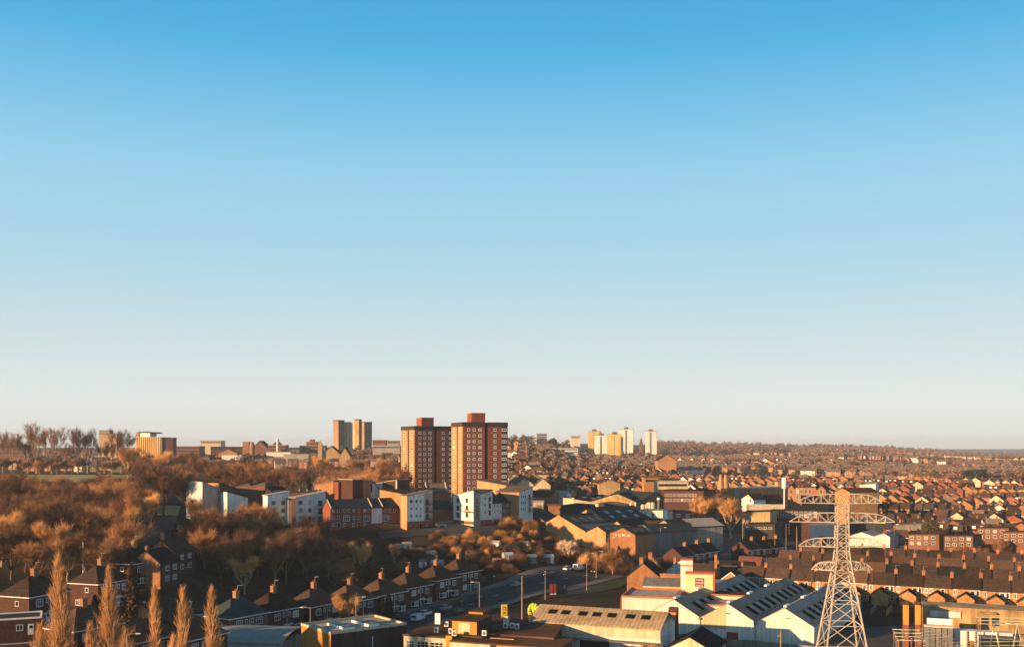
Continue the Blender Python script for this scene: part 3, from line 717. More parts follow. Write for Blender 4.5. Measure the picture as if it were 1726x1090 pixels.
# curved grey roof
t = at('barrel_roof_hall', 'low hall with a curved grey roof at the bottom edge', 'hall', 368, 222, -10)
b = MB(); b.box(0, 18, -9, 9, -2, 2.4, 'render_grey'); b.build('wall', t)
b = MB(); N = 16; zc = 6.6 - t.location.z
f = lambda a: (-9.6 * math.cos(a), zc - 3.4 + 3.4 * math.sin(a))
for i in range(N):
    (y0, z0), (y1, z1) = f(math.pi * i / N), f(math.pi * (i + 1) / N); b.slab([(-.6, y0, z0), (18.4, y0, z0), (18.4, y1, z1), (-.6, y1, z1)], .12, 'metal_pale')
b.build('roof', t)
b = MB(); b.face([(-.05, *f(math.pi * (N - i) / N)) for i in range(N + 1)], 'render_grey'); b.build('end_panel', t)

# yellow-ended flat building
t = at('flat_roofed_building', 'flat-roofed block with a bright yellow-orange end wall and dark long wall', 'building', 558, 203, 38)
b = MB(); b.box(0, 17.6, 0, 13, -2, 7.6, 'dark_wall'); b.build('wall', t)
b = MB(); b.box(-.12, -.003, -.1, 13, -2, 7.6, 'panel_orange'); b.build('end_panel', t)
b = MB(); z = 7.6; b.box(-.2, .3, -.12, 13.1, z + .003, z + .5, 'render_cream'); b.box(.303, 17.4, -.12, .25, z + .003, z + .5, 'render_cream'); b.box(17.403, 17.8, -.12, 13.1, z + .003, z + .5, 'render_cream'); b.box(.303, 17.4, 12.8, 13.1, z + .003, z + .5, 'render_cream'); b.build('parapet', t)
b = MB(); b.box(.3, 17.4, .25, 12.8, z + .001, z + .08, 'felt_pale'); rf = b.build('roof', t)
for X in (4.2, 10.0):
    for j in range(3):
        b = MB(); Y = 2.2 + j * 2.7; b.box(X, X + 2.5, Y, Y + 2.2, z + .09, z + .55, 'white_paint'); b.box(X + .2, X + 2.3, Y + .15, Y + 2.05, z + .552, z + .64, 'metal_grey'); b.build('skylight', rf)
b = MB(); b.tube((9.5, -.15, 0), (9.5, -.15, 6.2), .09, .09, 'white_paint', 6); b.build('drainpipe', t)

# office block with the brown roof
t = at('office_block', 'two-storey office with brown flat roof, rooftop huts and orange panels', 'office', 760, 203, -19)
A = Vector(XY(760, 203)); 
def loc(px, d):
    v = Vector(XY(px, d)) - A; c, s = math.cos(R(-19)), math.sin(R(-19)); return (v.x * c + v.y * s, -v.x * s + v.y * c)
z0 = gz(*XY(760, 203)); zt = 7.4 - z0
pl = [(-10.2, 0), (0, 0), (2.2, .0), (16, 6), (19.5, 17.5), (-1, 27), (-10.2, 12)]
b = MB(); b.prism([(-10.2, 0), (0, 0), (.3, 2.6), (5.5, 2.6), (6, 6.2), (19.5, 6.2), (17, 22), (-4, 26), (-10.2, 14)], -2, zt, 'dark_wall'); b.build('wall', t)
b = MB(); b.prism([(-10.5, -.5), (-.92, -.5), (.4, 2.2), (5.8, 2.2), (6.3, 5.8), (19.9, 5.8), (17.3, 22.4), (-4.2, 26.4), (-10.6, 14)], zt + .003, zt + .32, 'felt_brown'); rf = b.build('roof', t)
b = MB(); b.box(-10.3, -.9, -.25, -.004, -2, zt - 2.95, 'white_paint'); b.box(-10.3, -.9, -.25, -.004, zt - .85, zt, 'render_cream'); b.box(-10.3, -.9, -.12, -.004, zt - 2.95, zt - .85, 'render_cream')
for x in (-10.3, -8.1, -4.9, -1.4): b.box(x, x + .5, -.3, -.252, -2, zt, 'render_cream')
b.build('facade', t)
for x, w_ in ((-8.9, 1.6), (-6.1, 2.6), (-3.0, 2.8)): win(t, x, -.12, zt - 1.9, w_, 2.0, 0, 3, 2, fr=.12)
b = MB(); b.box(-.9, .4, -.5, -.003, -2, zt + .6, 'panel_orange'); b.build('pier', t)
# lower right wing
b = MB(); b.box(.45, 23, -1.6, 8, -2, zt - .35, 'dark_wall'); b.build('wing_wall', t)
b = MB(); b.box(.42, 23.3, -1.9, 8.1, zt - .347, zt - .05, 'felt_brown'); b.build('wing_roof', t)
b = MB(); b.box(.47, 9.0, -1.72, -1.604, -2, zt - .36, 'render_cream'); b.box(10.4, 15.6, -1.72, -1.604, -2, zt - .36, 'panel_orange'); b.box(15.7, 22.9, -1.72, -1.604, -2, zt - .36, 'panel_orange'); b.build('orange_panel', t)
for x in (6.6, 13.6, 20.0): win(t, x, -1.72, zt - 2.0, 2.2, 1.9, 0, 2, 2, fr=.14)
for y in (.6, 2.9, 5.2): win(t, 23.0, y, zt - 2.2, 1.4 if y != 2.9 else .8, 1.7, 90, 2, 2, fr=.12)
for y in (9, 11.5, 14): win(t, 18.9 - (y - 6) * .13, y, zt - 1.5, 1.6, 1.1, 82, 2, 1, fr=.16)
def hut(x0, x1, y0, y1, h, front, side='brick_dark', nm='roof_hut'):
    b = MB(); b.box(x0, x1, y0, y1, zt + .325, zt + h, side); b.box(x0, x1, y0 - .05, y0 - .004, zt + .325, zt + h, front); b.box(x0 - .12, x1 + .12, y0 - .12, y1 + .1, zt + h + .002, zt + h + .16, 'felt_brown'); return b.build(nm, rf)
h1 = hut(-1.2, 4.2, 3.6, 12, 2.9, 'panel_orange'); b = MB(); b.box(.2, 2.8, 3.5, 3.547, zt + .6, zt + 2.6, 'render_cream'); b.build('hut_panel', t)
hut(-1.0, 2.2, 12.4, 18, 3.4, 'panel_orange')
for x, y in ((-5.2, 3.4), (-.3, 1.2), (5.4, 3.3), (6.6, 12.8), (8.0, 13.2), (9.2, 12.6), (-5.9, 10.5), (-1.9, 3.2)):
    b = MB(); b.box(x, x + .95, y, y + .4, zt + .33, zt + 1.4, 'white_paint'); b.tube((x + .5, y - .02, zt + .85), (x + .5, y - .05, zt + .85), .36, .36, 'metal_grey', 12); b.build('air_conditioner', rf)
b = MB(); b.box(6.2, 7.2, 14, 15, zt + .33, zt + 2.6, 'render_cream'); b.box(-7.6, -6.4, 9.5, 9.8, zt + .9, zt + 3.2, 'white_paint'); b.box(8, 13, 1.0, 1.3, zt + .33, zt + .5, 'timber'); b.build('duct', rf)

# long shed with pale corrugated roof
t = at('corrugated_shed', 'long workshop with a sunlit corrugated roof and six dark rooflights', 'shed', 893, 220.5, -21.5)
L_ = 29.0; EZ, RZ = 7.9, 10.6
b = MB(); b.box(0, L_, 0, 14, -2, EZ - .1, 'render_white'); b.face([(L_, 0, EZ - .1), (L_, 14, EZ - .1), (L_, 7, RZ - .1)], 'metal_grey'); b.face([(0, 0, EZ - .1), (0, 7, RZ - .1), (0, 14, EZ - .1)], 'render_white'); b.build('wall', t)
b = MB(); b.slab([(-.2, -.4, EZ), (L_ + .2, -.4, EZ), (L_ + .2, 7, RZ), (-.2, 7, RZ)], .15, 'asbestos'); b.slab([(-.2, 7, RZ), (L_ + .2, 7, RZ), (L_ + .2, 14.4, EZ), (-.2, 14.4, EZ)], .15, 'asbestos'); rf = b.build('roof', t)
for x in (2.9, 5.9, 9.9, 13.0, 16.4, 20.5, 23.9):
    q = []; 
    for (xx, f) in ((x, .50), (x + 2.0, .50), (x + 2.0, .73), (x, .73)): q.append((xx, -.4 + 7.4 * f, EZ + (RZ - EZ) * f + .05))
    b = MB(); b.slab(q, .04, 'rooflight'); b.build('rooflight', rf)
b = MB(); b.box(3, L_ + .1, -.5, -.402, 5.9, EZ - .2, 'render_cream'); b.box(3, L_, -2.2, -.51, 5.0, 5.2, 'metal_grey'); b.build('fascia', t)
for x0, x1 in ((11.5, 18), (25.4, 28.2)):
    b = MB(); b.box(x0, x1, -.08, -.003, -1, 4.6, 'black'); b.build('doorway', t)
b = MB(); b.box(L_ + .003, L_ + .06, 2.5, 11.5, 7.0, 8.6, 'render_cream'); b.build('end_panel', t)
b = MB(); b.box(19, 20.6, -.52, -.5, 3.1, 4.4, 'white_paint'); b.build('notice', t)

# small gabled workshop
t = at('workshop', 'small cream gabled workshop with dark roof and open black doorway', 'workshop', 1162, 205, -22)
ghouse(t, 10.0, 13, 4.5, 7.2, 'y', 'render_cream', 'slate', over=.3); 
b = MB(); b.box(-2.8, 3.0, -.08, -.003, -1, 3.6, 'black'); b.build('doorway', t)
b = MB(); b.box(5.003, 5.05, 0, 13, -2, 4.4, 'render_grey'); b.build('side_panel', t)

# white triple-gabled warehouse
t = at('warehouse', 'white triple-gabled warehouse with grey roofs and rows of dark rooflights', 'warehouse', 1092, 252, -29.5)
gw, GL, E_, RG = 13.6, 56, 4.4, 8.3
b = MB()
for i in range(3): gwall(b, gw, GL, E_, RG, 'y', 'clad_white', gw * (i + .5), 0, 3)
b.build('wall', t)
b = MB(); b.box(gw + .1, gw + 6.2, -.06, -.003, 3.0, 3.1, 'clad_cream'); b.face([(gw + .1, -.05, 2.2), (gw + 6.4, -.05, 2.2), (gw + 6.4, -.05, 8.1), (gw + .1, -.05, 4.4)], 'clad_cream'); b.build('cream_panel', t)
for i in range(3):
    x0 = gw * (i + .5); h_ = gw / 2
    b = MB(); e, r_ = E_ + .12, RG + .14
    b.slab([(x0 - h_, -.15, e), (x0, -.15, r_), (x0, GL, r_), (x0 - h_, GL, e)], .12, 'clad_roof'); b.slab([(x0, -.15, r_), (x0 + h_, -.15, e), (x0 + h_, GL, e), (x0, GL, r_)], .12, 'clad_roof'); rf = b.build('roof', t)
    for sgn in (-1, 1):
        for j in range(9):
            for m_, y0 in (('rooflight', 5.5 + j * 5.6), ('rooflight_grey', 5.5 + j * 5.6 + 2.8)):
                q = [(x0 + sgn * h_ * f, yy, e + (r_ - e) * (1 - f) + .035) for f, yy in ((.38, y0), (.38, y0 + 2.6), (.80, y0 + 2.6), (.80, y0))]
                if sgn > 0: q = q[::-1]
                b = MB(); b.slab(q, .03, m_)
                if m_ == 'rooflight': b.build('rooflight', rf)
                else: b.build('pale_panel', rf)
        b = MB()
        for f in (.34, .84):
            q = [(x0 + sgn * h_ * f_, yy, e + (r_ - e) * (1 - f_) + .02) for f_, yy in ((f - .006, 0), (f - .006, GL), (f + .006, GL), (f + .006, 0))]
            b.slab(q if sgn < 0 else q[::-1], .01, 'clad_roof_line')
        b.build('roof_seam', rf)
    for y in (0.5, 17, 33):
        b = MB(); b.box(x0 - .35, x0 + .35, y, y + 3.4, r_ + .02, r_ + .45, 'white_paint'); b.build('ridge_vent', rf)
b = MB(); b.box(gw + 6.6, gw + 9.4, -.08, -.003, 0, 1.6, 'trim_red'); b.build('door', t)
b = MB(); b.box(gw * 2 - 3.6, gw * 2 - 1.2, -.08, -.003, -.5, 2.4, 'render_white'); b.box(gw * 3 - 3.8, gw * 3 - 1.0, -.08, -.003, -.5, 3.4, 'render_white'); b.build('door', t)
for x in (gw * 1.5 - .5, gw * 2.5 + .3):
    b = MB(); b.box(x, x + .9, -.5, -.05, 6.0, 6.15, 'timber_grey'); b.build('wall_light', t)
for x in (gw, gw * 2):
    b = MB(); b.tube((x, -.2, -1), (x, -.2, 4.0), .09, .09, 'metal_grey', 6); b.box(x - .35, x + .35, -.5, -.06, 4.0, 4.5, 'timber_grey'); b.build('downpipe', t)

# self storage building
t = at('storage_building', 'white self-storage units with orange edging and flat roofs', 'building', 1047, 258, -16)
wl, rf = flat(t, 13.4, 16, 7.5, 'clad_white', 'felt_pale', 6.7, 0, .45, cap='trim_orange')
b = MB(); b.box(-.1, .12, -.12, -.003, -2, 7.5, 'trim_orange'); b.box(13.3, 13.75, -.12, -.003, -2, 7.5, 'trim_orange'); b.build('corner_trim', t)
b = MB(); b.box(13.8, 30, 2.2, 13, -2, 6.0, 'clad_white'); b.box(13.8, 30, 13.01, 22, -2, 7.0, 'clad_white'); b.build('wing', t)
b = MB(); b.box(13.8, 30.1, 2.05, 2.35, 6.003, 6.3, 'trim_orange'); b.box(14, 30, 2.4, 12.9, 6.003, 6.12, 'felt_pale'); b.box(13.8, 30.1, 12.85, 13.2, 7.003, 7.35, 'trim_orange'); b.box(14, 30, 13.3, 22, 7.003, 7.1, 'felt_brown'); b.build('wing_roof', t)
t = at('storage_building', 'low grey-roofed unit with a row of red doors behind the storage units', 'building', 1084, 292, -14)
b = MB(); b.box(0, 24, 0, 5, -2, 5.8, 'render_cream'); b.build('wall', t)
b = MB(); b.slab([(-.2, -.3, 5.85), (24.2, -.3, 5.85), (24.2, 5.2, 7.6), (-.2, 5.2, 7.6)], .12, 'metal_grey'); b.build('roof', t)
for i in range(6):
    b = MB(); b.box(1 + i * 3.9, 3.9 + i * 3.9, -.08, -.003, 2.4, 5.0, 'trim_red'); b.build('door', t)
t = at('sign_tower', 'cream sign tower with square brown emblem, SELF STORAGE lettering and orange corners', 'sign', 1155, 268, -12)
b = MB(); b.box(0, 7.6, 0, 4.2, -2, 12.2, 'render_white'); b.build('wall', t)
b = MB(); b.box(.1, 7.3, -.1, -.003, 7.2, 12.1, 'sign_cream'); b.build('panel', t)
b = MB(); b.box(7.2, 7.7, -.14, -.101, 5, 12.2, 'trim_orange'); b.box(7.603, 7.72, -.1, 1.0, 5, 12.2, 'trim_orange'); b.box(-.1, 7.75, -.2, 4.3, 12.2, 12.5, 'trim_orange'); b.build('trim', t)
b = MB(); b.box(2.4, 5.1, -.16, -.103, 8.7, 11.4, 'white_paint'); b.box(2.55, 4.95, -.2, -.163, 8.85, 11.25, 'sign_brown'); b.build('emblem', t)
for i, wd in enumerate(('ready', 'steady', 'store')): textmesh(wd, .85, ['white_paint', 'white_paint', 'sign_cream'][i], t, (3.75, -.21, 10.5 - i * .75), (R(90), 0, 0))
textmesh('SELF STORAGE', .85, 'white_paint', t, (3.7, -.12, 7.5), (R(90), 0, 0))
t = at('lift_shaft', 'tall narrow white block with an open top beside the sign tower', 'tower', 1151, 272, -12)
b = MB(); b.box(-.6, 2.6, 0, 3, -2, 15.3, 'render_white'); b.build('wall', t); b = MB(); b.box(-.7, 2.7, -.1, 3.1, 15.303, 15.6, 'trim_orange'); b.box(-.7, 2.7, -.06, -.003, 13.8, 14.1, 'trim_orange'); b.build('trim', t)

# brick chimney-stub tower near shed
t = at('brick_pillar', 'narrow yellow-banded brick tower between the corrugated roof and the white warehouse', 'tower', 1134, 224, -20)
b = MB(); b.box(-1.0, 1.0, 0, 1.6, -2, 10.2, 'brick_dark'); b.box(-.95, .7, -.04, -.003, 7.4, 9.2, 'panel_orange'); b.build('wall', t)

# orange gable house and its row
t = at('brick_house', 'end house with a huge plain orange brick gable and slate roof by the road', 'house', 1084, 305, -12)
_, rf = ghouse(t, 9.8, 17, 6.6, 10.6, 'y', 'brick_orange', 'slate', over=.15); chimney(rf, -.6, .7, 10, 12.2, 1.1, .9, 3); chimney(rf, 1.2, 13, 9.4, 12.4, 1.2, .9, 3)
for y in (1.6, 6.5, 11):
    for z in (1.7, 4.9): win(t, 4.9, y, z, 1.4, 1.6, 90, 2, 2)
t = at('brick_wall', 'low orange brick yard wall behind the red doors', 'wall', 1112, 300, -14); b = MB(); b.box(0, 15, 0, .3, -1, 8.3, 'brick_orange'); b.build('panel', t)
for i, (px, d, th, k) in enumerate([(1150, 335, -15, 2), (1168, 338, -15, 1), (1194, 330, -20, 1)]): pass
t = at('rendered_house', 'house with a white triangular gable behind the lift shaft', 'house', 1146, 326, -25)
_, rf = ghouse(t, 9, 11, 5.6, 8.9, 'y', 'render_white', 'slate'); chimney(rf, -2.2, 2, 7, 9.6)
t = at('brick_house', 'house with arched white windows and a tall lit stack beside the sign tower', 'house', 1182, 312, -24)
_, rf = ghouse(t, 8.5, 9, 6.2, 9.2, 'x', 'brick_ochre', 'tile_dark'); chimney(rf, 3.9, 3, 8, 12.4, .8, .7, 1)
for x in (-1.8, 1.6):
    for z in (1.6, 4.7): win(t, x, 0, z, 1.5, 1.9, 0, 2, 2)
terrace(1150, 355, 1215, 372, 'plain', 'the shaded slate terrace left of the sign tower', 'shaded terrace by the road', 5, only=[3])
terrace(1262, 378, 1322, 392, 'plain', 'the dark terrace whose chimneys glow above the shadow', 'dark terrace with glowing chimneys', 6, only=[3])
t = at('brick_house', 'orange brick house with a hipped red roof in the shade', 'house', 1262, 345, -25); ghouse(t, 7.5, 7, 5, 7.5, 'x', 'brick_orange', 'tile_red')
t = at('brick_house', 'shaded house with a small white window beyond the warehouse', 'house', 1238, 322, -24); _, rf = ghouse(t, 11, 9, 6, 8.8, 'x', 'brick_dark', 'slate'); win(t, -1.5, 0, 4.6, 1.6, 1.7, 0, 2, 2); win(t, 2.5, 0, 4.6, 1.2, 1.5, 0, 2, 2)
t = at('brick_house', 'ochre gabled house with white window at the left end of the front terrace', 'house', 1232, 304, -24)
_, rf = ghouse(t, 7, 8, 5.3, 8, 'y', 'brick_ochre', 'tile_dark', trim='white_paint'); win(t, -2.2, 0, 4, 1.5, 2.4, 0, 1, 1, fr=.3); win(t, 1.8, 0, 3.4, 1.5, 1.6, 0, 2, 2)

# ---- parallel brick terraces on the right
front_rows = [(1165, 321, 1752, 279, 'rear', 'the ochre terrace behind the warehouse and substation', 'front brick terrace', 1, [0, 4, 0, 1, 0]),
  (1290, 338, 1830, 296, 'front', 'the second brown-roofed terrace behind the pylon', 'second brick terrace', 2, None),
  (1310, 361, 1830, 319, 'rear', 'the third brown-roofed terrace behind the pylon', 'third brick terrace', 3, None),
  (1345, 383, 1830, 342, 'front', 'the fourth brown-roofed terrace behind the pylon', 'fourth brick terrace', 4, None)]
for a in front_rows: terrace(*a[:7], seed=a[7], only=a[8])

# ================================================================== pylon
P0 = XY(1419, 170.0); gx = gz(*P0)
t = empty('electricity_pylon', 'tall pale lattice electricity pylon with four tapering cross-arm levels', 'pylon', (P0[0], P0[1], 0), -4)
def hw(z):                                           # half width of the body by height
    pts = [(-1, 5.3), (12, 3.35), (24.6, 1.45), (28, 1.0), (38, .8)]
    for (a, wa), (c, wc) in zip(pts, pts[1:]):
        if z <= c: return wa + (wc - wa) * (z - a) / (c - a)
    return .8
zs = [-.5, 6, 11.6, 16.2, 19.8, 22.6, 24.9, 26.7, 28.4, 29.8, 31.2, 32.6, 34, 35.2, 36.2]
for sx, sy in ((1, 1), (1, -1), (-1, 1), (-1, -1)):
    b = MB()
    for z0, z1 in zip(zs, zs[1:]): a, c = hw(z0), hw(z1); b.tube((sx*a, sy*a, z0), (sx*c, sy*c, z1), .16 if z0 < 24 else .125, .16 if z0 < 24 else .125, 'galvanised', 4, False)
    b.build('leg', t)
b = MB()
for z0, z1 in zip(zs, zs[1:]):
    a, c = hw(z0), hw(z1); r = .072 if z0 < 24 else .055
    for (p, q) in (((1, 1), (1, -1)), ((1, -1), (-1, -1)), ((-1, -1), (-1, 1)), ((-1, 1), (1, 1))):
        b.tube((p[0]*a, p[1]*a, z0), (q[0]*c, q[1]*c, z1), r, r, 'galvanised', 4, False); b.tube((q[0]*a, q[1]*a, z0), (p[0]*c, p[1]*c, z1), r, r, 'galvanised', 4, False)
        b.tube((p[0]*c, p[1]*c, z1), (q[0]*c, q[1]*c, z1), r, r, 'galvanised', 4, False)
        if z0 < -5:
            zm = (z0 + z1) / 2; m = hw(zm); b.tube((p[0]*m, p[1]*m, zm), ((p[0]*a + q[0]*a) / 2, (p[1]*a + q[1]*a) / 2, z0), r*.8, r*.8, 'galvanised', 4, False); b.tube((q[0]*m, q[1]*m, zm), ((p[0]*a + q[0]*a) / 2, (p[1]*a + q[1]*a) / 2, z0), r*.8, r*.8, 'galvanised', 4, False)
b.build('bracing', t)
b = MB()
for sx, sy in ((1, 1), (1, -1), (-1, 1), (-1, -1)): b.tube((sx*.8, sy*.8, 36.2), (0, 0, 38.0), .1, .08, 'galvanised', 4, False)
b.build('peak', t)
for zb, L_, rise in ((36.4, 6.6, 1.55), (33.2, 8.7, 1.6), (29.1, 7.2, 1.5), (25.2, 5.0, 1.35)):
    for s in (-1, 1):
        L = L_ * (1.12 if (s < 0 and zb > 36) else 1); a = hw(zb); c = hw(zb + rise); N = 5; b = MB(); tip = Vector((s*L, 0, zb + .1)); bw = 1.15
        rows = []
        for i in range(N + 1):
            f = i / N; x = s * (a + (L - a) * f); yb = a * (1 - f); k = 1 - .28 * f if f < .72 else .8 * (1 - f) / .28
            rows.append(((x, -max(yb, .05), zb + .1 * f), (x, max(yb, .05), zb + .1 * f), (x, -max(yb * .75, .04), zb + .12 + rise * k if i else zb + rise), (x, max(yb * .75, .04), zb + .12 + rise * k if i else zb + rise)))
        for i in range(N):
            p, q = rows[i], rows[i+1]
            for j in range(4): b.tube(p[j], q[j], .085, .08, 'galvanised', 4, False)
            for j, k in ((0, 2), (1, 3)):
                b.tube(p[j], q[k], .05, .05, 'galvanised', 4, False) if i % 2 else b.tube(p[k], q[j], .05, .05, 'galvanised', 4, False)
                b.tube(q[j], q[k], .05, .05, 'galvanised', 4, False)
            b.tube(p[0], q[1], .05, .05, 'galvanised', 4, False); b.tube(q[0], q[1], .05, .05, 'galvanised', 4, False)
        b.build('cross_arm', t)
        if zb < 36:
            for xi in (L, L * .62)[:1 if zb < 28 else 2]:
                b = MB()
                for j in range(9): b.tube((s*xi, 0, zb - .1 - j*.24), (s*xi, 0, zb - .24 - j*.24), .06 + .08 * (j % 2), .06 + .08 * (j % 2), 'porcelain', 8)
                b.build('insulator', t)
t = empty('power_line', 'thin dark cables dropping from the pylon towards the substation', 'cable', (P0[0], P0[1], 0), -4)
for (x0, z0, x1, y1) in ((-7.2, 27, -4, -26), (-8.6, 31, -6, -26), (-5, 23.4, -3, -26), (7.2, 27, 16, 20), (8.7, 31, 18, 24), (5, 23.4, 15, 18), (-5.5, 31, -5, -26)):
    b = MB(); p = Vector((x0, 0, z0))
    for i in range(8):
        f = (i + 1) / 8; q = Vector((x0 + (x1 - x0) * f, y1 * f, z0 + (6 - z0) * (f * .75 + .25 * f * f) )); b.tube(p, q, .025, .025, 'black', 3, False); p = q
    b.build('cable', t)

# ================================================================== substation
t = at('substation_building', 'long tan concrete substation wall with a dark equipment bay and orange end', 'building', 1556, 236, -20)
b = MB(); b.box(0, 25, 0, 8, -2, 8.5, 'concrete_tan'); b.build('wall', t)
b = MB(); b.box(-.15, 25.1, -.12, 8.1, 8.503, 8.75, 'concrete_tan'); b.build('coping', t)
b = MB(); b.box(25.01, 31, -3, 8, -2, 7.9, 'brick_orange'); b.build('annexe', t)
b = MB(); b.box(25.4, 27.6, -3.06, -3.003, 4.5, 7.4, 'black'); b.build('opening', t)
b = MB(); b.box(1.4, 8.0, -.3, -.004, 6.4, 7.8, 'render_white'); b.build('tank', t)
for x in (12.4, 14.6):
    b = MB(); b.box(x, x + 1.5, -.06, -.004, 5.0, 6.9, 'pane'); b.build('window', t)
b = MB(); b.box(12, 15.4, -1.0, -.005, 7.8, 8.1, 'concrete'); b.build('canopy', t)
for px, lab in ((1527, 'free-standing orange-edged blast wall, left one of the pair'), (1547, 'free-standing orange-edged blast wall, right one of the pair')):
    t = at('blast_wall', lab, 'wall', px, 229, -20); b = MB(); b.box(-.6, .6, 0, 6, -2, 10.0, 'brick_red'); b.box(-.6, .6, -.06, -.003, 5.6, 10, 'panel_orange'); b.build('panel', t)
t = at('transformer', 'large grey transformer with ribbed radiators under the tan wall', 'transformer', 1582, 226, -20)
for i in range(5):
    b = MB(); b.box(-3.0 + i*1.2, -1.95 + i*1.2, -1.6, 1.6, .3, 5.6, 'metal_grey'); b.build('radiator', t)
b = MB(); b.box(-3.2, 3.0, -1.2, 1.2, -1, .298, 'concrete'); b.box(-3.1, 2.9, -1.0, 1.0, 5.61, 6.0, 'metal_pale'); b.build('tank', t)
b = MB(); b.tube((-2.4, 0, 6.8), (2.8, 0, 6.8), .75, .75, 'white_paint', 14); [b.tube((x, 0, 5.9), (x, 0, 6.4), .1, .1, 'metal_grey', 6) for x in (-1.8, 2.2)]; b.build('conservator', t)
t = at('equipment_housing', 'long white equipment housing in the substation yard', 'box', 1640, 224, -20)
b = MB(); b.box(-6, 8, 0, 3, -1, 5.0, 'render_white'); b.build('body', t); b = MB(); [b.box(x - .1, x + .1, -.2, -.003, -1, 5.0, 'metal_grey') for x in (-4, -1, 2.2, 5)]; b.build('post', t)
t = at('switchgear_cabinet', 'dark green switchgear block behind the lattice frame', 'cabinet', 1683, 214, -20); b = MB(); b.box(-3.5, 4, 0, 3, -1, 5.2, 'slate'); b.box(-3.7, 4.2, -.2, 3.2, 5.203, 5.4, 'metal_grey'); b.build('body', t)
def insul(parent, x, y, z0, z1, r=.20):
    b = MB(); n = int((z1 - z0) / .22)
    for j in range(n): b.tube((x, y, z0 + j*.22), (x, y, z0 + j*.22 + .12), r * (1.15 if j % 2 else .6), r * (1.15 if j % 2 else .6), 'porcelain' if j % 2 else 'timber', 8)
    return b.build('insulator', parent)
def bars(name, label, px, d, th, n, L, gap, z, dz=0, post=True):
    t = at(name, label, 'busbar', px, d, th)
    for i in range(n):
        b = MB(); b.tube((0, i*gap, z - i*dz), (L, i*gap, z - i*dz), .075, .075, 'green_bar', 6); b.build('bar', t)
        for x in ((.3, L - .3) if post else (.3,)):
            insul(t, x, i*gap, z - i*dz - 1.7, z - i*dz)
            b = MB(); b.tube((x, i*gap, -1), (x, i*gap, z - i*dz - 1.7), .06, .06, 'metal_grey', 5); b.build('support_post', t)
    return t
bars('busbar_rack', 'small rack of pale green bars on brown insulators, left in the substation', 1512, 190, -10, 4, 5.0, 1.5, 9.6, -.4)
bars('busbar_rack', 'wide rack of slanting pale green bars across the substation', 1572, 184, 22, 8, 8.5, 1.1, 8.6, -.36)
bars('busbar_rack', 'long upper pair of pale bars at the right edge', 1650, 212, -8, 3, 13, 1.1, 8.8, -.5)
bars('busbar_rack', 'low row of pale bars in the bottom right corner', 1655, 186, 4, 4, 10, 1.2, 7.8, -.5)
for px, d, lab in ((1638, 190, 'tall tan insulator column in the middle of the substation'), (1722, 196, 'tall brown insulator column at the right edge')):
    t = at('insulator_column', lab, 'insulator', px, d); b = MB(); b.box(-.35, .35, -.35, .35, -1, 9.4, 'timber'); b.build('post', t)
    for dx in (-.8, .8): insul(t, dx, 0, 8.0, 11.4, .24)
t = at('a_frame_gantry', 'pale green A-shaped steel gantry at the bottom right', 'gantry', 1690, 192, -12)
for x in (-1.5, 2.6):
    b = MB(); b.tube((x - 2.2, 0, -1), (x, 0, 12.4), .12, .1, 'green_bar', 5); b.tube((x + 2.6, 0, -1), (x, 0, 12.4), .12, .1, 'green_bar', 5); b.tube((x - 1.2, 0, 5), (x + 1.2, 0, 5), .08, .08, 'green_bar', 5); b.build('leg', t)
b = MB(); b.tube((-1.5, 0, 12.4), (2.6, 0, 12.4), .1, .1, 'green_bar', 5); b.build('beam', t)

# ================================================================== street things
def lamp(px, d, th, h, lab, m='metal_pale', arm=1.6):
    t = at('street_lamp', lab, 'street lamp', px, d, th, 'street lamps'); b = MB(); b.tube((0, 0, -.5), (0, 0, 1.4), .13, .12, m, 8); b.tube((0, 0, 1.4), (0, 0, h), .085, .06, m, 8); b.build('pole', t)
    b = MB(); b.tube((0, 0, h), (arm, 0, h + .12), .05, .045, m, 6); b.build('arm', t)
    b = MB(); b.hexa([(arm - .1, -.14, h + .02), (arm + .75, -.12, h + .04), (arm + .75, .12, h + .04), (arm - .1, .14, h + .02)], [(arm - .05, -.1, h + .2), (arm + .65, -.08, h + .16), (arm + .65, .08, h + .16), (arm - .05, .1, h + .2)], 'white_paint'); b.build('lamp_head', t)
LAMPS = [(214, 178, 5, 9.0, 'street lamp between the second and third poplars'), (57, 160, 175, 5.5, 'street lamp above the timber fence at bottom left'),
 (523, 222, 180, 9.5, 'street lamp in front of the semi with the white gutter'), (600, 243, 5, 9.5, 'street lamp behind the bare roadside tree'),
 (808, 267, 180, 10, 'tall street lamp beside the two dark cars'), (919, 300, 90, 8, 'short pale post with sign head by the red hoarding'),
 (989, 320, 3, 12, 'tall street lamp in front of the white van queue'), (1005, 338, 5, 9, 'slim grey pole beside the tall lamp at the junction'),
 (1025, 352, 3, 11, 'street lamp on the allotment side of the junction'), (1113, 385, 3, 11, 'street lamp above the orange gable house'),
 (1157, 400, 178, 9, 'street lamp left of the shaded terrace'), (1212, 415, 3, 9, 'street lamp below the large bare trees at centre right'), (1174, 420, 3, 8, 'small street lamp below the golden trees')]
for a in LAMPS: lamp(*a)
t = at('wooden_pole', 'tall sunlit wooden pole rising beside the lime inflatable', 'pole', 880, 268, 0); b = MB(); b.tube((0, 0, -1), (0, 0, 11.6), .2, .15, 'timber', 8); b.build('pole', t); b = MB(); [b.tube((.2, 0, z), (.34, 0, z), .07, .07, 'metal_grey', 6) for z in (7, 8, 9, 10)]; b.build('step_bolt', t)
for px, py0, py1, d, lab in ((1366, 920, 990, 300, ''),): pass
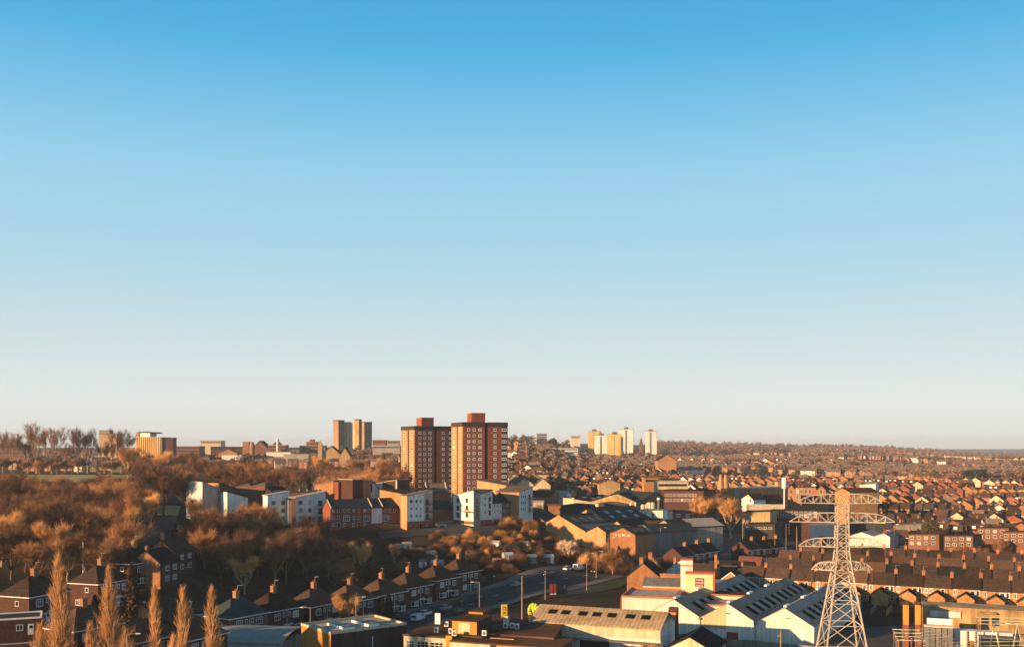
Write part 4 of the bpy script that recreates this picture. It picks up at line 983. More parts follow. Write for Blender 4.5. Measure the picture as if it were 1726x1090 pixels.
for px, d, h, lab in ((1322, 470, 28, 'tall white telecom mast with a round head'),):
    t = at('telecom_mast', lab, 'mast', px, d); b = MB(); b.tube((0, 0, -1), (0, 0, h - 5), .42, .36, 'white_paint', 10); b.build('pole', t); b = MB(); b.tube((0, 0, h - 5), (0, 0, h), 1.15, 1.15, 'white_paint', 12); b.build('antenna_shroud', t)
for px, d, h, lab, m in ((1306, 390, 10.5, 'pale square post standing on the dark terrace', 'timber'), (1290, 440, 14, 'slim green-grey column left of the telecom mast', 'metal_pale'), (1252, 425, 11, 'pair-topped grey pole beside the dark terrace', 'metal_pale'),
        (1343, 372, 16, 'thin post under the left end of the second cross-arm', 'concrete'), (1325, 380, 16, 'dark thin post left of the pylon', 'metal_grey'), (1216, 330, 8, 'thin post beside the ochre gabled house', 'metal_pale'),
        (1316, 216, 6.5, 'post with two small arms in front of the warehouse', 'timber'), (140, 266, 10, 'white flagpole against the dark wood', 'white_paint'), (880, 268, 0, '', '')):
    if not h: continue
    t = at('pole', lab, 'pole', px, d); b = MB(); b.tube((0, 0, -1), (0, 0, h), .14, .11, m, 6); b.build('post', t)
    b = MB(); b.box(-.7, .3, -.06, .06, h - 1.1, h - .95, m) if 'arms' in lab or 'topped' in lab else b.tube((0, 0, h), (0, 0, h + .12), .16, .16, m, 6); b.build('cap', t)

# lime inflatable and yellow totem sign
t = at('inflatable_figure', 'lime green inflatable arch-shaped figure on the corrugated roof corner', 'inflatable', 899, 240, -20)
b = MB(); pts = [(-1.5, 0, 4.5), (-1.9, 0, 6.3), (-1.5, 0, 8.3), (-.3, 0, 9.8), (1.2, 0, 9.9), (2.6, 0, 9.1), (3.6, 0, 8.2)]; rs = [.75, .95, 1.05, 1.1, 1.2, 1.0, .7]
for i in range(len(pts) - 1): b.tube(pts[i], pts[i+1], rs[i], rs[i+1], 'lime', 14)
b.tube((.3, 0, 9.2), (1.0, .2, 5.2), 1.1, .9, 'lime', 14); b.tube((1.8, 0, 9), (2.6, .2, 5.4), 1.0, .8, 'lime', 12); b.tube((-1.2, 0, 5.4), (1.2, 0, 5.2), .8, .8, 'lime', 12); b.build('body', t, smooth=True)
b = MB(); b.tube((-1.2, -.9, 5.6), (-.2, -1.0, 6.2), .35, .3, 'porcelain', 8); b.tube((-.4, -.9, 4.6), (.2, -1.0, 5.6), .3, .25, 'porcelain', 8); b.build('strap', t)
b = MB(); b.box(-2, 3, -1, 1, -1, 4.4, 'brick_dark'); b.build('plinth', t)
t.scale = (.45, .45, .45); t.location.z += 3.9; t.location.x -= .2
t = at('totem_sign', 'yellow upright sign with a small red emblem by the forecourt', 'sign', 850, 262, 15)
b = MB(); b.box(-1.25, 1.25, -.3, .3, 2.8, 7.4, 'yellow_sign'); b.box(-1.25, -.8, -.25, .25, -1, 2.8, 'yellow_sign'); b.box(.8, 1.25, -.25, .25, -1, 2.8, 'yellow_sign'); b.build('panel', t)
b = MB(); b.box(-.65, .65, -.36, -.303, 5.3, 6.4, 'trim_red'); b.box(-.4, .4, -.39, -.363, 5.6, 6.1, 'white_paint'); b.box(-.5, .5, -.36, -.303, 3.8, 4.6, 'trim_orange'); b.build('emblem', t)
t.scale = (.62, .62, .68)
t = at('advertising_hoarding', 'green double hoarding with a red poster on its left face beside the road', 'hoarding', 938, 302, 12)
b = MB(); b.box(-2.1, 0, -.25, .25, 1.0, 4.6, 'leaf_dark'); b.hexa([(0.02, -.25, 1), (3.8, 1.8, 1), (3.8, 2.2, 1), (0.02, .25, 1)], [(0.02, -.25, 4.6), (3.8, 1.8, 4.6), (3.8, 2.2, 4.6), (0.02, .25, 4.6)], 'slate_blue'); [b.tube((x, 0, -1), (x, 0, 1), .1, .1, 'black', 5) for x in (-1.8, -.3)]; b.tube((3.6, 1.9, -1), (3.6, 1.9, 1), .1, .1, 'black', 5); b.build('frame', t)
b = MB(); b.box(-1.9, -.2, -.31, -.253, 1.3, 4.4, 'trim_red'); b.box(-1.2, -.4, -.34, -.313, 2.6, 3.6, 'sign_brown'); b.box(-1.85, -.25, -.34, -.313, 1.35, 1.7, 'white_paint'); b.build('poster', t)
b = MB(); b.box(2.6, 3.0, 1.0, 1.15, 2.9, 3.9, 'metal_pale'); b.build('notice', t)
t = at('triangular_sign', 'red-edged triangular warning sign on a thin post by the pavement', 'sign', 833, 318, 10)
b = MB(); b.tube((0, 0, -.5), (0, 0, 2.6), .04, .04, 'metal_grey', 5); b.build('post', t)
b = MB(); b.prism([(-.5, 0), (.5, 0), (.5, .04), (-.5, .04)], 2.5, 2.6, 'trim_red'); b.face([(-.55, -.05, 2.5), (.55, -.05, 2.5), (0, -.05, 3.4)], 'trim_red'); b.face([(-.3, -.07, 2.62), (.3, -.07, 2.62), (0, -.07, 3.15)], 'white_paint'); b.build('sign_plate', t)
for px, py, lab in ((822, 1001, ''),): pass
t = at('traffic_light', 'traffic light showing red and green by the junction trees', 'traffic light', 972, 350, 10); b = MB(); b.tube((0, 0, -.5), (0, 0, 3.6), .06, .06, 'black', 6); b.box(-.2, .2, -.15, .15, 3.6, 4.7, 'black'); b.build('pole', t)
b = MB(); b.box(-.13, .13, -.2, -.153, 4.35, 4.6, 'lamp_red'); b.build('light', t)

# ================================================================== vehicles
def car_proto(body, kind='hatch'):
    t = empty({'van': 'parked_van', 'panel': 'parked_van', 'truck': 'box_truck'}.get(kind, 'car'), '', 'car')
    if kind == 'hatch': prof = [(-2.05, .35), (-2.1, .75), (-1.9, 1.0), (2.0, .95) , (2.1, .7), (2.1, .35)]; cab = [(-1.85, .98), (-1.45, 1.48), (.25, 1.5), (1.15, .96)]; L = 2.1; W_ = .86; wx = 1.3
    elif kind == 'panel': prof = [(-2.2, .35), (-2.25, 1.1), (-2.1, 1.85), (.6, 1.9), (1.35, 1.15), (2.15, 1.0), (2.25, .7), (2.25, .35)]; cab = None; L = 2.25; W_ = .9; wx = 1.4
    elif kind == 'van': prof = [(-2.7, .4), (-2.75, 1.3), (-2.6, 2.2), (1.2, 2.25), (2.0, 1.35), (2.65, 1.15), (2.75, .8), (2.75, .4)]; cab = None; L = 2.7; W_ = .98; wx = 1.75
    else: prof = [(-3.4, .6), (-3.4, 1.0), (1.7, 1.0), (1.7, 2.3), (2.5, 2.35), (3.0, 1.4), (3.3, 1.2), (3.35, .5)]; cab = None; L = 3.3; W_ = 1.05; wx = 2.2
    def ext(b, pr, w0, m):
        n = len(pr); i = len(b.v); b.v += [(x, -w0, z) for x, z in pr] + [(x, w0, z) for x, z in pr]; k = b.mi(m)
        b.f.append(tuple(i + j for j in range(n))); b.m.append(k); b.f.append(tuple(i + n + j for j in reversed(range(n)))); b.m.append(k)
        for j in range(n): b.f.append((i + (j + 1) % n, i + j, i + n + j, i + n + (j + 1) % n)); b.m.append(k)
    b = MB(); ext(b, prof, W_, body)
    if cab: ext(b, [(x, z + .035) if z > 1.2 else (x, z) for x, z in cab][:0] or [(-1.4, 1.475), (-1.3, 1.53), (.15, 1.54), (.3, 1.49)], W_ * .8, body)
    if kind == 'truck': b.box(-3.5, 1.5, -1.1, 1.1, 1.05, 3.3, 'white_paint')
    bo = b.build('body', t)
    if cab:
        b = MB(); n = 4; i = 0; q0 = [(x, -W_ * (.94 if z < 1.2 else .78), z) for x, z in cab]; q1 = [(x, -y, z) for x, y, z in q0]
        b.v = q0 + q1; b.mi('pane'); b.f = [(0, 1, 2, 3), (7, 6, 5, 4), (1, 0, 4, 5), (2, 1, 5, 6), (3, 2, 6, 7), (0, 3, 7, 4)]; b.m = [0] * 6; b.build('glass', t)
    elif kind == 'panel': b = MB(); b.box(-2.27, -2.2, -.7, .7, 1.15, 1.65, 'pane'); b.slab([(.68, -.75, 1.86), (.68, .75, 1.86), (1.33, .8, 1.2), (1.33, -.8, 1.2)][::-1], -.03, 'pane'); b.box(.5, 1.1, -.92, .92, 1.2, 1.6, 'pane'); b.build('glass', t)
    elif kind == 'van': b = MB(); b.box(-2.77, -2.7, -.75, .75, 1.4, 2.0, 'pane'); b.slab([(1.26, -.85, 2.2), (1.26, .85, 2.2), (1.97, .88, 1.42), (1.97, -.88, 1.42)][::-1], -.03, 'pane'); b.box(.7, 1.5, -1.0, 1.0, 1.35, 1.85, 'pane'); b.build('glass', t)
    else: b = MB(); b.slab([(2.54, -.9, 2.3), (2.54, .9, 2.3), (2.98, .92, 1.5), (2.98, -.92, 1.5)][::-1], -.03, 'pane'); b.box(1.9, 2.5, -1.07, 1.07, 1.45, 2.1, 'pane'); b.build('glass', t)
    for sx in (-1, 1):
        for sy in (-1, 1): b = MB(); b.tube((sx*wx, sy*(W_ - .22), .33), (sx*wx, sy*(W_ + .02), .33), .33, .33, 'tyre', 12); b.tube((sx*wx, sy*(W_ + .02), .33), (sx*wx, sy*(W_ + .035), .33), .19, .18, 'car_silver', 8); b.build('wheel', t)
    for sy in (-1, 1):
        b = MB(); y = sy * W_ * .8; b.box(-L - .06, -L + .06, y - .13, y + .13, .75, .98, 'lamp_red'); b.build('taillight', t)
        b = MB(); b.box(L - .1, L + .03, y - .16, y + .16, .62, .8, 'white_paint'); b.build('headlight', t)
    return Proto(t)
CP = {k: car_proto('car_' + k) for k in ('white', 'silver', 'dark', 'blue', 'red')}; CV = car_proto('car_white', 'van'); CPN = car_proto('car_white', 'panel'); CT = car_proto('car_white', 'truck')
def onroad(px, d, off=0.34):
    x, y = XY(px, d); return (x, y, gz(x, y) + off)
def rdir(px, d):
    x, y = XY(px, d); i = min(range(1, len(RQ) - 1), key=lambda i: (RQ[i].x - x) ** 2 + (RQ[i].y - y) ** 2); v = RQ[i+1] - RQ[i-1]; return math.degrees(math.atan2(v.y, v.x))
for pr, px, d, lab, c, sg in ((CPN, 704, 263, 'white van at the near end of the traffic', 'van', 0), (CP['white'], 717, 270.5, 'white car just ahead of the white van', 'car', 0),
    (CP['silver'], 751, 280, 'silver car between the white car and the dark cars', 'car', 0), (CP['dark'], 779, 289, 'black car behind the dark estate', 'car', 0), (CP['dark'], 811, 295, 'dark car beside the tall street lamp', 'car', 0),
    (CP['silver'], 870, 315, 'silver car alone in the middle of the road', 'car', 0), (CP['dark'], 926, 330, 'dark car level with the red hoarding', 'car', 180), (CP['white'], 958, 343, 'white car behind the camper van', 'car', 0),
    (CV, 977, 347, 'white van with high roof in the queue', 'van', 0), (CV, 984, 354, 'second white van ahead in the queue', 'van', 0), (CP['dark'], 1005, 345, 'dark car coming towards the junction', 'car', 180), (CP['white'], 1029, 357, 'pale police-like car at the junction', 'car', 0), (CP['red'], 1048, 368, 'red car at the far end of the road', 'car', 0)):
    pr.put(onroad(px, d), rdir(px, d) + sg, lab, 'vehicles on the main road', cat=c)
for pr, px, d, th, lab in ((CP['dark'], 276, 302, 95, 'dark car on the side road on the hill'), (CP['white'], 269, 290, 95, 'small white car at the foot of the side road'), (CP['red'], 293, 330, 60, 'dark red car parked high on the side road'), (CP['blue'], 744, 369, 20, 'bright blue car parked beside the white flats'), (CP['dark'], 785, 376, 10, 'dark blue car behind the railings'),
    (CP['silver'], 303, 338, 100, 'silver car parked by the white flats'), (CP['dark'], 775, 273, 50, 'black car parked in a front drive'), (CP['blue'], 98, 480, 0, 'blue car parked beyond the park field'), (CP['white'], 107, 482, 10, 'white car parked beyond the park field')):
    x, y = XY(px, d); pr.put((x, y, gz(x, y) + .38), th, lab, cat='car')
x, y = XY(1001, 196); CV.put((x, y, gz(x, y) + .15), 250, 'white van parked before the workshop doors', cat='van')
x, y = XY(1046, 200); CT.put((x, y, gz(x, y) + .15), 240, 'white box truck beside the workshop door', cat='truck')

rc = random.Random(8)
for i, px in enumerate((1272, 1283, 1292, 1300, 1331, 1342, 1350, 1361, 1372, 1384)):
    d = 520 + rc.uniform(-8, 8) if px < 1320 else 585 + rc.uniform(-6, 6); x, y = XY(px, d)
    rc.choice([CP['white'], CP['silver'], CP['dark'], CP['red'], CPN]).put((x, y, gz(x, y) + .1), rc.choice((0, 80, 20, 170)), f'{ORD[i]} from left of the cars parked below the ornate school', 'cars parked below the school', cat='car')
for i, px in enumerate((1110, 1122, 1128, 1447, 1460, 1511, 1519)):
    d = 398 + rc.uniform(-4, 4) if px < 1200 else 425; x, y = XY(px, d)
    rc.choice([CP['white'], CP['silver'], CP['dark'], CPN]).put((x, y, gz(x, y) + .4), rc.choice((0, 80, 20, 170)), f'{ORD[i]} from left of the vehicles parked in the middle-distance yards', 'vehicles in the yards', cat='car')
# yard clutter in front of the warehouse
rg = random.Random(11)
for i, (px, d, w_, h, m, lab, nm) in enumerate([(1262, 218, 4.5, 2.2, 'timber', 'stack of orange timber pallets by the warehouse', 'pallet_stack'), (1300, 210, 6, 1.4, 'timber', 'low stack of pale planks in the yard', 'timber_stack'), (1330, 200, 7, 1.2, 'timber_grey', 'grey plank stack near the pylon foot', 'timber_stack'),
      (1235, 212, 5, 2.4, 'black', 'black tarpaulin-covered heap in the warehouse yard', 'covered_heap'), (1285, 200, 6, 1.8, 'metal_grey', 'heap of grey scrap panels', 'scrap_heap'), (1228, 196, 5, 2.6, 'tarp_blue', 'blue tarpaulin heap in the shade', 'covered_heap'), (1355, 190, 1.8, 2.2, 'tarp_cyan', 'small turquoise cabin near the pylon foot', 'cabin'), (1200, 190, 6, 1.6, 'timber', 'long timber pile at the bottom edge', 'timber_stack'),
      (1405, 212, 5, 1.6, 'timber_grey', 'grey crates inside the pylon legs', 'crate_stack'), (1310, 190, 5, 2.0, 'black', 'dark machinery heap at the bottom edge', 'machinery')]):
    t = at(nm, lab, nm.replace('_', ' '), px, d, rg.uniform(-30, 10)); b = MB(); n = 5
    for k in range(n * 3):
        x, y, z = rg.uniform(-w_/2, w_/2) * .6, rg.uniform(-1.5, 1.5), h * (k // 3) / n; ww = w_ * rg.uniform(.3, .5); a = rg.uniform(-.2, .2)
        c, s = math.cos(a), math.sin(a); q = [(x + dx * c - dy * s, y + dx * s + dy * c) for dx, dy in ((-ww, -.5), (ww, -.5), (ww, .5), (-ww, .5))]
        b.prism(q, z - .5 + .01 * k, z + h / n * rg.uniform(.7, 1), m)
    b.build('stack', t)
t = at('brick_wall', 'low pale wall along the foot of the warehouse', 'wall', 1135, 238, -25); b = MB(); b.box(0, 50, 0, .3, -1, 1.6, 'concrete'); b.build('panel', t)
# ================================================================== buildings whose front outline runs along a line on the ground
class PB:
    def __init__(s, name, label, cat, A, B, prof, L, wm, rm, back=None, group=None, t=.25, base=None, over=.35, sides=None):
        s.A = Vector(XY(*A)); s.B = Vector(XY(*B)); v = s.B - s.A; s.th = math.atan2(v.y, v.x); s.u = v.normalized()
        z = min(gz(*s.A), gz(*s.B)); s.z = z; s.t = empty(name, label, cat, (s.A.x, s.A.y, z), math.degrees(s.th), group)
        P = [s.lx(*p) for p in prof]; s.P = P; s.L = L; sh = s.sh = 0 if back is None else back   # back: sideways shift of the rear
        b = MB(); n = len(P); f = [(x, 0, zz) for x, zz in P]; k = [(x + sh, L, zz) for x, zz in P]; lo = -4
        b.face([(P[0][0], 0, lo), (P[-1][0], 0, lo)] + f[::-1], wm); b.face([(P[-1][0] + sh, L, lo), (P[0][0] + sh, L, lo)] + k, wm)
        b.face([(P[0][0] + sh, L, lo), (P[0][0], 0, lo), f[0], k[0]], sides or wm); b.face([(P[-1][0], 0, lo), (P[-1][0] + sh, L, lo), k[-1], f[-1]], sides or wm); s.wall = b.build('wall', s.t)
        b = MB()
        for i in range(n - 1):
            (x0, z0), (x1, z1) = P[i], P[i+1]
            if abs(x1 - x0) < .05: continue
            e0 = over if i == 0 else 0; e1 = over if i == n - 2 else 0; sl = (z1 - z0) / (x1 - x0); a = (x0 - e0, z0 - e0 * sl); c = (x1 + e1, z1 + e1 * sl)
            b.slab([(a[0], -over, a[1] + t), (c[0], -over, c[1] + t), (c[0] + sh, L + over, c[1] + t), (a[0] + sh, L + over, a[1] + t)], t - .02, rm)
        s.roof = b.build('roof', s.t)
    def ray(s, px):
        k = (px - CX) / F; A, u = s.A, s.u      # A + u*t = (k*d, d)
        t = (k * A.y - A.x) / (u.x - k * u.y); return t, A.y + u.y * t
    def lx(s, px, py):
        t, d = s.ray(px); return (t, ZP(py, d) - s.z)
    def w(s, px, py, w=1.2, h=1.3, cols=2, rows=1, fm='white_paint', pm='pane', name='window', fr=.09):
        x, z = s.lx(px, py); return win(s.t, x, 0, z, w, h, 0, cols, rows, fm, pm, name, fr)
    def rect(s, px0, py0, px1, py1, m, name, y=-.05, t=.045):
        a, z1 = s.lx(px0, py0); c, z0 = s.lx(px1, py1); b = MB(); b.box(a, c, y, y + t, min(z0, z1), max(z0, z1), m); return b.build(name, s.t)
    def balcony(s, px0, px1, py, dep=1.1):
        a, z = s.lx(px0, py); c, _ = s.lx(px1, py); b = MB(); b.box(a, c, -dep, -.003, z - .1, z + .05, 'slate')
        n = max(4, int((c - a) / .3)); [b.box(a + (c - a) * i / n - .02, a + (c - a) * i / n + .02, -dep, -dep + .04, z + .05, z + 1.05, 'metal_grey') for i in range(n + 1)]; b.box(a, c, -dep - .01, -dep + .05, z + 1.05, z + 1.12, 'metal_grey'); return b.build('balcony', s.t)
FL = 'flats on the rise below the towers'
p = PB('apartment_building', 'tall white-ended flats with a thin flat roof, leftmost of the white flats', 'flats', (341, 368), (383, 377), [(341, 813), (369, 823), (369.2, 830), (383, 830)], 9.4, 'render_grey', 'metal_pale', sides='render_white')
for y in (846, 858, 870): p.w(374, y, 1.2, 1.5)
b = MB(); [b.box(-.07, -.003, 5.2, 7.0, z, z + 1.8, 'pane') for z in (1.5, 4.3, 7.1)]; b.build('side_window', p.t)
p = PB('apartment_building', 'flats with an ochre upper storey and dark brick side behind the leftmost white flats', 'flats', (371, 388), (402, 396), [(371, 814), (402, 826)], 9, 'brick_brown', 'slate', sides='render_ochre')
p = PB('apartment_building', 'grey-white rendered flats half hidden by bare trees, second white block from the left', 'flats', (383, 370), (418, 376), [(383, 829), (418, 838)], 5, 'render_white', 'slate')
for px in (392.5, 409):
    for y in (860, 874): p.w(px, y, 1.2, 1.2, 1)
p = PB('apartment_building', 'brown brick flats with twin low grey roofs behind the bare tree', 'flats', (398, 400), (447, 398), [(398, 821), (421, 815), (421.2, 820), (447, 814)], 12, 'brick_brown', 'metal_grey')
p = PB('brick_house', 'small orange brick gable between the brown flats and white flats', 'house', (446, 392), (458, 390), [(446, 829), (450, 820.5), (458, 829)], 8, 'brick_orange', 'slate')
p = PB('apartment_building', 'white flats with small windows left of the tan link, roof rising right', 'flats', (451, 366), (488, 372), [(451, 835), (488, 828.5)], 3.5, 'render_white', 'metal_pale')
for px in (461, 477):
    for y in (847, 860, 873): p.w(px, y, 1.5, 1.5, 2, fm='metal_grey')
p = PB('apartment_building', 'narrow tan stair link between two white blocks of flats', 'flats', (486, 368), (500, 369), [(486, 842), (500, 842)], 7, 'render_grey', 'slate'); p.w(495, 848, .8, 1.8, 1); p.w(495, 861, .8, 1.8, 1)
p = PB('apartment_building', 'wide white flats with balconies at the right end and roof rising right', 'flats', (499, 366), (549, 374.5), [(499, 839), (549, 829)], 4.5, 'render_white', 'metal_pale', sides='brick_dark')
for y in (846.5, 859.5, 872.5):
    p.w(506.5, y, 1.6, 1.5, 2, fm='metal_grey'); p.w(522, y, 1.3, 1.5, 1, fm='metal_grey'); p.w(539.5, y + 1, 1.7, 2.0, 2, fm='metal_grey'); p.balcony(535, 544, y + 5.5, .5)
p = PB('terraced_house', 'long slate roof with white stepped parapets behind the white flats', 'house', (460, 385), (540, 388), [(460, 829), (540, 829)], .6, 'brick_brown', 'slate_blue')
b = MB(); a = p.P[0][0]; c = p.P[-1][0]; z = p.P[0][1] - 3; groof(b, c - a, 9, z, z + 3.4, 'x', 'slate_blue', (a + c) / 2, 0); [b.hexa([(x, -.3, z), (x + .3, -.3, z), (x + .3, 4.5, z + 3.4), (x, 4.5, z + 3.4)], [(x, -.3, z + .5), (x + .3, -.3, z + .5), (x + .3, 4.5, z + 3.95), (x, 4.5, z + 3.95)], 'render_cream') for x in (9.5, 12.5, c - 1)]; b.build('pitched_roof', p.t)
# brick terrace in front
p = PB('terraced_house', 'three-storey dark brick terrace with slate roof, white bays and white middle section', 'house', (557, 363), (679, 380), [(557, 857), (679, 856)], .5, 'brick_red', 'slate_blue', over=.1)
a, c, z = p.P[0][0], p.P[-1][0], p.P[0][1]; b = MB(); gwall(b, c - a, 6, z - .1, z + 2.6, 'x', 'brick_red', (a + c) / 2, .5); groof(b, c - a, 6.5, z, z + 2.9, 'x', 'slate_blue', (a + c) / 2, 0)
for px in (557, 626, 644, 678):
    x, _ = p.lx(px, 850); b.hexa([(x, -.3, z - .2), (x + .32, -.3, z - .2), (x + .32, 3.25, z + 2.8), (x, 3.25, z + 2.8)], [(x, -.3, z + .4), (x + .32, -.3, z + .4), (x + .32, 3.25, z + 3.4), (x, 3.25, z + 3.4)], 'render_cream')
b.build('pitched_roof', p.t)
p.rect(626.5, 856.5, 643.5, 881, 'render_white', 'white_panel')
for px in (561.5, 570.5, 580, 588, 596, 605, 615, 622, 635, 649, 656, 665, 673.5): p.w(px, 860, .85, 1.15, 1)
for px in (561.5, 570.5, 596, 605, 630, 656, 673.5): p.w(px, 872, .85, 1.3, 1)
for px in (584, 618, 649): p.w(px, 873, 2.4, 2.2, 3, 2, fm='white_paint', pm='pane_blue')
p.w(640, 873, 1.2, 2.1, 2, 1, fm='metal_grey')
for px in (561.5, 581, 596, 614, 649, 673.5): p.w(px, 884, .95, 1.3, 2)
for px in (571, 605, 664): x, zz = p.lx(px, 889); door(p.t, x, 0, zz, m='black')
p = PB('apartment_building', 'orange brick flats with a grey roof rising right behind the slate terrace', 'flats', (530, 398), (562, 391), [(530, 817.5), (562, 811)], 9, 'brick_orange', 'metal_grey'); p.w(541, 825, 1, 1.3); b = MB(); b.box(p.P[-1][0] + .003, p.P[-1][0] + 2.6, .2, 9, -4, p.P[-1][1] - .2, 'brick_red'); b.build('stair_wall', p.t)
p = PB('apartment_building', 'orange brick flats with one tiny window and a white-edged roof', 'flats', (571, 393), (594, 387), [(571, 815), (594, 811)], 9, 'brick_orange', 'metal_grey'); p.w(585.5, 825, .9, 1.0, 1, fm='metal_grey'); p.w(585.5, 836.5, .9, .8, 1)
p = PB('apartment_building', 'dark brown brick stair block with a white roof slab behind the slate terrace', 'flats', (594.5, 386), (611.5, 390), [(594.5, 808.5), (611.5, 808.5)], 8, 'brick_dark', 'metal_pale')
p = PB('apartment_building', 'narrow white flats right of the dark brown stair block', 'flats', (612, 391), (632, 396), [(612, 810), (632, 815)], 8, 'render_white', 'slate'); p.w(626, 822, 1.0, 3.4, 1, 1, fm='metal_grey')
p = PB('apartment_building', 'bright white flats with a rising roof and dark brick end beside the left tower', 'flats', (631, 400), (669, 394), [(631, 815.5), (669, 809)], 8, 'render_white', 'metal_pale', sides='brick_dark'); p.w(638, 822, .9, 1.2, 1); p.w(648, 822, .9, 1.2, 1)
p = PB('brick_building', 'dark brown brick block adjoining the bright white flats', 'building', (669.3, 394), (686, 400), [(669.3, 808.5), (686, 809)], 7, 'brick_dark', 'slate')
p = PB('apartment_building', 'low ochre-orange flats with the roof falling right, behind the white corner flats', 'flats', (640, 384), (684, 377), [(640, 825), (669, 830.5), (684, 834)], 8, 'render_ochre', 'tile_brown')
p = PB('apartment_building', 'white corner flats with nine square windows and balconies over a brick ground floor', 'flats', (686, 365), (729, 372.5), [(686, 835.5), (729, 827)], 4, 'render_white', 'tile_grey', back=0, sides='render_ochre')
p.rect(715.5, 830.5, 728.8, 879, 'render_grey', 'grey_bay', -.03, .026); p.rect(685.9, 879, 729.1, 892, 'brick_red', 'brick_base', -.08, .076)
for y in (844.5, 857, 869):
    for px in (693, 702, 709): p.w(px, y, .95, 1.15, 1 if y < 850 else 2, fm='metal_grey' if y < 850 else 'white_paint')
    p.w(720, y + 1, 1.3, 1.9, 2, fm='metal_grey'); p.balcony(715.5, 728.5, y + 5.5, .9)
for px in (692, 702, 719): p.w(px, 883, 1.1, 1.1, 2)
x, zz = p.lx(708.5, 889.5); door(p.t, x, -.08, zz, m='black')
p = PB('brick_house', 'red brick house with lit brown roof and white-topped parapet gables behind the corner flats', 'house', (719, 410), (754, 412), [(719, 829), (754, 829)], .6, 'brick_red', 'tile_brown')
a, c, z = p.P[0][0], p.P[-1][0], p.P[0][1]; b = MB(); groof(b, c - a, 9, z, z + 3.2, 'x', 'tile_grey', (a + c) / 2, 0); [b.hexa([(x, -.2, z), (x + .4, -.2, z), (x + .4, 4.5, z + 3.2), (x, 4.5, z + 3.2)], [(x, -.2, z + .5), (x + .4, -.2, z + .5), (x + .4, 4.5, z + 3.9), (x, 4.5, z + 3.9)], 'render_cream') for x in (a, c - .4)]; b.build('pitched_roof', p.t); p.w(736, 838, 1, 1.2, 1)
p = PB('brick_house', 'low shaded brick building with a slate roof between the two groups of white flats', 'house', (730, 385), (762, 388), [(730, 858), (762, 858)], .6, 'brick_brown', 'slate_blue')
a, c, z = p.P[0][0], p.P[-1][0], p.P[0][1]; b = MB(); groof(b, c - a, 8, z, z + 2.8, 'x', 'slate_blue', (a + c) / 2, 0); b.build('pitched_roof', p.t)
p = PB('apartment_building', 'white corner flats with big openings and a lit left front, right-hand group', 'flats', (764, 380), (798, 371), [(764, 834), (798, 826.5)], 8.5, 'render_white', 'tile_grey', sides='render_grey')
for y in (843, 855.5, 867.5):
    p.w(772, y, 1.7, 1.9, 2, fm='metal_grey'); p.w(787, y, 1.5, 1.7, 2, fm='metal_grey')
p.rect(763.8, 875.5, 798.2, 884, 'brick_red', 'brick_base', -.08, .076); p.balcony(782, 797.5, 861.5, 1.2)
p = PB('apartment_building', 'grey-rendered corner bay of flats with stacked balconies', 'flats', (798.3, 371.5), (809, 372.5), [(798.3, 827), (809, 829)], 7, 'render_grey', 'slate')
for y in (843, 855.5, 867.5): p.w(803, y, 1.1, 1.8, 1, fm='metal_grey'); p.balcony(799.5, 808, y + 5, .8)
p = PB('apartment_building', 'shaded white flats with lit round-looking windows, roof rising right', 'flats', (809.5, 373), (830, 376.5), [(809.5, 833), (830, 826)], 10, 'render_white', 'tile_grey')
p.rect(809.6, 876, 829.9, 884, 'brick_red', 'brick_base', -.08, .076)
for y in (840, 851, 862.5): p.w(817.5, y, .8, 1.1, 1); p.w(825.5, y + 1, 1.0, 2.0, 1, fm='metal_grey')
p = PB('terraced_house', 'white-walled terrace section with steep slate roof beside the brick section', 'house', (830.5, 379), (846, 384), [(830.5, 848), (846, 847.5)], .5, 'render_white', 'slate_blue')
a, c, z = p.P[0][0], p.P[-1][0], p.P[0][1]; b = MB(); groof(b, c - a, 9, z, z + 4, 'x', 'slate_blue', (a + c) / 2, 0); b.build('pitched_roof', p.t)
for y in (852, 862): [p.w(px, y, .7, 1.3, 1) for px in (833.5, 839, 843.5)]
p = PB('terraced_house', 'dark brick terrace section with hipped slate roof before the ochre flats', 'house', (846.3, 384), (874, 392), [(846.3, 847.5), (874, 846)], .5, 'brick_brown', 'slate_blue')
a, c, z = p.P[0][0], p.P[-1][0], p.P[0][1]; b = MB(); hiproof(b, c - a, 9, z, z + 4, 'slate_blue', None, (a + c) / 2, .3); b.build('pitched_roof', p.t)
for y in (850.5, 861): [p.w(px, y, .8 if px != 863 else 1.6, 1.2, 1) for px in (850, 856, 863, 869)]
p = PB('apartment_building', 'large plain ochre flats with the roof falling right in front of the right tower', 'flats', (804, 405), (853, 399), [(804, 809.5), (853, 818)], 9, 'render_ochre', 'tile_grey'); p.w(843.5, 825, .8, 1.3, 1, fm='black'); p.w(815, 826, .8, .6, 1, fm='black')
p = PB('apartment_building', 'white and grey flats at the right end with an ochre side and rising roof', 'flats', (875, 386), (898, 392), [(875, 829.5), (898, 820.5)], 10, 'render_white', 'tile_grey', sides='render_ochre', back=-2)
for y in (836.5, 847, 857.5):
    for px in (878.5, 882.5, 886): p.w(px, y, .7, 1.2, 1)
    p.w(892.5, y, 1.1, 1.8, 2, fm='metal_grey'); p.balcony(889.5, 897, y + 4.5, .6)
t = at('railing_fence', 'grey railing fence along the car park below the white flats', 'fence', 722, 357, 12)
b = MB(); [b.box(i*.9, i*.9 + .07, 0, .05, -1, 1.6, 'metal_pale') for i in range(26)]; b.box(0, 23, .01, .04, 1.4, 1.48, 'metal_pale'); b.build('rail', t)

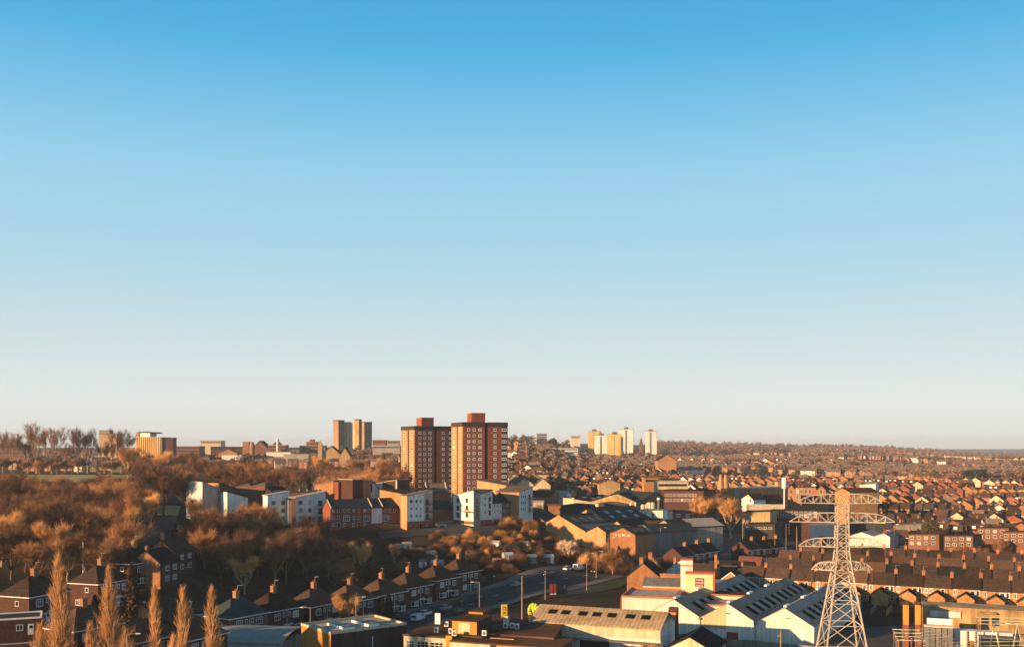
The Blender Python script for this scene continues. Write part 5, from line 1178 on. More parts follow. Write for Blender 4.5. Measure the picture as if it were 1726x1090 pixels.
# ================================================================== the two brick tower blocks
def tower():
    r = empty('tower_block', '', 'tower block', (0, 0, 0)); W_, L_, FH, n = 21.6, 19.0, 2.72, 14; TH = n * FH + .4
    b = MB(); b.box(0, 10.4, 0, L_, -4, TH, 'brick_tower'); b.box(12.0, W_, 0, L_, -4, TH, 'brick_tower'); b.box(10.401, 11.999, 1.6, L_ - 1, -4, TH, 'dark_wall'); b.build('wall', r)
    b = MB(); b.box(-.45, -.003, 0, 7.6, -4, TH, 'brick_tower_lit'); b.box(-.45, -.003, 9.4, L_, -4, TH, 'brick_tower_lit'); b.box(-.02, -.003, 7.6, 9.4, -4, TH, 'dark_wall'); b.build('side_wall', r)
    b = MB(); b.box(-.6, 10.5, -.15, L_ + .1, TH + .002, TH + 2.0, 'dark_wall'); b.box(11.9, W_ + .15, -.15, L_ + .1, TH + .002, TH + 2.0, 'dark_wall'); b.box(10.51, 11.89, 1.6, L_, TH + .002, TH + 1.8, 'dark_wall'); b.build('parapet', r)
    b = MB(); b.box(5.4, 12.2, 5, 12, TH + 1.9, TH + 6.2, 'brick_tower'); b.box(5.2, 12.4, 4.8, 12.2, TH + 6.21, TH + 6.5, 'brick_tower_lit'); b.build('plant_room', r)
    b = MB(); 
    for i in range(n): z = i * FH + .1; b.box(-.47, 10.42, -.035, -.003, z, z + .16, 'brick_tower_lit'); b.box(11.98, W_ - 3.1, -.035, -.003, z, z + .16, 'brick_tower_lit')
    b.build('floor_band', r)
    b = MB(); b.box(W_ - 3.0, W_ - .45, -.06, -.003, -2, TH, 'dark_wall'); b.build('balcony_stack', r)
    for i in range(n):
        z = i * FH + 1.55
        for x, w_, c in ((2.6, 1.35, 1), (5.2, 1.35, 1), (8.1, 1.75, 2), (15.4, 1.35, 1)): win(r, x, 0, z, w_, 1.3, 0, c, 1, fr=.23)
        win(r, W_ - 1.75, -.06, z, 2.3, 1.35, 0, 2, 1, fr=.24)
        for y in (3.9, 14.0): win(r, -.45, y, z, 3.4, 1.5, -90, 3, 1, fr=.24)
    return Proto(r)
TW = tower()
for px, d, th, lab in ((781, 466, 19, 'right-hand, nearer red brick tower block with sunlit left side'), (700, 512, 27, 'left-hand red brick tower block standing slightly behind its twin')):
    x, y = XY(px, d); z = ZP(711 if px > 750 else 717.5, d) - 14 * 2.72 - 2.4; TW.put((x, y, z), th, lab, 'twin brick tower blocks')

def lights(p, seg, n, f0, f1, wy=2.2, m='rooflight_blue', L=None):    # rooflights on one slope of a PB roof
    (x0, z0), (x1, z1) = p.P[seg], p.P[seg + 1]; L = L or p.L; sh = getattr(p, 'sh', 0)
    for i in range(n):
        fy = (i + .6) / n; y0, y1 = L * fy, L * fy + wy; q = []
        for f, y in ((f0, y0), (f1, y0), (f1, y1), (f0, y1)): q.append((x0 + (x1 - x0) * f + sh * y / L, y, z0 + (z1 - z0) * f + .29))
        b = MB(); b.slab(q, .03, m); b.build('rooflight', p.roof)
# ================================================================== industry in the middle
MAT_I = [('render_ochre', 'slate')]
p = PB('factory_hall', 'orange-lit brick factory gable with a tiny stepped peak, left of the valley roof', 'factory', (920, 385), (988, 374), [(920, 880), (938, 869.5), (939, 867.5), (944, 867.5), (945, 870), (988, 896)], 15, 'render_ochre', 'slate_blue', back=5)
lights(p, 4, 4, .12, .4); lights(p, 4, 5, .6, .85, 3)
p2 = PB('factory_hall', 'lower orange-lit factory gable joined at the valley, middle of the three', 'factory', (988.3, 374), (1021, 368.5), [(988.3, 896), (1007, 887), (1021, 896.5)], 13, 'render_ochre', 'slate_blue', back=4)
lights(p2, 1, 4, .3, .7); lights(p2, 0, 3, .3, .7, 2.5)
p3 = PB('factory_hall', 'orange brick gable with a faded line of white lettering', 'factory', (1028, 366), (1071, 360), [(1028, 898), (1050, 889), (1071, 901)], 9, 'brick_orange', 'slate_blue', back=3)
x, z = p3.lx(1050, 903.5); b = MB(); rl_ = random.Random(3); q = -3.2
while q < 3.0: b.box(x + q, x + q + .34, -.07, -.004, z + rl_.uniform(0, .25), z + rl_.uniform(.6, .95), 'render_white'); q += rl_.choice((.46, .5, .95))
b.build('faded_lettering', p3.t)
lights(p3, 1, 3, .25, .7, 2)
p4 = PB('factory_hall', 'small orange gable peeking behind the lettered gable', 'factory', (1031, 388), (1052, 385), [(1031, 884), (1040, 878), (1052, 888)], 14, 'render_ochre', 'slate', back=3)
p5 = PB('factory_hall', 'arched orange gable whose slate roof has six pale rooflights', 'factory', (978, 418), (1024, 409), [(978, 865), (993.5, 855), (1024, 879)], 22, 'render_ochre', 'slate_blue', back=7)
for px in (983, 989.5, 996.5, 1004): x, z = p5.lx(px, 869); b = MB(); b.prism([(x - .8, -.06), (x + .8, -.06), (x + .8, -.01), (x - .8, -.01)], z - 1.2, z + .8, 'render_cream'); b.build('blind_arch', p5.t)
for fx in (.18, .45, .72):
    for fz in (.3, .62):
        (x0, z0), (x1, z1) = p5.P[1], p5.P[2]; f = fz; yy = 22 * fx; xx = x0 + (x1 - x0) * f + 7 * fx; zz = z0 + (z1 - z0) * f + .3; dz = (z1 - z0) / (x1 - x0)
        b = MB(); b.slab([(xx, yy, zz), (xx + 1.6, yy, zz + dz * 1.6), (xx + 2.2, yy + 2, zz + dz * 1.6), (xx + .6, yy + 2, zz)], .03, 'rooflight_pale'); b.build('rooflight', p5.roof)
p = PB('workshop', 'shaded brick workshop with sunlit corner at the left end of the factories', 'workshop', (893, 410), (920, 406), [(893, 868), (899, 864), (913, 874), (920, 880)], 12, 'brick_red', 'slate_blue', back=0)
p = PB('industrial_shed', 'huge open-fronted shed with an arched brown truss gable and dark interior', 'shed', (997, 446), (1074, 436), [(997, 845), (1042, 832), (1073, 846)], 24, 'timber_grey', 'slate_blue', back=-3)
lights(p, 0, 6, .3, .55, 2.5); lights(p, 1, 6, .3, .6, 2.5); lights(p, 1, 3, .75, .95, 5)
p.rect(1010, 843.5, 1063, 872, 'black', 'opening', -.3, .25); p.rect(998, 845, 1009, 870, 'render_cream', 'end_panel', -.3, .25)
b = MB(); x, z = p.lx(997.5, 845); xm, zm = p.lx(1042, 832); xe, ze = p.lx(1073, 846); N = 10
for i in range(N):
    f0, f1 = i / N, (i + 1) / N; up = lambda f: (z + (zm - z) * min(1, f / .58)) if f < .58 else (zm + (ze - zm) * (f - .58) / .42); lo = lambda f: z - 1.5 + 1.9 * math.sin(math.pi * f); X = lambda f: x + (xe - x) * f
    b.hexa([(X(f0), -.6, lo(f0)), (X(f1), -.6, lo(f1)), (X(f1), -.31, lo(f1)), (X(f0), -.31, lo(f0))], [(X(f0), -.6, up(f0)), (X(f1), -.6, up(f1)), (X(f1), -.31, up(f1)), (X(f0), -.31, up(f0))], 'concrete_tan')
b.build('truss_gable', p.t)
for px in (1063.5, 1071.5): x, z = p.lx(px, 850); b = MB(); b.box(x - .35, x + .35, -.7, -.35, -2, z + 1, 'render_cream'); b.build('column', p.t)
p = PB('industrial_shed', 'long shallow slate shed with scattered pale rooflights and a striped cream wall', 'shed', (949, 470), (1000, 462), [(949, 838), (1000, 846)], 30, 'render_grey', 'slate', back=6)
p.rect(949.5, 838, 968, 852, 'clad_cream', 'wall_panel')
for i, (fx, fy) in enumerate(((.2, .3), (.35, .55), (.5, .3), (.65, .6), (.3, .8), (.75, .35), (.55, .85))):
    (x0, z0), (x1, z1) = p.P; xx = x0 + (x1 - x0) * fx + 6 * fy; b = MB(); zz = z0 + (z1 - z0) * fx + .3; sl = (z1 - z0) / (x1 - x0); b.slab([(xx, 30 * fy, zz), (xx + 1.8, 30 * fy, zz + sl * 1.8), (xx + 2.2, 30 * fy + 2.6, zz + sl * 1.8), (xx + .4, 30 * fy + 2.6, zz)], .03, 'rooflight_pale'); b.build('rooflight', p.roof)
p = PB('industrial_shed', 'second slate shed with a brown gable end right of the open shed', 'shed', (1075, 440), (1105, 448), [(1075, 846), (1106, 829.5), (1119, 838)], 22, 'brick_brown', 'slate_blue', back=0)
p = PB('industrial_shed', 'low green-grey shed below the striped cream wall', 'shed', (944, 425), (985, 420), [(944, 858), (950, 851), (980, 853), (985, 862)], 14, 'slate_blue', 'slate_blue')
p = PB('mill_building', 'dark three-storey mill with rows of small white windows', 'mill', (1112, 520), (1186, 505), [(1112, 826), (1186, 827)], 14, 'brick_dark', 'slate')
for y in (834, 842.5):
    for i in range(12): p.w(1122 + i * 4.6, y, .9, 1.4, 1)
p = PB('industrial_unit', 'bright white industrial unit with two cream stripes and small door', 'factory', (1076, 424), (1117, 420), [(1076, 860), (1117, 860)], 9, 'render_white', 'metal_grey'); [p.rect(a, 861, c, 874, 'render_cream', 'stripe') for a, c in ((1080.5, 1083.5), (1086.5, 1090), (1108, 1112))]; p.rect(1098.5, 864.5, 1101.5, 872, 'pane', 'door')
for px, w_ in ((1084, 2.0), (1089.5, 2.0), (1094.5, 2.4), (1100, 2.4)):
    t = at('silo', f'{ORD[[1084, 1089.5, 1094.5, 1100].index(px)]} from left of the four pale cylindrical silos behind the white unit', 'silo', px, 432, 0, 'pale silos'); x, y = XY(px, 432); b = MB(); h = ZP(846 if px > 1092 else 849.5, 432) - t.location.z; b.lathe([(w_/2, 0), (w_/2, h - .4), (w_/2 * .5, h)], 'render_cream', 14); b.build('tank', t)
t = at('flue_stack', 'slim white and grey flue beside the silos', 'chimney', 1110, 424); b = MB(); z = ZP(842, 424) - t.location.z; b.tube((0, 0, 0), (0, 0, z), .55, .55, 'metal_grey', 10); b.build('stack', t); b = MB(); b.tube((0, 0, z), (0, 0, z + .9), .75, .7, 'white_paint', 10); b.build('cap', t)
p = PB('brick_building', 'low red brick range with white-framed windows right of the white unit', 'building', (1134, 440), (1166, 442), [(1134, 862), (1166, 862)], 9, 'brick_red', 'felt_dark'); p.w(1143.5, 868, 1.7, 1.4, 2, fr=.2); p.w(1159, 868, 1.7, 1.4, 2, fr=.2)
p = PB('industrial_unit', 'pale panelled tank enclosure between the white unit and the red brick range', 'factory', (1118, 436), (1133.5, 438), [(1118, 862), (1133.5, 861)], 8, 'render_cream', 'metal_grey')
p = PB('workshop', 'shaded stone workshop with a big doorway under a half-grey corrugated roof', 'workshop', (1104, 402), (1137, 394), [(1104, 886), (1119, 876), (1137, 889)], 22, 'concrete', 'slate', back=6)
p.rect(1111, 881, 1124, 891, 'render_grey', 'door_panel')
(x0, z0), (x1, z1) = p.P[1], p.P[2]; b = MB(); b.slab([(x0 + 2.2, 8, z0 + .32), (x1 + 2.2 + .4, 8, z1 + .2), (x1 + 6.5, 22.3, z1 + .2), (x0 + 6.1, 22.3, z0 + .32)], .04, 'metal_pale'); b.build('corrugated_sheet', p.roof)
p = PB('industrial_shed', 'low grey-blue shed in shadow beyond the lettered gable', 'shed', (1066, 392), (1101, 386), [(1066, 888), (1085, 884), (1101, 897)], 20, 'metal_grey', 'slate_blue', back=8)
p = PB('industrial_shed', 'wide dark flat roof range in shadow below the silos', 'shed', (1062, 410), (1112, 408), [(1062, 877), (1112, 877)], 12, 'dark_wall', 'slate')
# around the centre right
p = PB('sports_hall', 'tan brick hall with a broad white sunlit roof', 'hall', (1226, 571), (1266, 561), [(1226, 823), (1266, 823)], 32, 'brick_orange', 'render_cream', back=6, t=.5)
p.w(1243, 829, 3, 4, 2)
p = PB('school_building', 'ornate ochre brick school with arched gables and white windows', 'school', (1326, 610), (1392, 600), [(1326, 826), (1333, 817), (1340, 824), (1341, 821), (1375, 821), (1376, 826), (1384, 818), (1392, 826)], 14, 'brick_orange', 'tile_dark')
for y in (828, 838): [p.w(px, y, 1.5, 2.4, 2) for px in (1333, 1344, 1351, 1358, 1365, 1384)]
t = at('concrete_tower', 'plain ochre square tower left of the school', 'tower', 1312, 610, 20); z = ZP(812, 610) - t.location.z; b = MB(); b.box(-1.6, 1.6, -1.6, 1.6, -2, z, 'render_ochre'); b.build('wall', t)
p = PB('hall_building', 'tall tan brick gabled hall behind the pylon top', 'hall', (1407, 512), (1432, 504), [(1407, 829), (1420, 822.5), (1432, 829)], 16, 'brick_ochre', 'tile_dark', back=4)
p = PB('flat_roofed_building', 'white block right of the gabled hall behind the pylon', 'building', (1449, 560), (1476, 556), [(1449, 817), (1476, 815)], 12, 'render_white', 'metal_pale')
p = PB('white_house', 'small white gabled house among cars at centre right', 'house', (1250, 498), (1270, 492), [(1250, 840), (1261, 833), (1270, 842)], 9, 'render_white', 'tile_dark'); p.w(1265, 843, 1, 1.8, 1)
p = PB('brick_house', 'dark brick gabled house right of the small white house', 'house', (1280, 505), (1294, 500), [(1280, 842), (1287, 834), (1294, 842)], 10, 'brick_dark', 'tile_dark')
t = at('factory_hall', 'long pale-roofed shed with an orange brick gable at its end', 'factory', 1290, 470, -14); ghouse(t, 17, 9, ZP(859, 470) - t.location.z, ZP(851, 470) - t.location.z, 'x', 'brick_orange', 'render_cream')
p = PB('brick_building', 'dark brick two-storey range with many white windows left of the pylon', 'building', (1298, 462), (1386, 452), [(1298, 860), (1386, 862)], 12, 'brick_dark', 'felt_dark')
for y in (864, 870): [p.w(1302 + i * 8, y, 1.4, 1.2, 2) for i in range(10)]
p = PB('flat_roofed_building', 'ochre-ended flat block with dark windows below the long pale roof', 'building', (1251, 452), (1298, 446), [(1251, 863), (1298, 862)], 12, 'stone_buff', 'felt_dark')
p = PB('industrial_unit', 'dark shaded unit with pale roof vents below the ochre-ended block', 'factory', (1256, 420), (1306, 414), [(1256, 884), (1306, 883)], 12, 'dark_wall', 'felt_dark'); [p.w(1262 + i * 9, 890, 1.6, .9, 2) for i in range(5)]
p = PB('industrial_unit', 'deep blue clad unit behind the left cross-arms', 'factory', (1366, 452), (1412, 448), [(1366, 884), (1412, 884)], 14, 'tarp_blue', 'metal_grey')
p = PB('industrial_unit', 'long yellow-topped blue-grey unit behind the right cross-arms', 'factory', (1430, 470), (1502, 462), [(1430, 877), (1502, 877)], 12, 'slate_blue', 'metal_grey'); p.rect(1431, 877.5, 1492, 881.5, 'yellow_sign', 'fascia')
p = PB('industrial_shed', 'white ridged roof shed with dark rooflights right of the pylon body', 'shed', (1432, 428), (1500, 418), [(1432, 903), (1452, 897), (1472, 904), (1490, 899), (1500, 905)], 14, 'render_white', 'metal_pale')
p = PB('industrial_unit', 'grey-blue panelled yard building left of the dark evergreen', 'factory', (1506, 440), (1553, 432), [(1506, 886), (1553, 884)], 14, 'metal_grey', 'metal_grey'); p.rect(1517, 896, 1524, 903, 'render_white', 'door')
for (a, c, y, d, lab) in ((1531, 1583, 901, 410, 'red brick flat-roofed flats with white windows right of the pylon'), (1591, 1640, 903, 402, 'low brown-roofed brick flats in the middle of the right side'), (1647, 1700, 890, 430, 'two-storey flats with pale upper walls near the right edge'), (1690, 1740, 897, 412, 'brick flats cut by the right edge')):
    p = PB('apartment_building', lab, 'flats', (a, d), (c, d - 8), [(a, y), (c, y)], 9, 'brick_brown', 'tile_brown'); n = int((c - a) / 12)
    for k in range(n): p.w(a + 6 + k * 12, y + 5, 1.5, 1.2, 2); p.w(a + 6 + k * 12, y + 14, 1.5, 1.2, 2)
for px in (1215, 1223.5):
    t = at('bottle_kiln', ('left' if px < 1220 else 'right') + '-hand one of the two brick bottle kilns', 'kiln', px, 690, 0, 'bottle kilns'); h = ZP(800, 690) - t.location.z
    b = MB(); b.lathe([(2.7, -2), (2.7, h * .3), (2.3, h * .5), (1.5, h * .75), (1.0, h * .95), (1.1, h), (.8, h)], 'kiln_brick', 16); b.build('body', t, smooth=True)

# ================================================================== skyline buildings
def block(name, lab, cat, a, c, yt, d, wm, rm='felt_dark', L=14, bands=0, prof=None, back=None, wmt='pane', turn=0):
    p = PB(name, lab, cat, (a, d), (c, d - turn), prof or [(a, yt), (c, yt)], L, wm, rm, back=back, t=.5)
    H_ = p.P[0][1]; fl = 3.3
    for i in range(bands):
        z = H_ - 1.8 - i * fl; b = MB(); x0, x1 = p.P[0][0] + .8, p.P[-1][0] - .8; b.box(x0, x1, -.08, -.003, z - .7, z + .7, wmt); b.build('window', p.t)
    return p
block('office_block', 'long brown flat block under trees at the far left skyline', 'building', -10, 41, 749.5, 1050, 'brick_brown', bands=3)
block('tower_block', 'pinkish brick tower with stepped top among bare trees, far left', 'tower block', 167, 197, 731, 1150, 'stone_buff', bands=0, L=18); 
block('lift_room', 'stepped top room on the pinkish brick tower', 'building', 167, 185, 725.5, 1152, 'concrete', L=10)
t = at('lattice_mast', 'thin pale and rusty lattice mast at the far left skyline', 'mast', 46.5, 900)
z1 = ZP(713, 900) - t.location.z; b = MB(); n = 14
for i in range(n):
    a0, a1 = 1.1 * (1 - i / n) * .7 + .1, .77 * (1 - (i + 1) / n) + .1; m = 'brick_orange' if i % 2 else 'stone_buff'
    for sx, sy in ((1, 1), (1, -1), (-1, 1), (-1, -1)): b.tube((sx*a0, sy*a0, z1*i/n), (sx*a1, sy*a1, z1*(i+1)/n), .09, .09, m, 4)
    b.tube((-a0, -a0, z1*i/n), (a1, -a1, z1*(i+1)/n), .06, .06, m, 4)
b.build('mast', t)
# gold finned tower
p = PB('office_tower', 'golden office tower with vertical fins and a white rooftop pavilion', 'tower', (229.5, 1005), (272, 992), [(229.5, 737), (272, 737)], 12, 'stone_buff', 'felt_dark', back=0)
x0, x1, zt_ = p.P[0][0], p.P[-1][0], p.P[0][1]
for i in range(12):
    x = x0 + (x1 - x0) * (i + .1) / 12; b = MB(); b.box(x, x + 1.15, -.7, -.01, -2, zt_ + .2, 'panel_gold'); b.build('fin', p.t)
b = MB(); b.box(x0 + 3.5, x0 + 17, 1, 10, zt_ + .6, zt_ + 4.6, 'render_white'); b.box(x0, x0 + 3.4, 0, 10, zt_ + .6, zt_ + 5.6, 'brick_orange'); b.build('pavilion', p.t)
for xa, z_ in ((x0 + 5, 4.62), (x0 + 17, 4.0)):
    b = MB(); [b.slab([(xa + 9*i/6, 0, zt_ + z_ + 1.2*math.sin(math.pi*i/6)), (xa + 9*(i+1)/6, 0, zt_ + z_ + 1.2*math.sin(math.pi*(i+1)/6)), (xa + 9*(i+1)/6, 9, zt_ + z_ + 1.2*math.sin(math.pi*(i+1)/6)), (xa + 9*i/6, 9, zt_ + z_ + 1.2*math.sin(math.pi*i/6))], .35, 'slate') for i in range(6)]; b.build('curved_roof', p.t)
block('tower_shaded_face', 'dark shaded right face of the golden tower', 'building', 272.3, 292, 738, 994, 'brick_dark', L=10)  # the tower's own right face, its shade put in as dark brick
for a, c, yt, d, m, rm, bd, L, lab in (
 (296, 336, 752, 1100, 'brick_brown', 'metal_pale', 2, 20, 'low brown office range right of the golden tower'),
 (338, 372, 743, 1250, 'render_cream', 'felt_dark', 1, 20, 'cream block with a dark top floor on the skyline'),
 (355, 421, 753, 1180, 'brick_dark', 'slate', 1, 22, 'long dark-roofed hall on the left skyline'),
 (374, 407, 767, 1000, 'render_white', 'metal_pale', 0, 10, 'low white shed below the long dark hall'),
 (409, 419, 745, 1170, 'brick_orange', 'brick_orange', 0, 8, 'small orange turret block on the skyline'),
 (449, 490, 762, 1050, 'render_white', 'metal_pale', 0, 12, 'long white glazed roof below the domed hall'),
 (478, 520, 766, 980, 'render_grey', 'metal_pale', 0, 10, 'pale low shed in front of the glazed roof'),
 (452, 482, 750, 1150, 'brick_red', 'render_cream', 2, 14, 'red market building with cream roof edge'),
 (516, 534, 745, 1250, 'brick_orange', 'felt_dark', 1, 14, 'orange brick block left of the distant slab towers'),
 (522, 529, 741, 1260, 'brick_orange', 'felt_dark', 0, 8, 'small brick top block on the skyline'),
 (505, 548, 751, 1200, 'brick_brown', 'felt_dark', 2, 12, 'brown street block below the orange brick block'),
 (628, 650, 742, 1300, 'brick_red', 'felt_dark', 1, 16, 'red brick block just left of the brick towers'),
 (628, 674, 751, 1150, 'render_grey', 'metal_pale', 1, 16, 'pale low range below the red block'),
 (653, 673, 743, 1350, 'concrete', 'felt_dark', 1, 10, 'grey block on the skyline left of the brick towers'),
 (856, 884, 739, 1500, 'render_cream', 'felt_dark', 1, 12, 'low cream range at the left of the hilltop'),
 (884, 905, 736, 1480, 'render_white', 'metal_pale', 1, 12, 'white range near the left of the hilltop'),
 (905, 922, 731, 1500, 'render_grey', 'felt_dark', 3, 14, 'tall grey glazed block on the hilltop'),
 (962, 978, 735, 1500, 'render_cream', 'tile_brown', 1, 10, 'cream block right of the hilltop trees'),
 (868, 884, 745, 1350, 'render_white', 'tile_brown', 1, 10, 'white house range below the hilltop'),
 (893, 936, 754, 1250, 'render_white', 'tile_brown', 2, 9, 'long white terrace on the slope, left half'),
 (937, 974, 755, 1240, 'render_white', 'tile_brown', 2, 9, 'long white terrace on the slope, right half'),
 (948, 976, 766, 1120, 'render_cream', 'tile_brown', 2, 9, 'cream terrace below the long white terrace'),
 (884, 930, 748, 1330, 'brick_orange', 'tile_brown', 1, 9, 'orange brick row under the hilltop'),
 (864, 922, 800, 620, 'render_cream', 'tile_brown', 0, 10, 'long low buff building with brown roof right of the towers'),
 (1086, 1115, 805, 640, 'brick_ochre', 'tile_grey', 1, 12, 'ochre flats with flat eaves in the centre'),
 (1115, 1145, 808, 620, 'brick_brown', 'tile_dark', 2, 12, 'dark-roofed brown block in the centre'),
 (1108, 1160, 812, 590, 'render_cream', 'render_cream', 1, 14, 'low cream-roofed building above the dark mill'),
 (948, 972, 822, 560, 'slate_blue', 'slate', 0, 12, 'dark green-grey box building above the striped shed'),
 (892, 916, 846, 470, 'render_cream', 'metal_pale', 0, 9, 'small white-roofed store right of the end flats'),
 (925, 945, 852, 455, 'brick_orange', 'tile_red', 0, 6, 'rust-coloured stacked containers beside the green-grey shed')):
    block('town_building', lab, 'building', a, c, yt, d, m, rm, L=L, bands=bd)
for a, c, y0, y1, d, L, m, rm, lab in ((424, 452, 756, 743, 1150, 20, 'brick_brown', 'slate', 'domed brown civic hall with a dark steep roof'), (452, 478, 756, 745, 1170, 18, 'brick_brown', 'slate', 'second dark-roofed hall right of the domed one'),
      (540, 576, 768, 752, 950, 14, 'stone_buff', 'tile_brown', 'church with long brown roof on the left skyline'), (572, 590, 768, 754, 940, 14, 'stone_buff', 'slate', 'gabled church end with a dark roof beside the long roof'),
      (368, 400, 764, 757, 1080, 16, 'brick_orange', 'tile_red', 'arched orange-roofed station building'), (1108, 1140, 776, 766, 1000, 14, 'brick_ochre', 'slate', 'dark-roofed chapel with ochre gable on the slope'),
      (880, 912, 806, 797, 600, 12, 'brick_ochre', 'tile_grey', 'buff gabled works building right of the towers'), (905, 935, 806, 798, 640, 12, 'brick_ochre', 'tile_grey', 'second buff gabled works building'),
      (1009, 1045, 815, 808, 560, 12, 'stone_buff', 'tile_brown', 'broad brown-roofed hall above the open shed'), (868, 900, 818, 806, 545, 10, 'render_cream', 'tile_grey', 'buff building with a ridge roof behind the end flats'), (900, 928, 818, 806, 545, 10, 'render_cream', 'tile_grey', 'second buff ridge-roofed building behind the end flats')):
    block('town_building', lab, 'building', a, c, y0, d, m, rm, L=L, prof=[(a, y0), ((a + c) / 2, y1), (c, y0)], bands=0)
t = at('dome', 'small round brown dome beside the civic hall', 'dome', 425, 1130); z = ZP(751, 1130) - t.location.z; b = MB(); b.lathe([(3, 0), (3, z), (2.8, z + 1.8), (1.8, z + 3.5), (.3, z + 4.5)], 'brick_orange', 14); b.build('body', t, smooth=True)
t = at('roof_lantern', 'little white lantern turret on the skyline', 'turret', 468, 1140); z = ZP(748, 1140) - t.location.z; b = MB(); b.lathe([(1.6, 0), (1.6, z + 4), (1.9, z + 4.2), (.4, z + 6.5)], 'render_white', 10); b.build('body', t)
t = at('church_tower', 'pale square church tower with a spike left of the distant slab towers', 'church tower', 540, 950); z = ZP(750, 950) - t.location.z; b = MB(); b.box(-2, 2, -2, 2, 0, z, 'stone_buff'); b.hexa([(-2, -2, z), (2, -2, z), (2, 2, z), (-2, 2, z)], [(-.1, -.1, z + 5), (.1, -.1, z + 5), (.1, .1, z + 5), (-.1, .1, z + 5)], 'stone_buff'); b.build('body', t)
t = at('church_spire', 'thin brown church spire between the white towers', 'church', 1080.5, 1500); z = ZP(747, 1500) - t.location.z; b = MB(); b.box(-2.5, 2.5, -2.5, 2.5, -3, z, 'brick_brown'); b.hexa([(-2.5, -2.5, z), (2.5, -2.5, z), (2.5, 2.5, z), (-2.5, 2.5, z)], [(-.1, -.1, z + 9), (.1, -.1, z + 9), (.1, .1, z + 9), (-.1, .1, z + 9)], 'brick_brown'); b.build('body', t)
# slab towers far left of centre; lit and shaded faces put into wall colours
for a, m_, c, yt, lab, w1, w2 in ((561, 570.5, 580.5, 708, 'leftmost distant slab tower, orange-lit face and shaded dark face', 'kiln_brick', 'slate_blue'), (597, 605, 609.5, 706.5, 'brown central slab of the distant tower group', 'concrete_tan', 'dark_wall'), (608, 614, 627, 711, 'right-hand distant slab tower with dark shaded face', 'stone_buff', 'slate_blue')):
    p = PB('tower_block', lab, 'tower block', (m_, 1490), (c, 1490 + (c - m_) * 1.15), [(m_, yt + 1), (c, yt + 1)], (m_ - a) * 1.08, w2, 'dark_wall', sides=w1, t=1.2)
    if a == 608: [p.w(620, 716 + i * 4, 1.6, 1.3, 1) for i in range(9)]
p = PB('tower_block', 'pale vertically striped slab between the darker distant towers', 'tower block', (580.5, 1506), (597.5, 1500), [(580.5, 711), (597.5, 711)], 14, 'render_cream', 'concrete')
for i in range(6): b = MB(); x = p.P[0][0] + 1 + i * 2.4; b.box(x, x + .9, -.2, -.003, -2, p.P[0][1] - 1, 'pane'); b.build('window_strip', p.t)
# white towers
for a, c, yt, d, m, lab in ((991, 1011, 727, 1500, 'panel_gold', 'ochre tower block at the left of the white tower group'), (1002, 1024, 734, 1420, 'render_white', 'white tower block in front of the ochre one'), (1025, 1046, 732, 1375, 'panel_gold', 'ochre tower block in the middle of the group'),
                         (1044, 1067, 723.5, 1520, 'render_white', 'tallest white tower block with an ochre side'), (1086.5, 1107, 727, 1500, 'render_white', 'white tower block standing alone on the right')):
    w_ = (c - a) * d / F; p = PB('tower_block', lab, 'tower block', (a, d), (c, d - 3), [(a, yt), (c, yt)], w_ * .9, m, 'concrete', sides=m, t=.6)
    x0, x1, zz = p.P[0][0], p.P[-1][0], p.P[0][1]; xm = (x0 + x1) / 2
    b = MB(); b.box(xm - 1.5, xm + 1.5, -.1, -.003, -2, zz - 1, 'render_cream' if m == 'panel_gold' else 'render_grey'); b.build('window_strip', p.t)
    for i in range(13): b = MB(); z = zz - 2.5 - i * 2.8; b.box(xm - 1.1, xm + 1.1, -.16, -.103, z - .7, z + .7, 'pane'); b.build('window', p.t)
    b = MB(); b.box(xm - 3.2, xm + 3.2, 3, 9, zz + .6, zz + 3.4, 'brick_brown'); b.tube((xm, 6, zz + 3.4), (xm, 6, zz + 9), .18, .1, 'metal_grey', 5); b.build('roof_room', p.t)
# ================================================================== the town spreading to the right
rg = random.Random(77)
def occupied(px, d):
    for a, c, d0, d1 in ((1195, 1500, 380, 560), (1300, 1400, 560, 640), (1200, 1235, 660, 720), (1395, 1480, 480, 580), (1060, 1215, 380, 540), (1500, 1740, 395, 450)):
        if a < px < c and d0 < d < d1: return True
    return False
LABM = ['orange-gabled house', 'dark-roofed red house', 'pale-roofed ochre house', 'orange house seen side-on', 'white gabled house', 'red dormered house', 'wide orange-gabled house', 'cream house seen side-on']
ZC = {}
def zone(px):
    return 'below the white towers' if px < 1180 else 'left of the pylon' if px < 1400 else 'beyond the pylon' if px < 1560 else 'at far right'
def cnt(z, r):
    ZC[(z, r)] = ZC.get((z, r), -1) + 1; return ORD[ZC[(z, r)]]
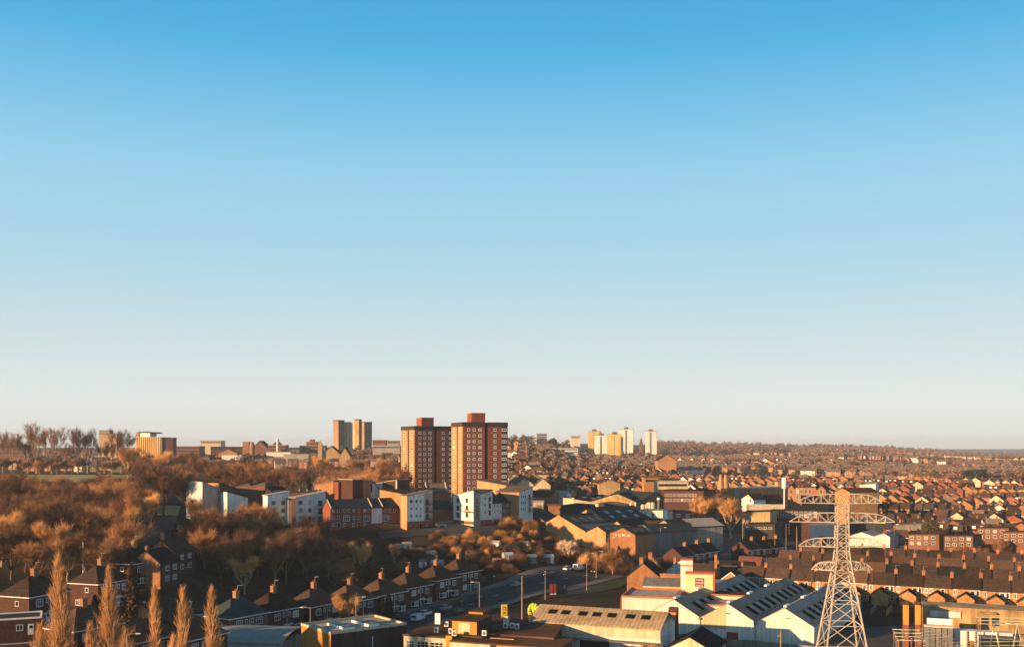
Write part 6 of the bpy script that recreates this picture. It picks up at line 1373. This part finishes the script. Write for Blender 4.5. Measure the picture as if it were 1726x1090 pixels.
# terraces of the middle distance right of the pylon
terrace(1498, 430, 1600, 418, 'front', 'the cream and brick row above the dark evergreen', 'terraces beyond the flats', 21)
mid = 0
for ri, d in enumerate([455, 480, 505, 532, 560, 590, 622, 656, 692, 730, 770, 812, 858]):
    px = 1506 if d < 540 else (1205 if d < 580 else 985) ; th0 = [-26, -20, -34, 58, -24, -28, 48, -22, -30, -26, 55, -24, -20][ri]
    run = 0
    while px < 1790:
        if run <= 0: run = rg.randint(3, 8); k = rg.randrange(8); th = th0 + rg.choice([0, 0, 0, 84]) ; gap = rg.choice([6.6, 8.2, 9.5]); jump = rg.uniform(4, 12); dd = d + rg.uniform(-7, 7)
        if not occupied(px, dd):
            x, y = XY(px, dd); kk = k if rg.random() < .7 else rg.randrange(8)
            if kk in (4, 7, 2) and rg.random() < .45: kk = rg.choice((0, 6, 1))
            MP[kk].put((x, y, gz(x, y) - .2), th + rg.uniform(-2, 2), f'{LABM[kk]}, {cnt(zone(px), ri)} from left in {ORD[ri]} row {zone(px)}', 'mid-distance houses', scale=(1, 1, rg.uniform(.95, 1.1))); mid += 1
        run -= 1; px += gap * F / dd; 
        if run <= 0: px += jump * F / dd
        dd -= rg.uniform(0, 1.2)
rz = random.Random(31)
for i in range(26):
    px = rz.uniform(905, 1190); d = rz.uniform(478, 555) if px > 1100 else rz.uniform(490, 575)
    if 1105 < px < 1195 and 496 < d < 530: continue
    x, y = XY(px, d); k = rz.randrange(6)
    t = empty('works_building', f'{("low tan-roofed", "small slate-roofed", "pale-walled", "orange brick", "grey-roofed", "buff brick")[k]} works building, {cnt("works", 0)} in the cluster right of the towers', 'building', (x, y, gz(x, y)), rz.choice((-28, -34, 52)), 'small works buildings')
    ghouse(t, rz.uniform(8, 17), rz.uniform(7, 11), rz.uniform(3.2, 5.2), rz.uniform(5.6, 7.6), rz.choice('xy'), ('stone_buff', 'brick_red', 'render_cream', 'brick_orange', 'render_white', 'brick_ochre')[k], ('tile_grey', 'slate_blue', 'tile_brown', 'tile_dark', 'metal_pale', 'tile_grey')[k])
    for q in (-2, 2): win(t, q, 0, 1.8, 1.4, 1.3, 0, 2)
print('mid', mid)
# far houses: the nearest ones one by one, the rest as one mass
far = []
d = 905.
while d < 3200:
    px = 880 if d < 1600 else 1100
    if 1400 < d: px = 1110
    th = rg.choice([-26, -22, -30, 60, -24]); run = rg.randint(4, 14); k = rg.randrange(8)
    while px < 2000:
        run -= 1; g = rg.uniform(11, 17)
        if run <= 0: run = rg.randint(3, 14); k = rg.randrange(8); th = rg.choice([-26, -22, -30, 60, -24, -5]); px += rg.uniform(8, 60) * F / d
        dd = d + rg.uniform(-4, 4); x, y = XY(px, dd)
        keep = math.sin(x * .011 + 2) * math.cos(y * .007) > (-.55 if d < 1500 else -.2)
        if d > 1500 and px < 1330 and rg.random() < .75: keep = False
        if 870 < px < 990 and 1180 < dd < 1600 and rg.random() < .5: keep = False
        if 985 < px < 1110 and dd > 1380: keep = False
        if keep: far.append((dd, k if rg.random() < .82 else rg.randrange(8), x, y, th + rg.uniform(-3, 3), px))
        px += g * F / d
    d += 24 if d < 1500 else 42
for d in range(640, 1400, 38):                        # roofs showing among trees on the left
    px = 20 + rg.uniform(0, 40)
    while px < 860:
        if (d > 760 and px < 300) or (d > 900): far.append((d + rg.uniform(-9, 9), rg.randrange(8), *XY(px, d), rg.uniform(-40, 30), px))
        px += rg.uniform(12, 60)
for d in range(560, 900, 34):
    px = 860 + rg.uniform(0, 15)
    while px < 990: far.append((d, rg.randrange(8), *XY(px, d), rg.choice([-26, -20, 55]), px)); px += rg.uniform(14, 40)
far.sort(key=lambda f: f[0])
def fz(px): return 'among the left skyline trees' if px < 700 else 'on the slope right of the brick towers' if px < 1000 else 'in the nearer rows below the white towers' if px < 1250 else 'in the far rows left of the pylon' if px < 1420 else 'in the far rows at right'
LABF = ['small orange house', 'small orange-gabled house', 'small cream house', 'long red dark-roofed house', 'long brown house', 'long ochre house', 'small pale-roofed red house', 'long white house']
inview = [f for f in far if f[5] < 1735 and not 665 < f[5] < 862][:130]; rest = [f for f in far if f not in inview]
for f in sorted(inview, key=lambda f: f[5]): far_house(f[1], f[2], f[3], f[4], f'{LABF[f[1]]}, {cnt(fz(f[5]), 99)} from left {fz(f[5])}', 'distant houses')
b = MB()
for f in rest:
    src = FM[f[1]]; c, s = math.cos(R(f[4])), math.sin(R(f[4])); z = gz(f[2], f[3]); i = len(b.v)
    b.v += [(f[2] + x * c - y * s, f[3] + x * s + y * c, z + q) for x, y, q in src.v]; mm = [b.mi(n) for n in src.names]
    b.f += [tuple(i + j for j in q) for q in src.f]; b.m += [mm[q] for q in src.m]
o = b.build('distant_houses'); tag(o, 'mass of small roofs covering the far hillsides', 'houses', kind='stuff'); print('far', len(far))
for px, d in ((1470, 640), (1500, 655), (1535, 668), (1570, 672), (1600, 668)):
    t = at('long_shed', f'{ORD[(1470, 1500, 1535, 1570, 1600).index(px)]} from left of the long white store roofs beyond the pylon', 'shed', px, d, -12, 'long white store roofs'); flat(t, 13, 14, 5, 'render_white', 'render_cream', par=0)

# ================================================================== trees
TB = [tree_obj(*bare(s, 15, sp, n0, tr=tr * .85, twm=m, bk=bk, up=up)) for s, sp, n0, tr, m, bk, up in
      [(1, 1.0, 5, .045, 'twig', 'bark', .30), (2, .9, 4, .045, 'twig', 'bark', .40), (3, 1.1, 5, .045, 'twig', 'bark_dark', .25), (4, .8, 4, .045, 'twig_gold', 'bark_pale', .45)]]
TD = [tree_obj(*bare(s, 15, sp, n0, tr=.05, twm='twig_dark', bk='bark_dark', up=up)) for s, sp, n0, up in [(5, 1.0, 5, .30), (6, .95, 5, .35)]]
PK = [Proto(tree_obj(*bare(s_, 27, .62, 4, kids=(4, 4, 4, 4), tr=.05, twm='twig', bk='bark', up=.5, trunk=.2, r0=.5, tl=.8))) for s_ in (21, 22, 23)]
PT = [Proto(t) for t in TB]; PD = [Proto(t) for t in TD]
TFo = [tree_obj(*bare(s, 13, 1.0, 5, kids=(4, 4, 4, 3), tr=.13, twm='twig_far', bk='bark_dark', up=.3)) for s in (7, 8)]; PF = [Proto(t) for t in TFo]
rt = random.Random(5); NTREE = 0
def tree(pr, px, d, s, label, group, sq=1.0):
    global NTREE
    x, y = XY(px, d); pr.put((x, y, gz(x, y) - .2), rt.uniform(0, 360), label, group, scale=(s * sq, s * sq, s)); NTREE += 1
# wood on the left slope
d = 262.; wr = 0
while d < 470:
    wn = 0
    px = -40 + rt.uniform(0, 25)
    while px < (205 if d < 300 else 235 if d < 330 else 262):
        hgt = rt.uniform(.9, 1.2); 
        if d > 400: hgt *= .82
        pr = rt.choice(PD + PT) if d < 360 else rt.choice(PT + [PT[0], PD[0], PD[1]])
        tree(pr, px + rt.uniform(-6, 6), d + rt.uniform(-6, 6), hgt, f'{ORD[wn]} bare tree from the left in the {ORD[wr]} row of the left wood', 'trees of the left wood', 1.05); wn += 1
        px += rt.uniform(36, 54) * 300 / d
    d += 16.5; wr += 1
for px, d, s, pr, lab in ((275, 372, 1.45, PD[0], 'large dark-trunked bare tree beside the side road'), (318, 380, 1.3, PT[1], 'tall bare tree just left of the white flats'), (240, 470, 1.2, PT[0], 'bare tree at the end of the park field'), (300, 455, 1.25, PT[0], 'wide bare tree behind the leftmost flats'),
    (40, 350, 1.0, PD[1], 'dark dense tree high at the left edge'), (12, 395, 1.35, PD[1], 'big dark tree rising at the left edge above the wood'), (430, 352, .98, PT[2], 'bare tree standing before the grey-white flats'), (400, 345, .8, PT[0], 'smaller bare tree at the second white block'), (330, 360, .7, PT[3], 'small pale bare tree against the leftmost white wall'),
    (608, 322, .82, PT[3], 'pale round bare tree on the grass bank'), (345, 300, .95, PT[0], 'bare tree behind the street corner on the slope'), (372, 296, 1.0, PT[2], 'spreading bare tree in the slope wood'), (412, 288, .85, PT[3], 'golden bare tree at the front of the slope wood'),
    (585, 246, .72, PT[3], 'bare roadside tree in front of the semis'), (1178, 455, 1.35, PT[3], 'tall golden bare tree left of the pair at centre right'), (1232, 450, 1.4, PT[3], 'broad golden bare tree right of the pair at centre right'), (1206, 470, 1.3, PT[0], 'bare tree between the two golden ones'),
    (1014, 358, .55, PT[3], 'small pale bare tree before the factory gables'), (1215, 600, .8, PT[0], 'bare tree beside the bottle kilns'), (665, 333, .5, PT[3], 'thin bare sapling on the allotment edge'), (120, 196, .55, PT[0], 'small bare tree behind the first poplar'), (262, 208, .6, PT[1], 'thin bushy tree behind the third poplar'),
    (1092, 210, .45, PT[3], 'thin bare tree against the corrugated roof'), (1690, 380, .85, PT[1], 'twiggy bare tree near the right edge'), (1655, 372, .7, PT[0], 'bare tree before the flats at the right'), (1620, 390, .6, PT[2], 'small bare tree between brick flats'), (1033, 345, .7, PT[0], 'bare tree at the junction before the orange gable house')):
    tree(pr, px, d, s, lab, None)
# trees on the slope under the flats
for i, px in enumerate(sorted(rt.uniform(335, 640) for _ in range(36))):
    d = rt.uniform(298, 345); s = rt.uniform(.95, 1.3) if px < 560 else rt.uniform(.45, .6)
    if d > 325: s *= .85
    if 590 < px: s *= .8
    tree(rt.choice(PD + PT[:3]), px, d, s, f'{ORD[i]} bare tree from the left in the dark wood below the white flats', 'trees below the white flats')
# belt behind the flats
for i, px in enumerate(sorted(rt.uniform(215, 672) for _ in range(62))):
    d = rt.uniform(430, 690) if px > 300 else rt.uniform(520, 720)
    if rt.random() < .3: d = max(430, d - 80)
    tree(rt.choice(PT), px, d, rt.uniform(1.05, 1.5), f'{ORD[i]} golden-brown tree from the left in the belt behind the flats', 'trees behind the flats')
for pi, (px, d, s) in enumerate(sorted(((62, 700, 2.05), (88, 690, 1.95), (48, 720, 1.6), (132, 730, 1.9), (148, 735, 1.95), (176, 720, 1.4), (205, 725, 1.95), (20, 760, 1.8), (5, 740, 1.75), (110, 740, 1.3), (188, 730, 1.3)))):
    tree(PK[pi % 3], px, d, s * .70, f'{ORD[pi]} from left of the tall bare park trees standing against the sky', 'tall park trees at left')
for i, px in enumerate(sorted(rt.uniform(0, 230) for _ in range(15))): tree(rt.choice(PT[:3] + PD), px, rt.uniform(640, 700), rt.uniform(.6, .95), f'{ORD[i]} lower bare tree from the left along the far edge of the park field', 'trees along the park field')
# trees in the town
for i, px in enumerate(sorted(rt.uniform(870, 1740) for _ in range(34))):
    d = rt.uniform(470, 900)
    if occupied(px, d) or (px > 1240 and rt.random() < .5): continue
    tree(rt.choice(PT), px, d, rt.uniform(.4, .75), f'{ORD[i]} small bare tree from the left among the mid-distance houses', 'trees in the town')
for i, px in enumerate(sorted(rt.uniform(860, 1740) for _ in range(30))):
    d = rt.uniform(950, 2100)
    tree(rt.choice(PF), px, d, rt.uniform(.6, 1.1), f'{ORD[i]} small brown distant tree from the left among far rooftops', 'distant trees among the rooftops')
# far woods as one mass each
def forest(name, label, pts, s, seed):
    r_ = random.Random(seed); b = MB()
    for px, d, k in pts:
        x, y = XY(px, d); z = gz(x, y); h = s * k * r_.uniform(.7, 1.2)
        for j in range(90):
            dd = Vector((r_.gauss(0, 1), r_.gauss(0, 1), abs(r_.gauss(0, 1)))).normalized(); c = Vector((x, y, z)) + Vector((dd.x * h * .62, dd.y * h * .62, dd.z * h)) * r_.uniform(.55, 1)
            n1 = Vector((r_.gauss(0, 1), r_.gauss(0, 1), r_.gauss(0, 1))).normalized(); u = n1.orthogonal().normalized() * h * .13 * r_.uniform(.5, 1.3); v = n1.cross(u); b.face([c - u - v * .6, c + u - v * .6, c + v], 'twig_far')
        b.tube((x, y, z - 2), (x, y, z + h * .5), h * .04, h * .03, 'bark_dark', 4)
    tag(b.build(name), label, 'wood', kind='stuff')
r_ = random.Random(9)
def rise():  # unseen trees added to shade the semis, placed clear of the poplars' sun
    out = []
    while len(out) < 42:
        x = r_.uniform(-215, -112); y = r_.uniform(135, 225); c_ = y - .593 * x; px = CX + F * x / y
        if px < -70 and 262 < c_ < 335: out.append((px, y, 1))
    return out
forest('wood', 'added trees out of view at left that shade the semis', rise(), 12, 2)
forest('distant_wood', 'far-off brown wood along the right-hand ridge', [(r_.uniform(1105, 1330), r_.uniform(1750, 2300), 1) for _ in range(230)] + [(r_.uniform(1105, 1740), r_.uniform(2500, 3100), 1.1) for _ in range(340)] + [(r_.uniform(1040, 1110), r_.uniform(1350, 1480), .8) for _ in range(30)], 13, 3)
forest('distant_wood', 'far-off trees along the left-hand skyline', [(r_.uniform(-10, 670), r_.uniform(1000, 1500), .8) for _ in range(130)] + [(r_.uniform(865, 1000), r_.uniform(1100, 1750), .8) for _ in range(55)], 12, 4)
forest('distant_wood', 'scattered small dark trees over the far hillside', [(r_.uniform(1000, 1745), r_.uniform(950, 2400), .8) for _ in range(330)], 9, 6)
# poplars
for i, (px, d, h, rad, st, lab) in enumerate(((97, 184, 21.5, 2.9, 3, 'leftmost and broadest tall bare poplar'), (66, 178, 9.5, 2.0, 2, 'short bushy poplar stem at the foot of the leftmost poplar'), (184, 184, 20, 3.0, 3, 'second tall bare poplar from the left'), (152, 178, 10.5, 1.9, 1, 'short poplar stem left of the second poplar'), (211, 180, 9.5, 2.3, 2, 'short leaning poplar stem right of the second poplar'),
    (261, 182, 18, 1.6, 1, 'third tall poplar, slimmest of the row'), (308, 182, 17.8, 1.9, 1, 'fourth tall poplar, slender and pointed'), (292, 178, 9.5, 1.5, 1, 'short stem beside the fourth poplar'), (357, 183, 18.2, 2.3, 2, 'fifth poplar at the right, in front of the curved roof'))):
    x, y = XY(px, d); t = empty('poplar_tree', lab, 'tree', (x, y, gz(x, y) - .5)); T, K = poplar(40 + i, h, rad, st); T.build('trunk', t); K.build('crown', t)
t = at('bush', 'pinkish twiggy bush at the foot of the fifth poplar', 'bush', 378, 176); shrub(60, 4.4, 2.6, 'twig_gold', 1500, .035).build('branches', t)
# evergreens
for px, d, h, r0, sh, m, lab in ((222, 214, 15.5, 3.4, 'cone', 'leaf_rust', 'tall rust-green conifer behind the second poplar'), (1573, 420, 15, 6.5, 'round', 'leaf_olive', 'big round dark evergreen right of the pylon'), (1043, 352, 9, 2.4, 'cone', 'leaf_rust', 'small dark pointed conifer before the lettered gable'), (930.5, 1450, 17, 9, 'round', 'leaf_dark', 'dark round hilltop tree'), (950, 1480, 16, 13, 'round', 'twig_far', 'wide brown domed hilltop tree'),
      (655, 262, 8, 2.0, 'cone', 'leaf_dark', 'dark conifer in a garden behind the roadside semis'), (160, 210, 9, 2.2, 'cone', 'leaf_dark', 'dark garden conifer between poplars one and two'), (522, 500, 11, 3.2, 'cone', 'leaf_dark', 'dark green conifer in the belt behind the flats'), (533, 505, 10, 3, 'cone', 'leaf_dark', 'second dark green conifer beside the first in the belt'), (1645, 900, 16, 12, 'round', 'leaf_dark', 'dark clump of evergreens at far right')):
    x, y = XY(px, d); t = empty('evergreen_tree', lab, 'tree', (x, y, gz(x, y) - .3)); T, K = leafy(int(px), h, r0, sh, m, 3600 if d < 600 else 900, .34 if d < 600 else 1.2); T.build('trunk', t); K.build('crown', t)
t = at('blossom_tree', 'pale blossoming tree in front of the orange factory gable', 'tree', 958, 352); T, K = bare(91, 9.5, 1.1, 5, tr=.05, twm='blossom', bk='bark', up=.3); T.build('trunk', t); K.build('crown', t)
# allotments: shrubs, hedges, sheds
SHP = []
for i, (h, r0, m) in enumerate(((3.2, 3.4, 'leaf_gold'), (2.6, 3.0, 'twig'), (3.0, 3.2, 'twig_dark'), (2.2, 2.4, 'leaf_olive'), (3.6, 3.0, 'twig_gold'))):
    r = empty('shrub', '', 'shrub'); shrub(i + 20, h, r0, m, 1500, .075).build('branches', r); SHP.append(Proto(r))
SL = ['rounded golden shrub', 'brown twiggy shrub', 'dark twiggy shrub', 'low olive-green shrub', 'tall gold-brown shrub']
AR = {}
for i, px in enumerate(sorted(rt.uniform(600, 1105) for _ in range(300))):
    d = rt.uniform(312, 358)
    if px > 960: d = rt.uniform(330, 372)
    if px < 720 and d > 345: continue
    k = rt.choice((0, 1, 2, 2, 4, 1)) if d > 342 else rt.choice((1, 2, 2, 3, 2, 2)); x, y = XY(px, d)  # darker shrubs lower down put the shade there into their colour
    q = min(((v.x - x) ** 2 + (v.y - y) ** 2) ** .5 for v in RQ)
    if q < 12 or x > RQ[-1].x + 30: continue
    if any(y < v.y and abs(x - v.x) < 30 and x > v.x for v in RQ): continue
    band = min(3, int((d - 310) / 15)); AR[band] = AR.get(band, -1) + 1; s = rt.uniform(.5, 1.25)
    SHP[k].put((x, y, gz(x, y) - .1), rt.uniform(0, 360), f'{SL[k]}, {ORD[AR[band]]} from left in the {("lowest", "lower", "upper", "topmost")[band]} allotment row', 'shrubs on the allotments', scale=(s * rt.uniform(.9, 1.4), s, s * rt.uniform(.6, 1.2)))
for i, px in enumerate(sorted(rt.uniform(800, 985) for _ in range(60))):
    d = rt.uniform(352, 368) if px > 905 else rt.uniform(352, 382) if px > 835 else rt.uniform(350, 358); k = rt.choice((0, 4, 1, 0, 2, 3)); x, y = XY(px, d); s = rt.uniform(.6, 1.3)
    SHP[k].put((x, y, gz(x, y) - .1), rt.uniform(0, 360), f'{SL[k]}, {ORD[i]} from left on the bank beside the factories', 'bushes on the bank', scale=s)
for i, px in enumerate(sorted(rt.uniform(985, 1105) for _ in range(40))):
    d = rt.uniform(347, 358); k = rt.choice((4, 1, 4, 2)); x, y = XY(px, d); s = rt.uniform(.8, 1.5)
    SHP[k].put((x, y, gz(x, y) - .1), rt.uniform(0, 360), f'{SL[k]}, {ORD[i]} from left before the lettered gable', 'bushes before the lettered gable', scale=(s, s, s * 1.3))
for i, (px, d, lab) in enumerate(((612, 238, 'low bushy shrub left under the bare roadside tree'), (560, 236, 'reddish shrub by the roadside behind the yellow block'), (20, 168, 'golden hedge clump above the timber fence'), (6, 168, 'second golden hedge clump at the left edge'), (1075, 352, 'brown shrub beside the orange gable house'), (1160, 395, 'dark shrub at the junction'), (1130, 392, 'brown shrub at the foot of the shaded workshop'))):
    x, y = XY(px, d); SHP[(1, 4, 0, 0, 1, 2, 1)[i]].put((x, y, gz(x, y)), i * 40, lab, scale=.9)
for i, (px, d, w_, m, r2, lab) in enumerate(((833, 351, 3.2, 'render_white', 'metal_pale', 'white allotment shed with tilted roof below the flats'), (687, 345, 3, 'render_cream', 'felt_pale', 'low pinkish allotment shed'), (671, 343, 2.6, 'metal_grey', 'metal_grey', 'grey allotment shed beside the pinkish one'), (728, 338, 3.4, 'timber', 'felt_pale', 'flat pale-roofed allotment shed in the middle'), (713, 330, 2.6, 'render_white', 'metal_grey', 'small white shed above the semis'), (735, 330, 4, 'metal_pale', 'rooflight_pale', 'low glasshouse above the semis'),
      (858, 340, 3.4, 'metal_pale', 'rooflight_pale', 'glasshouse frame in the allotments'), (838, 334, 3, 'render_cream', 'felt_pale', 'cream shed near the glasshouse frame'), (900, 341, 3, 'metal_grey', 'felt_pale', 'pale-roofed shed on the lower allotments'), (925, 346, 3.6, 'render_white', 'rooflight_pale', 'long low cold frame on the lower allotments'), (957, 356, 3.4, 'render_white', 'metal_pale', 'white caravan-like shed under the orange gable'), (990, 350, 3, 'metal_pale', 'metal_grey', 'pale shed beyond the blossoming tree'), (1018, 354, 4, 'metal_pale', 'metal_pale', 'long pale shed roof above the road'), (884, 352, 2.4, 'render_white', 'metal_grey', 'tiny white hut among golden shrubs'), (866, 348, 2.6, 'slate_blue', 'slate_blue', 'teal shed among the allotment shrubs'))):
    t = at('allotment_shed', lab, 'shed', px, d, (i * 37) % 60 - 20); ghouse(t, w_, 2.4, 1.9, 2.6, 'x', m, r2, over=.12, found=1, ends=.1); door(t, .2, 0, 0, .7, 1.7, m='timber_grey')
for i, px in enumerate(range(1440, 1740, 27)):
    d = 283 - (px - 1440) * .045; t = at('garden_fence', f'{ORD[i]} from left of the back-yard fences behind the front terrace', 'fence', px, d - 8, 62, 'back-yard fences'); b = MB()
    [b.box(k * 1.9, k * 1.9 + 1.84, 0, .06, -.5, 1.8, ('timber', 'timber_grey')[i % 2]) for k in range(6)]; b.build('panel', t)
# wheelie bins and garden walls by the semis
for i, (px, d) in enumerate(((668, 258), (673, 259), (741, 276), (747, 278), (762, 281))):
    t = at('wheelie_bin', f'{ORD[i]} from left of the dark wheelie bins along the roadside front gardens', 'bin', px, d - 4, 48, 'wheelie bins'); b = MB(); b.hexa([(-.25, -.3, 0), (.25, -.3, 0), (.25, .3, 0), (-.25, .3, 0)], [(-.3, -.36, 1), (.3, -.36, 1), (.3, .36, 1), (-.3, .36, 1)], 'black'); b.build('body', t); b = MB(); b.box(-.32, .32, -.4, .38, 1.003, 1.08, 'metal_grey'); b.build('lid', t)
for i in range(9):
    a = XY(385 + i * 46, 229 + i * 7.8); t = empty('garden_wall', f'{ORD[i]} low brick front-garden wall counted from the left along the semis', 'wall', (a[0], a[1], gz(*a)), 50, 'front garden walls'); b = MB(); b.box(0, 8.5, 0, .25, -1, .95, 'brick_brown'); b.box(-.05, 8.55, -.04, .29, .952, 1.03, 'concrete'); b.build('panel', t)
    t = empty('hedge', f'{ORD[i]} dark garden hedge counted from the left behind the low walls', 'hedge', (a[0] - 1.5, a[1] + 2.2, gz(*a)), 50, 'front garden hedges'); K = MB(); rh = random.Random(i)
    for _ in range(500): c = Vector((rh.uniform(0, 8), rh.uniform(-.4, .4), rh.uniform(0, 1.5))); u = Vector((rh.gauss(0, 1), rh.gauss(0, 1), rh.gauss(0, 1))).normalized() * .22; v = u.orthogonal().normalized() * .2; K.face([c - u, c + u, c + v], 'leaf_dark')
    K.build('foliage', t)
print('terraced', NT, 'trees', NTREE, 'far', NH)
purge(PK + SP + MP + PT + PD + PF + SHP + [q for v in TP.values() for q in v] + list(CP.values()) + [CV, CPN, CT])
for o in bpy.data.objects:                            # every thing that repeats needs a truthful label; nothing left unlabelled
    if o.parent is None and 'kind' in o and o['kind'] == 'structure' and 'label' in o: del o['label']

# ------------------------------------------------------------------ haze
hm = bpy.data.materials.new('haze'); hm.use_nodes = True; n = hm.node_tree; n.nodes.clear()
ou = n.nodes.new('ShaderNodeOutputMaterial'); v = n.nodes.new('ShaderNodeVolumePrincipled'); v.inputs['Color'].default_value = (.70, .84, 1, 1); v.inputs['Density'].default_value = .0001; v.inputs['Anisotropy'].default_value = 0
n.links.new(v.outputs[0], ou.inputs['Volume']); MATS['haze'] = hm
b = MB(); b.box(-7900, 7900, -500, 9700, -8, 96, 'haze'); o = b.build('haze'); tag(o, kind='stuff'); o['label'] = 'thin pale winter haze over the whole town'
sc.cycles.volume_bounces = 2; sc.cycles.max_bounces = 6
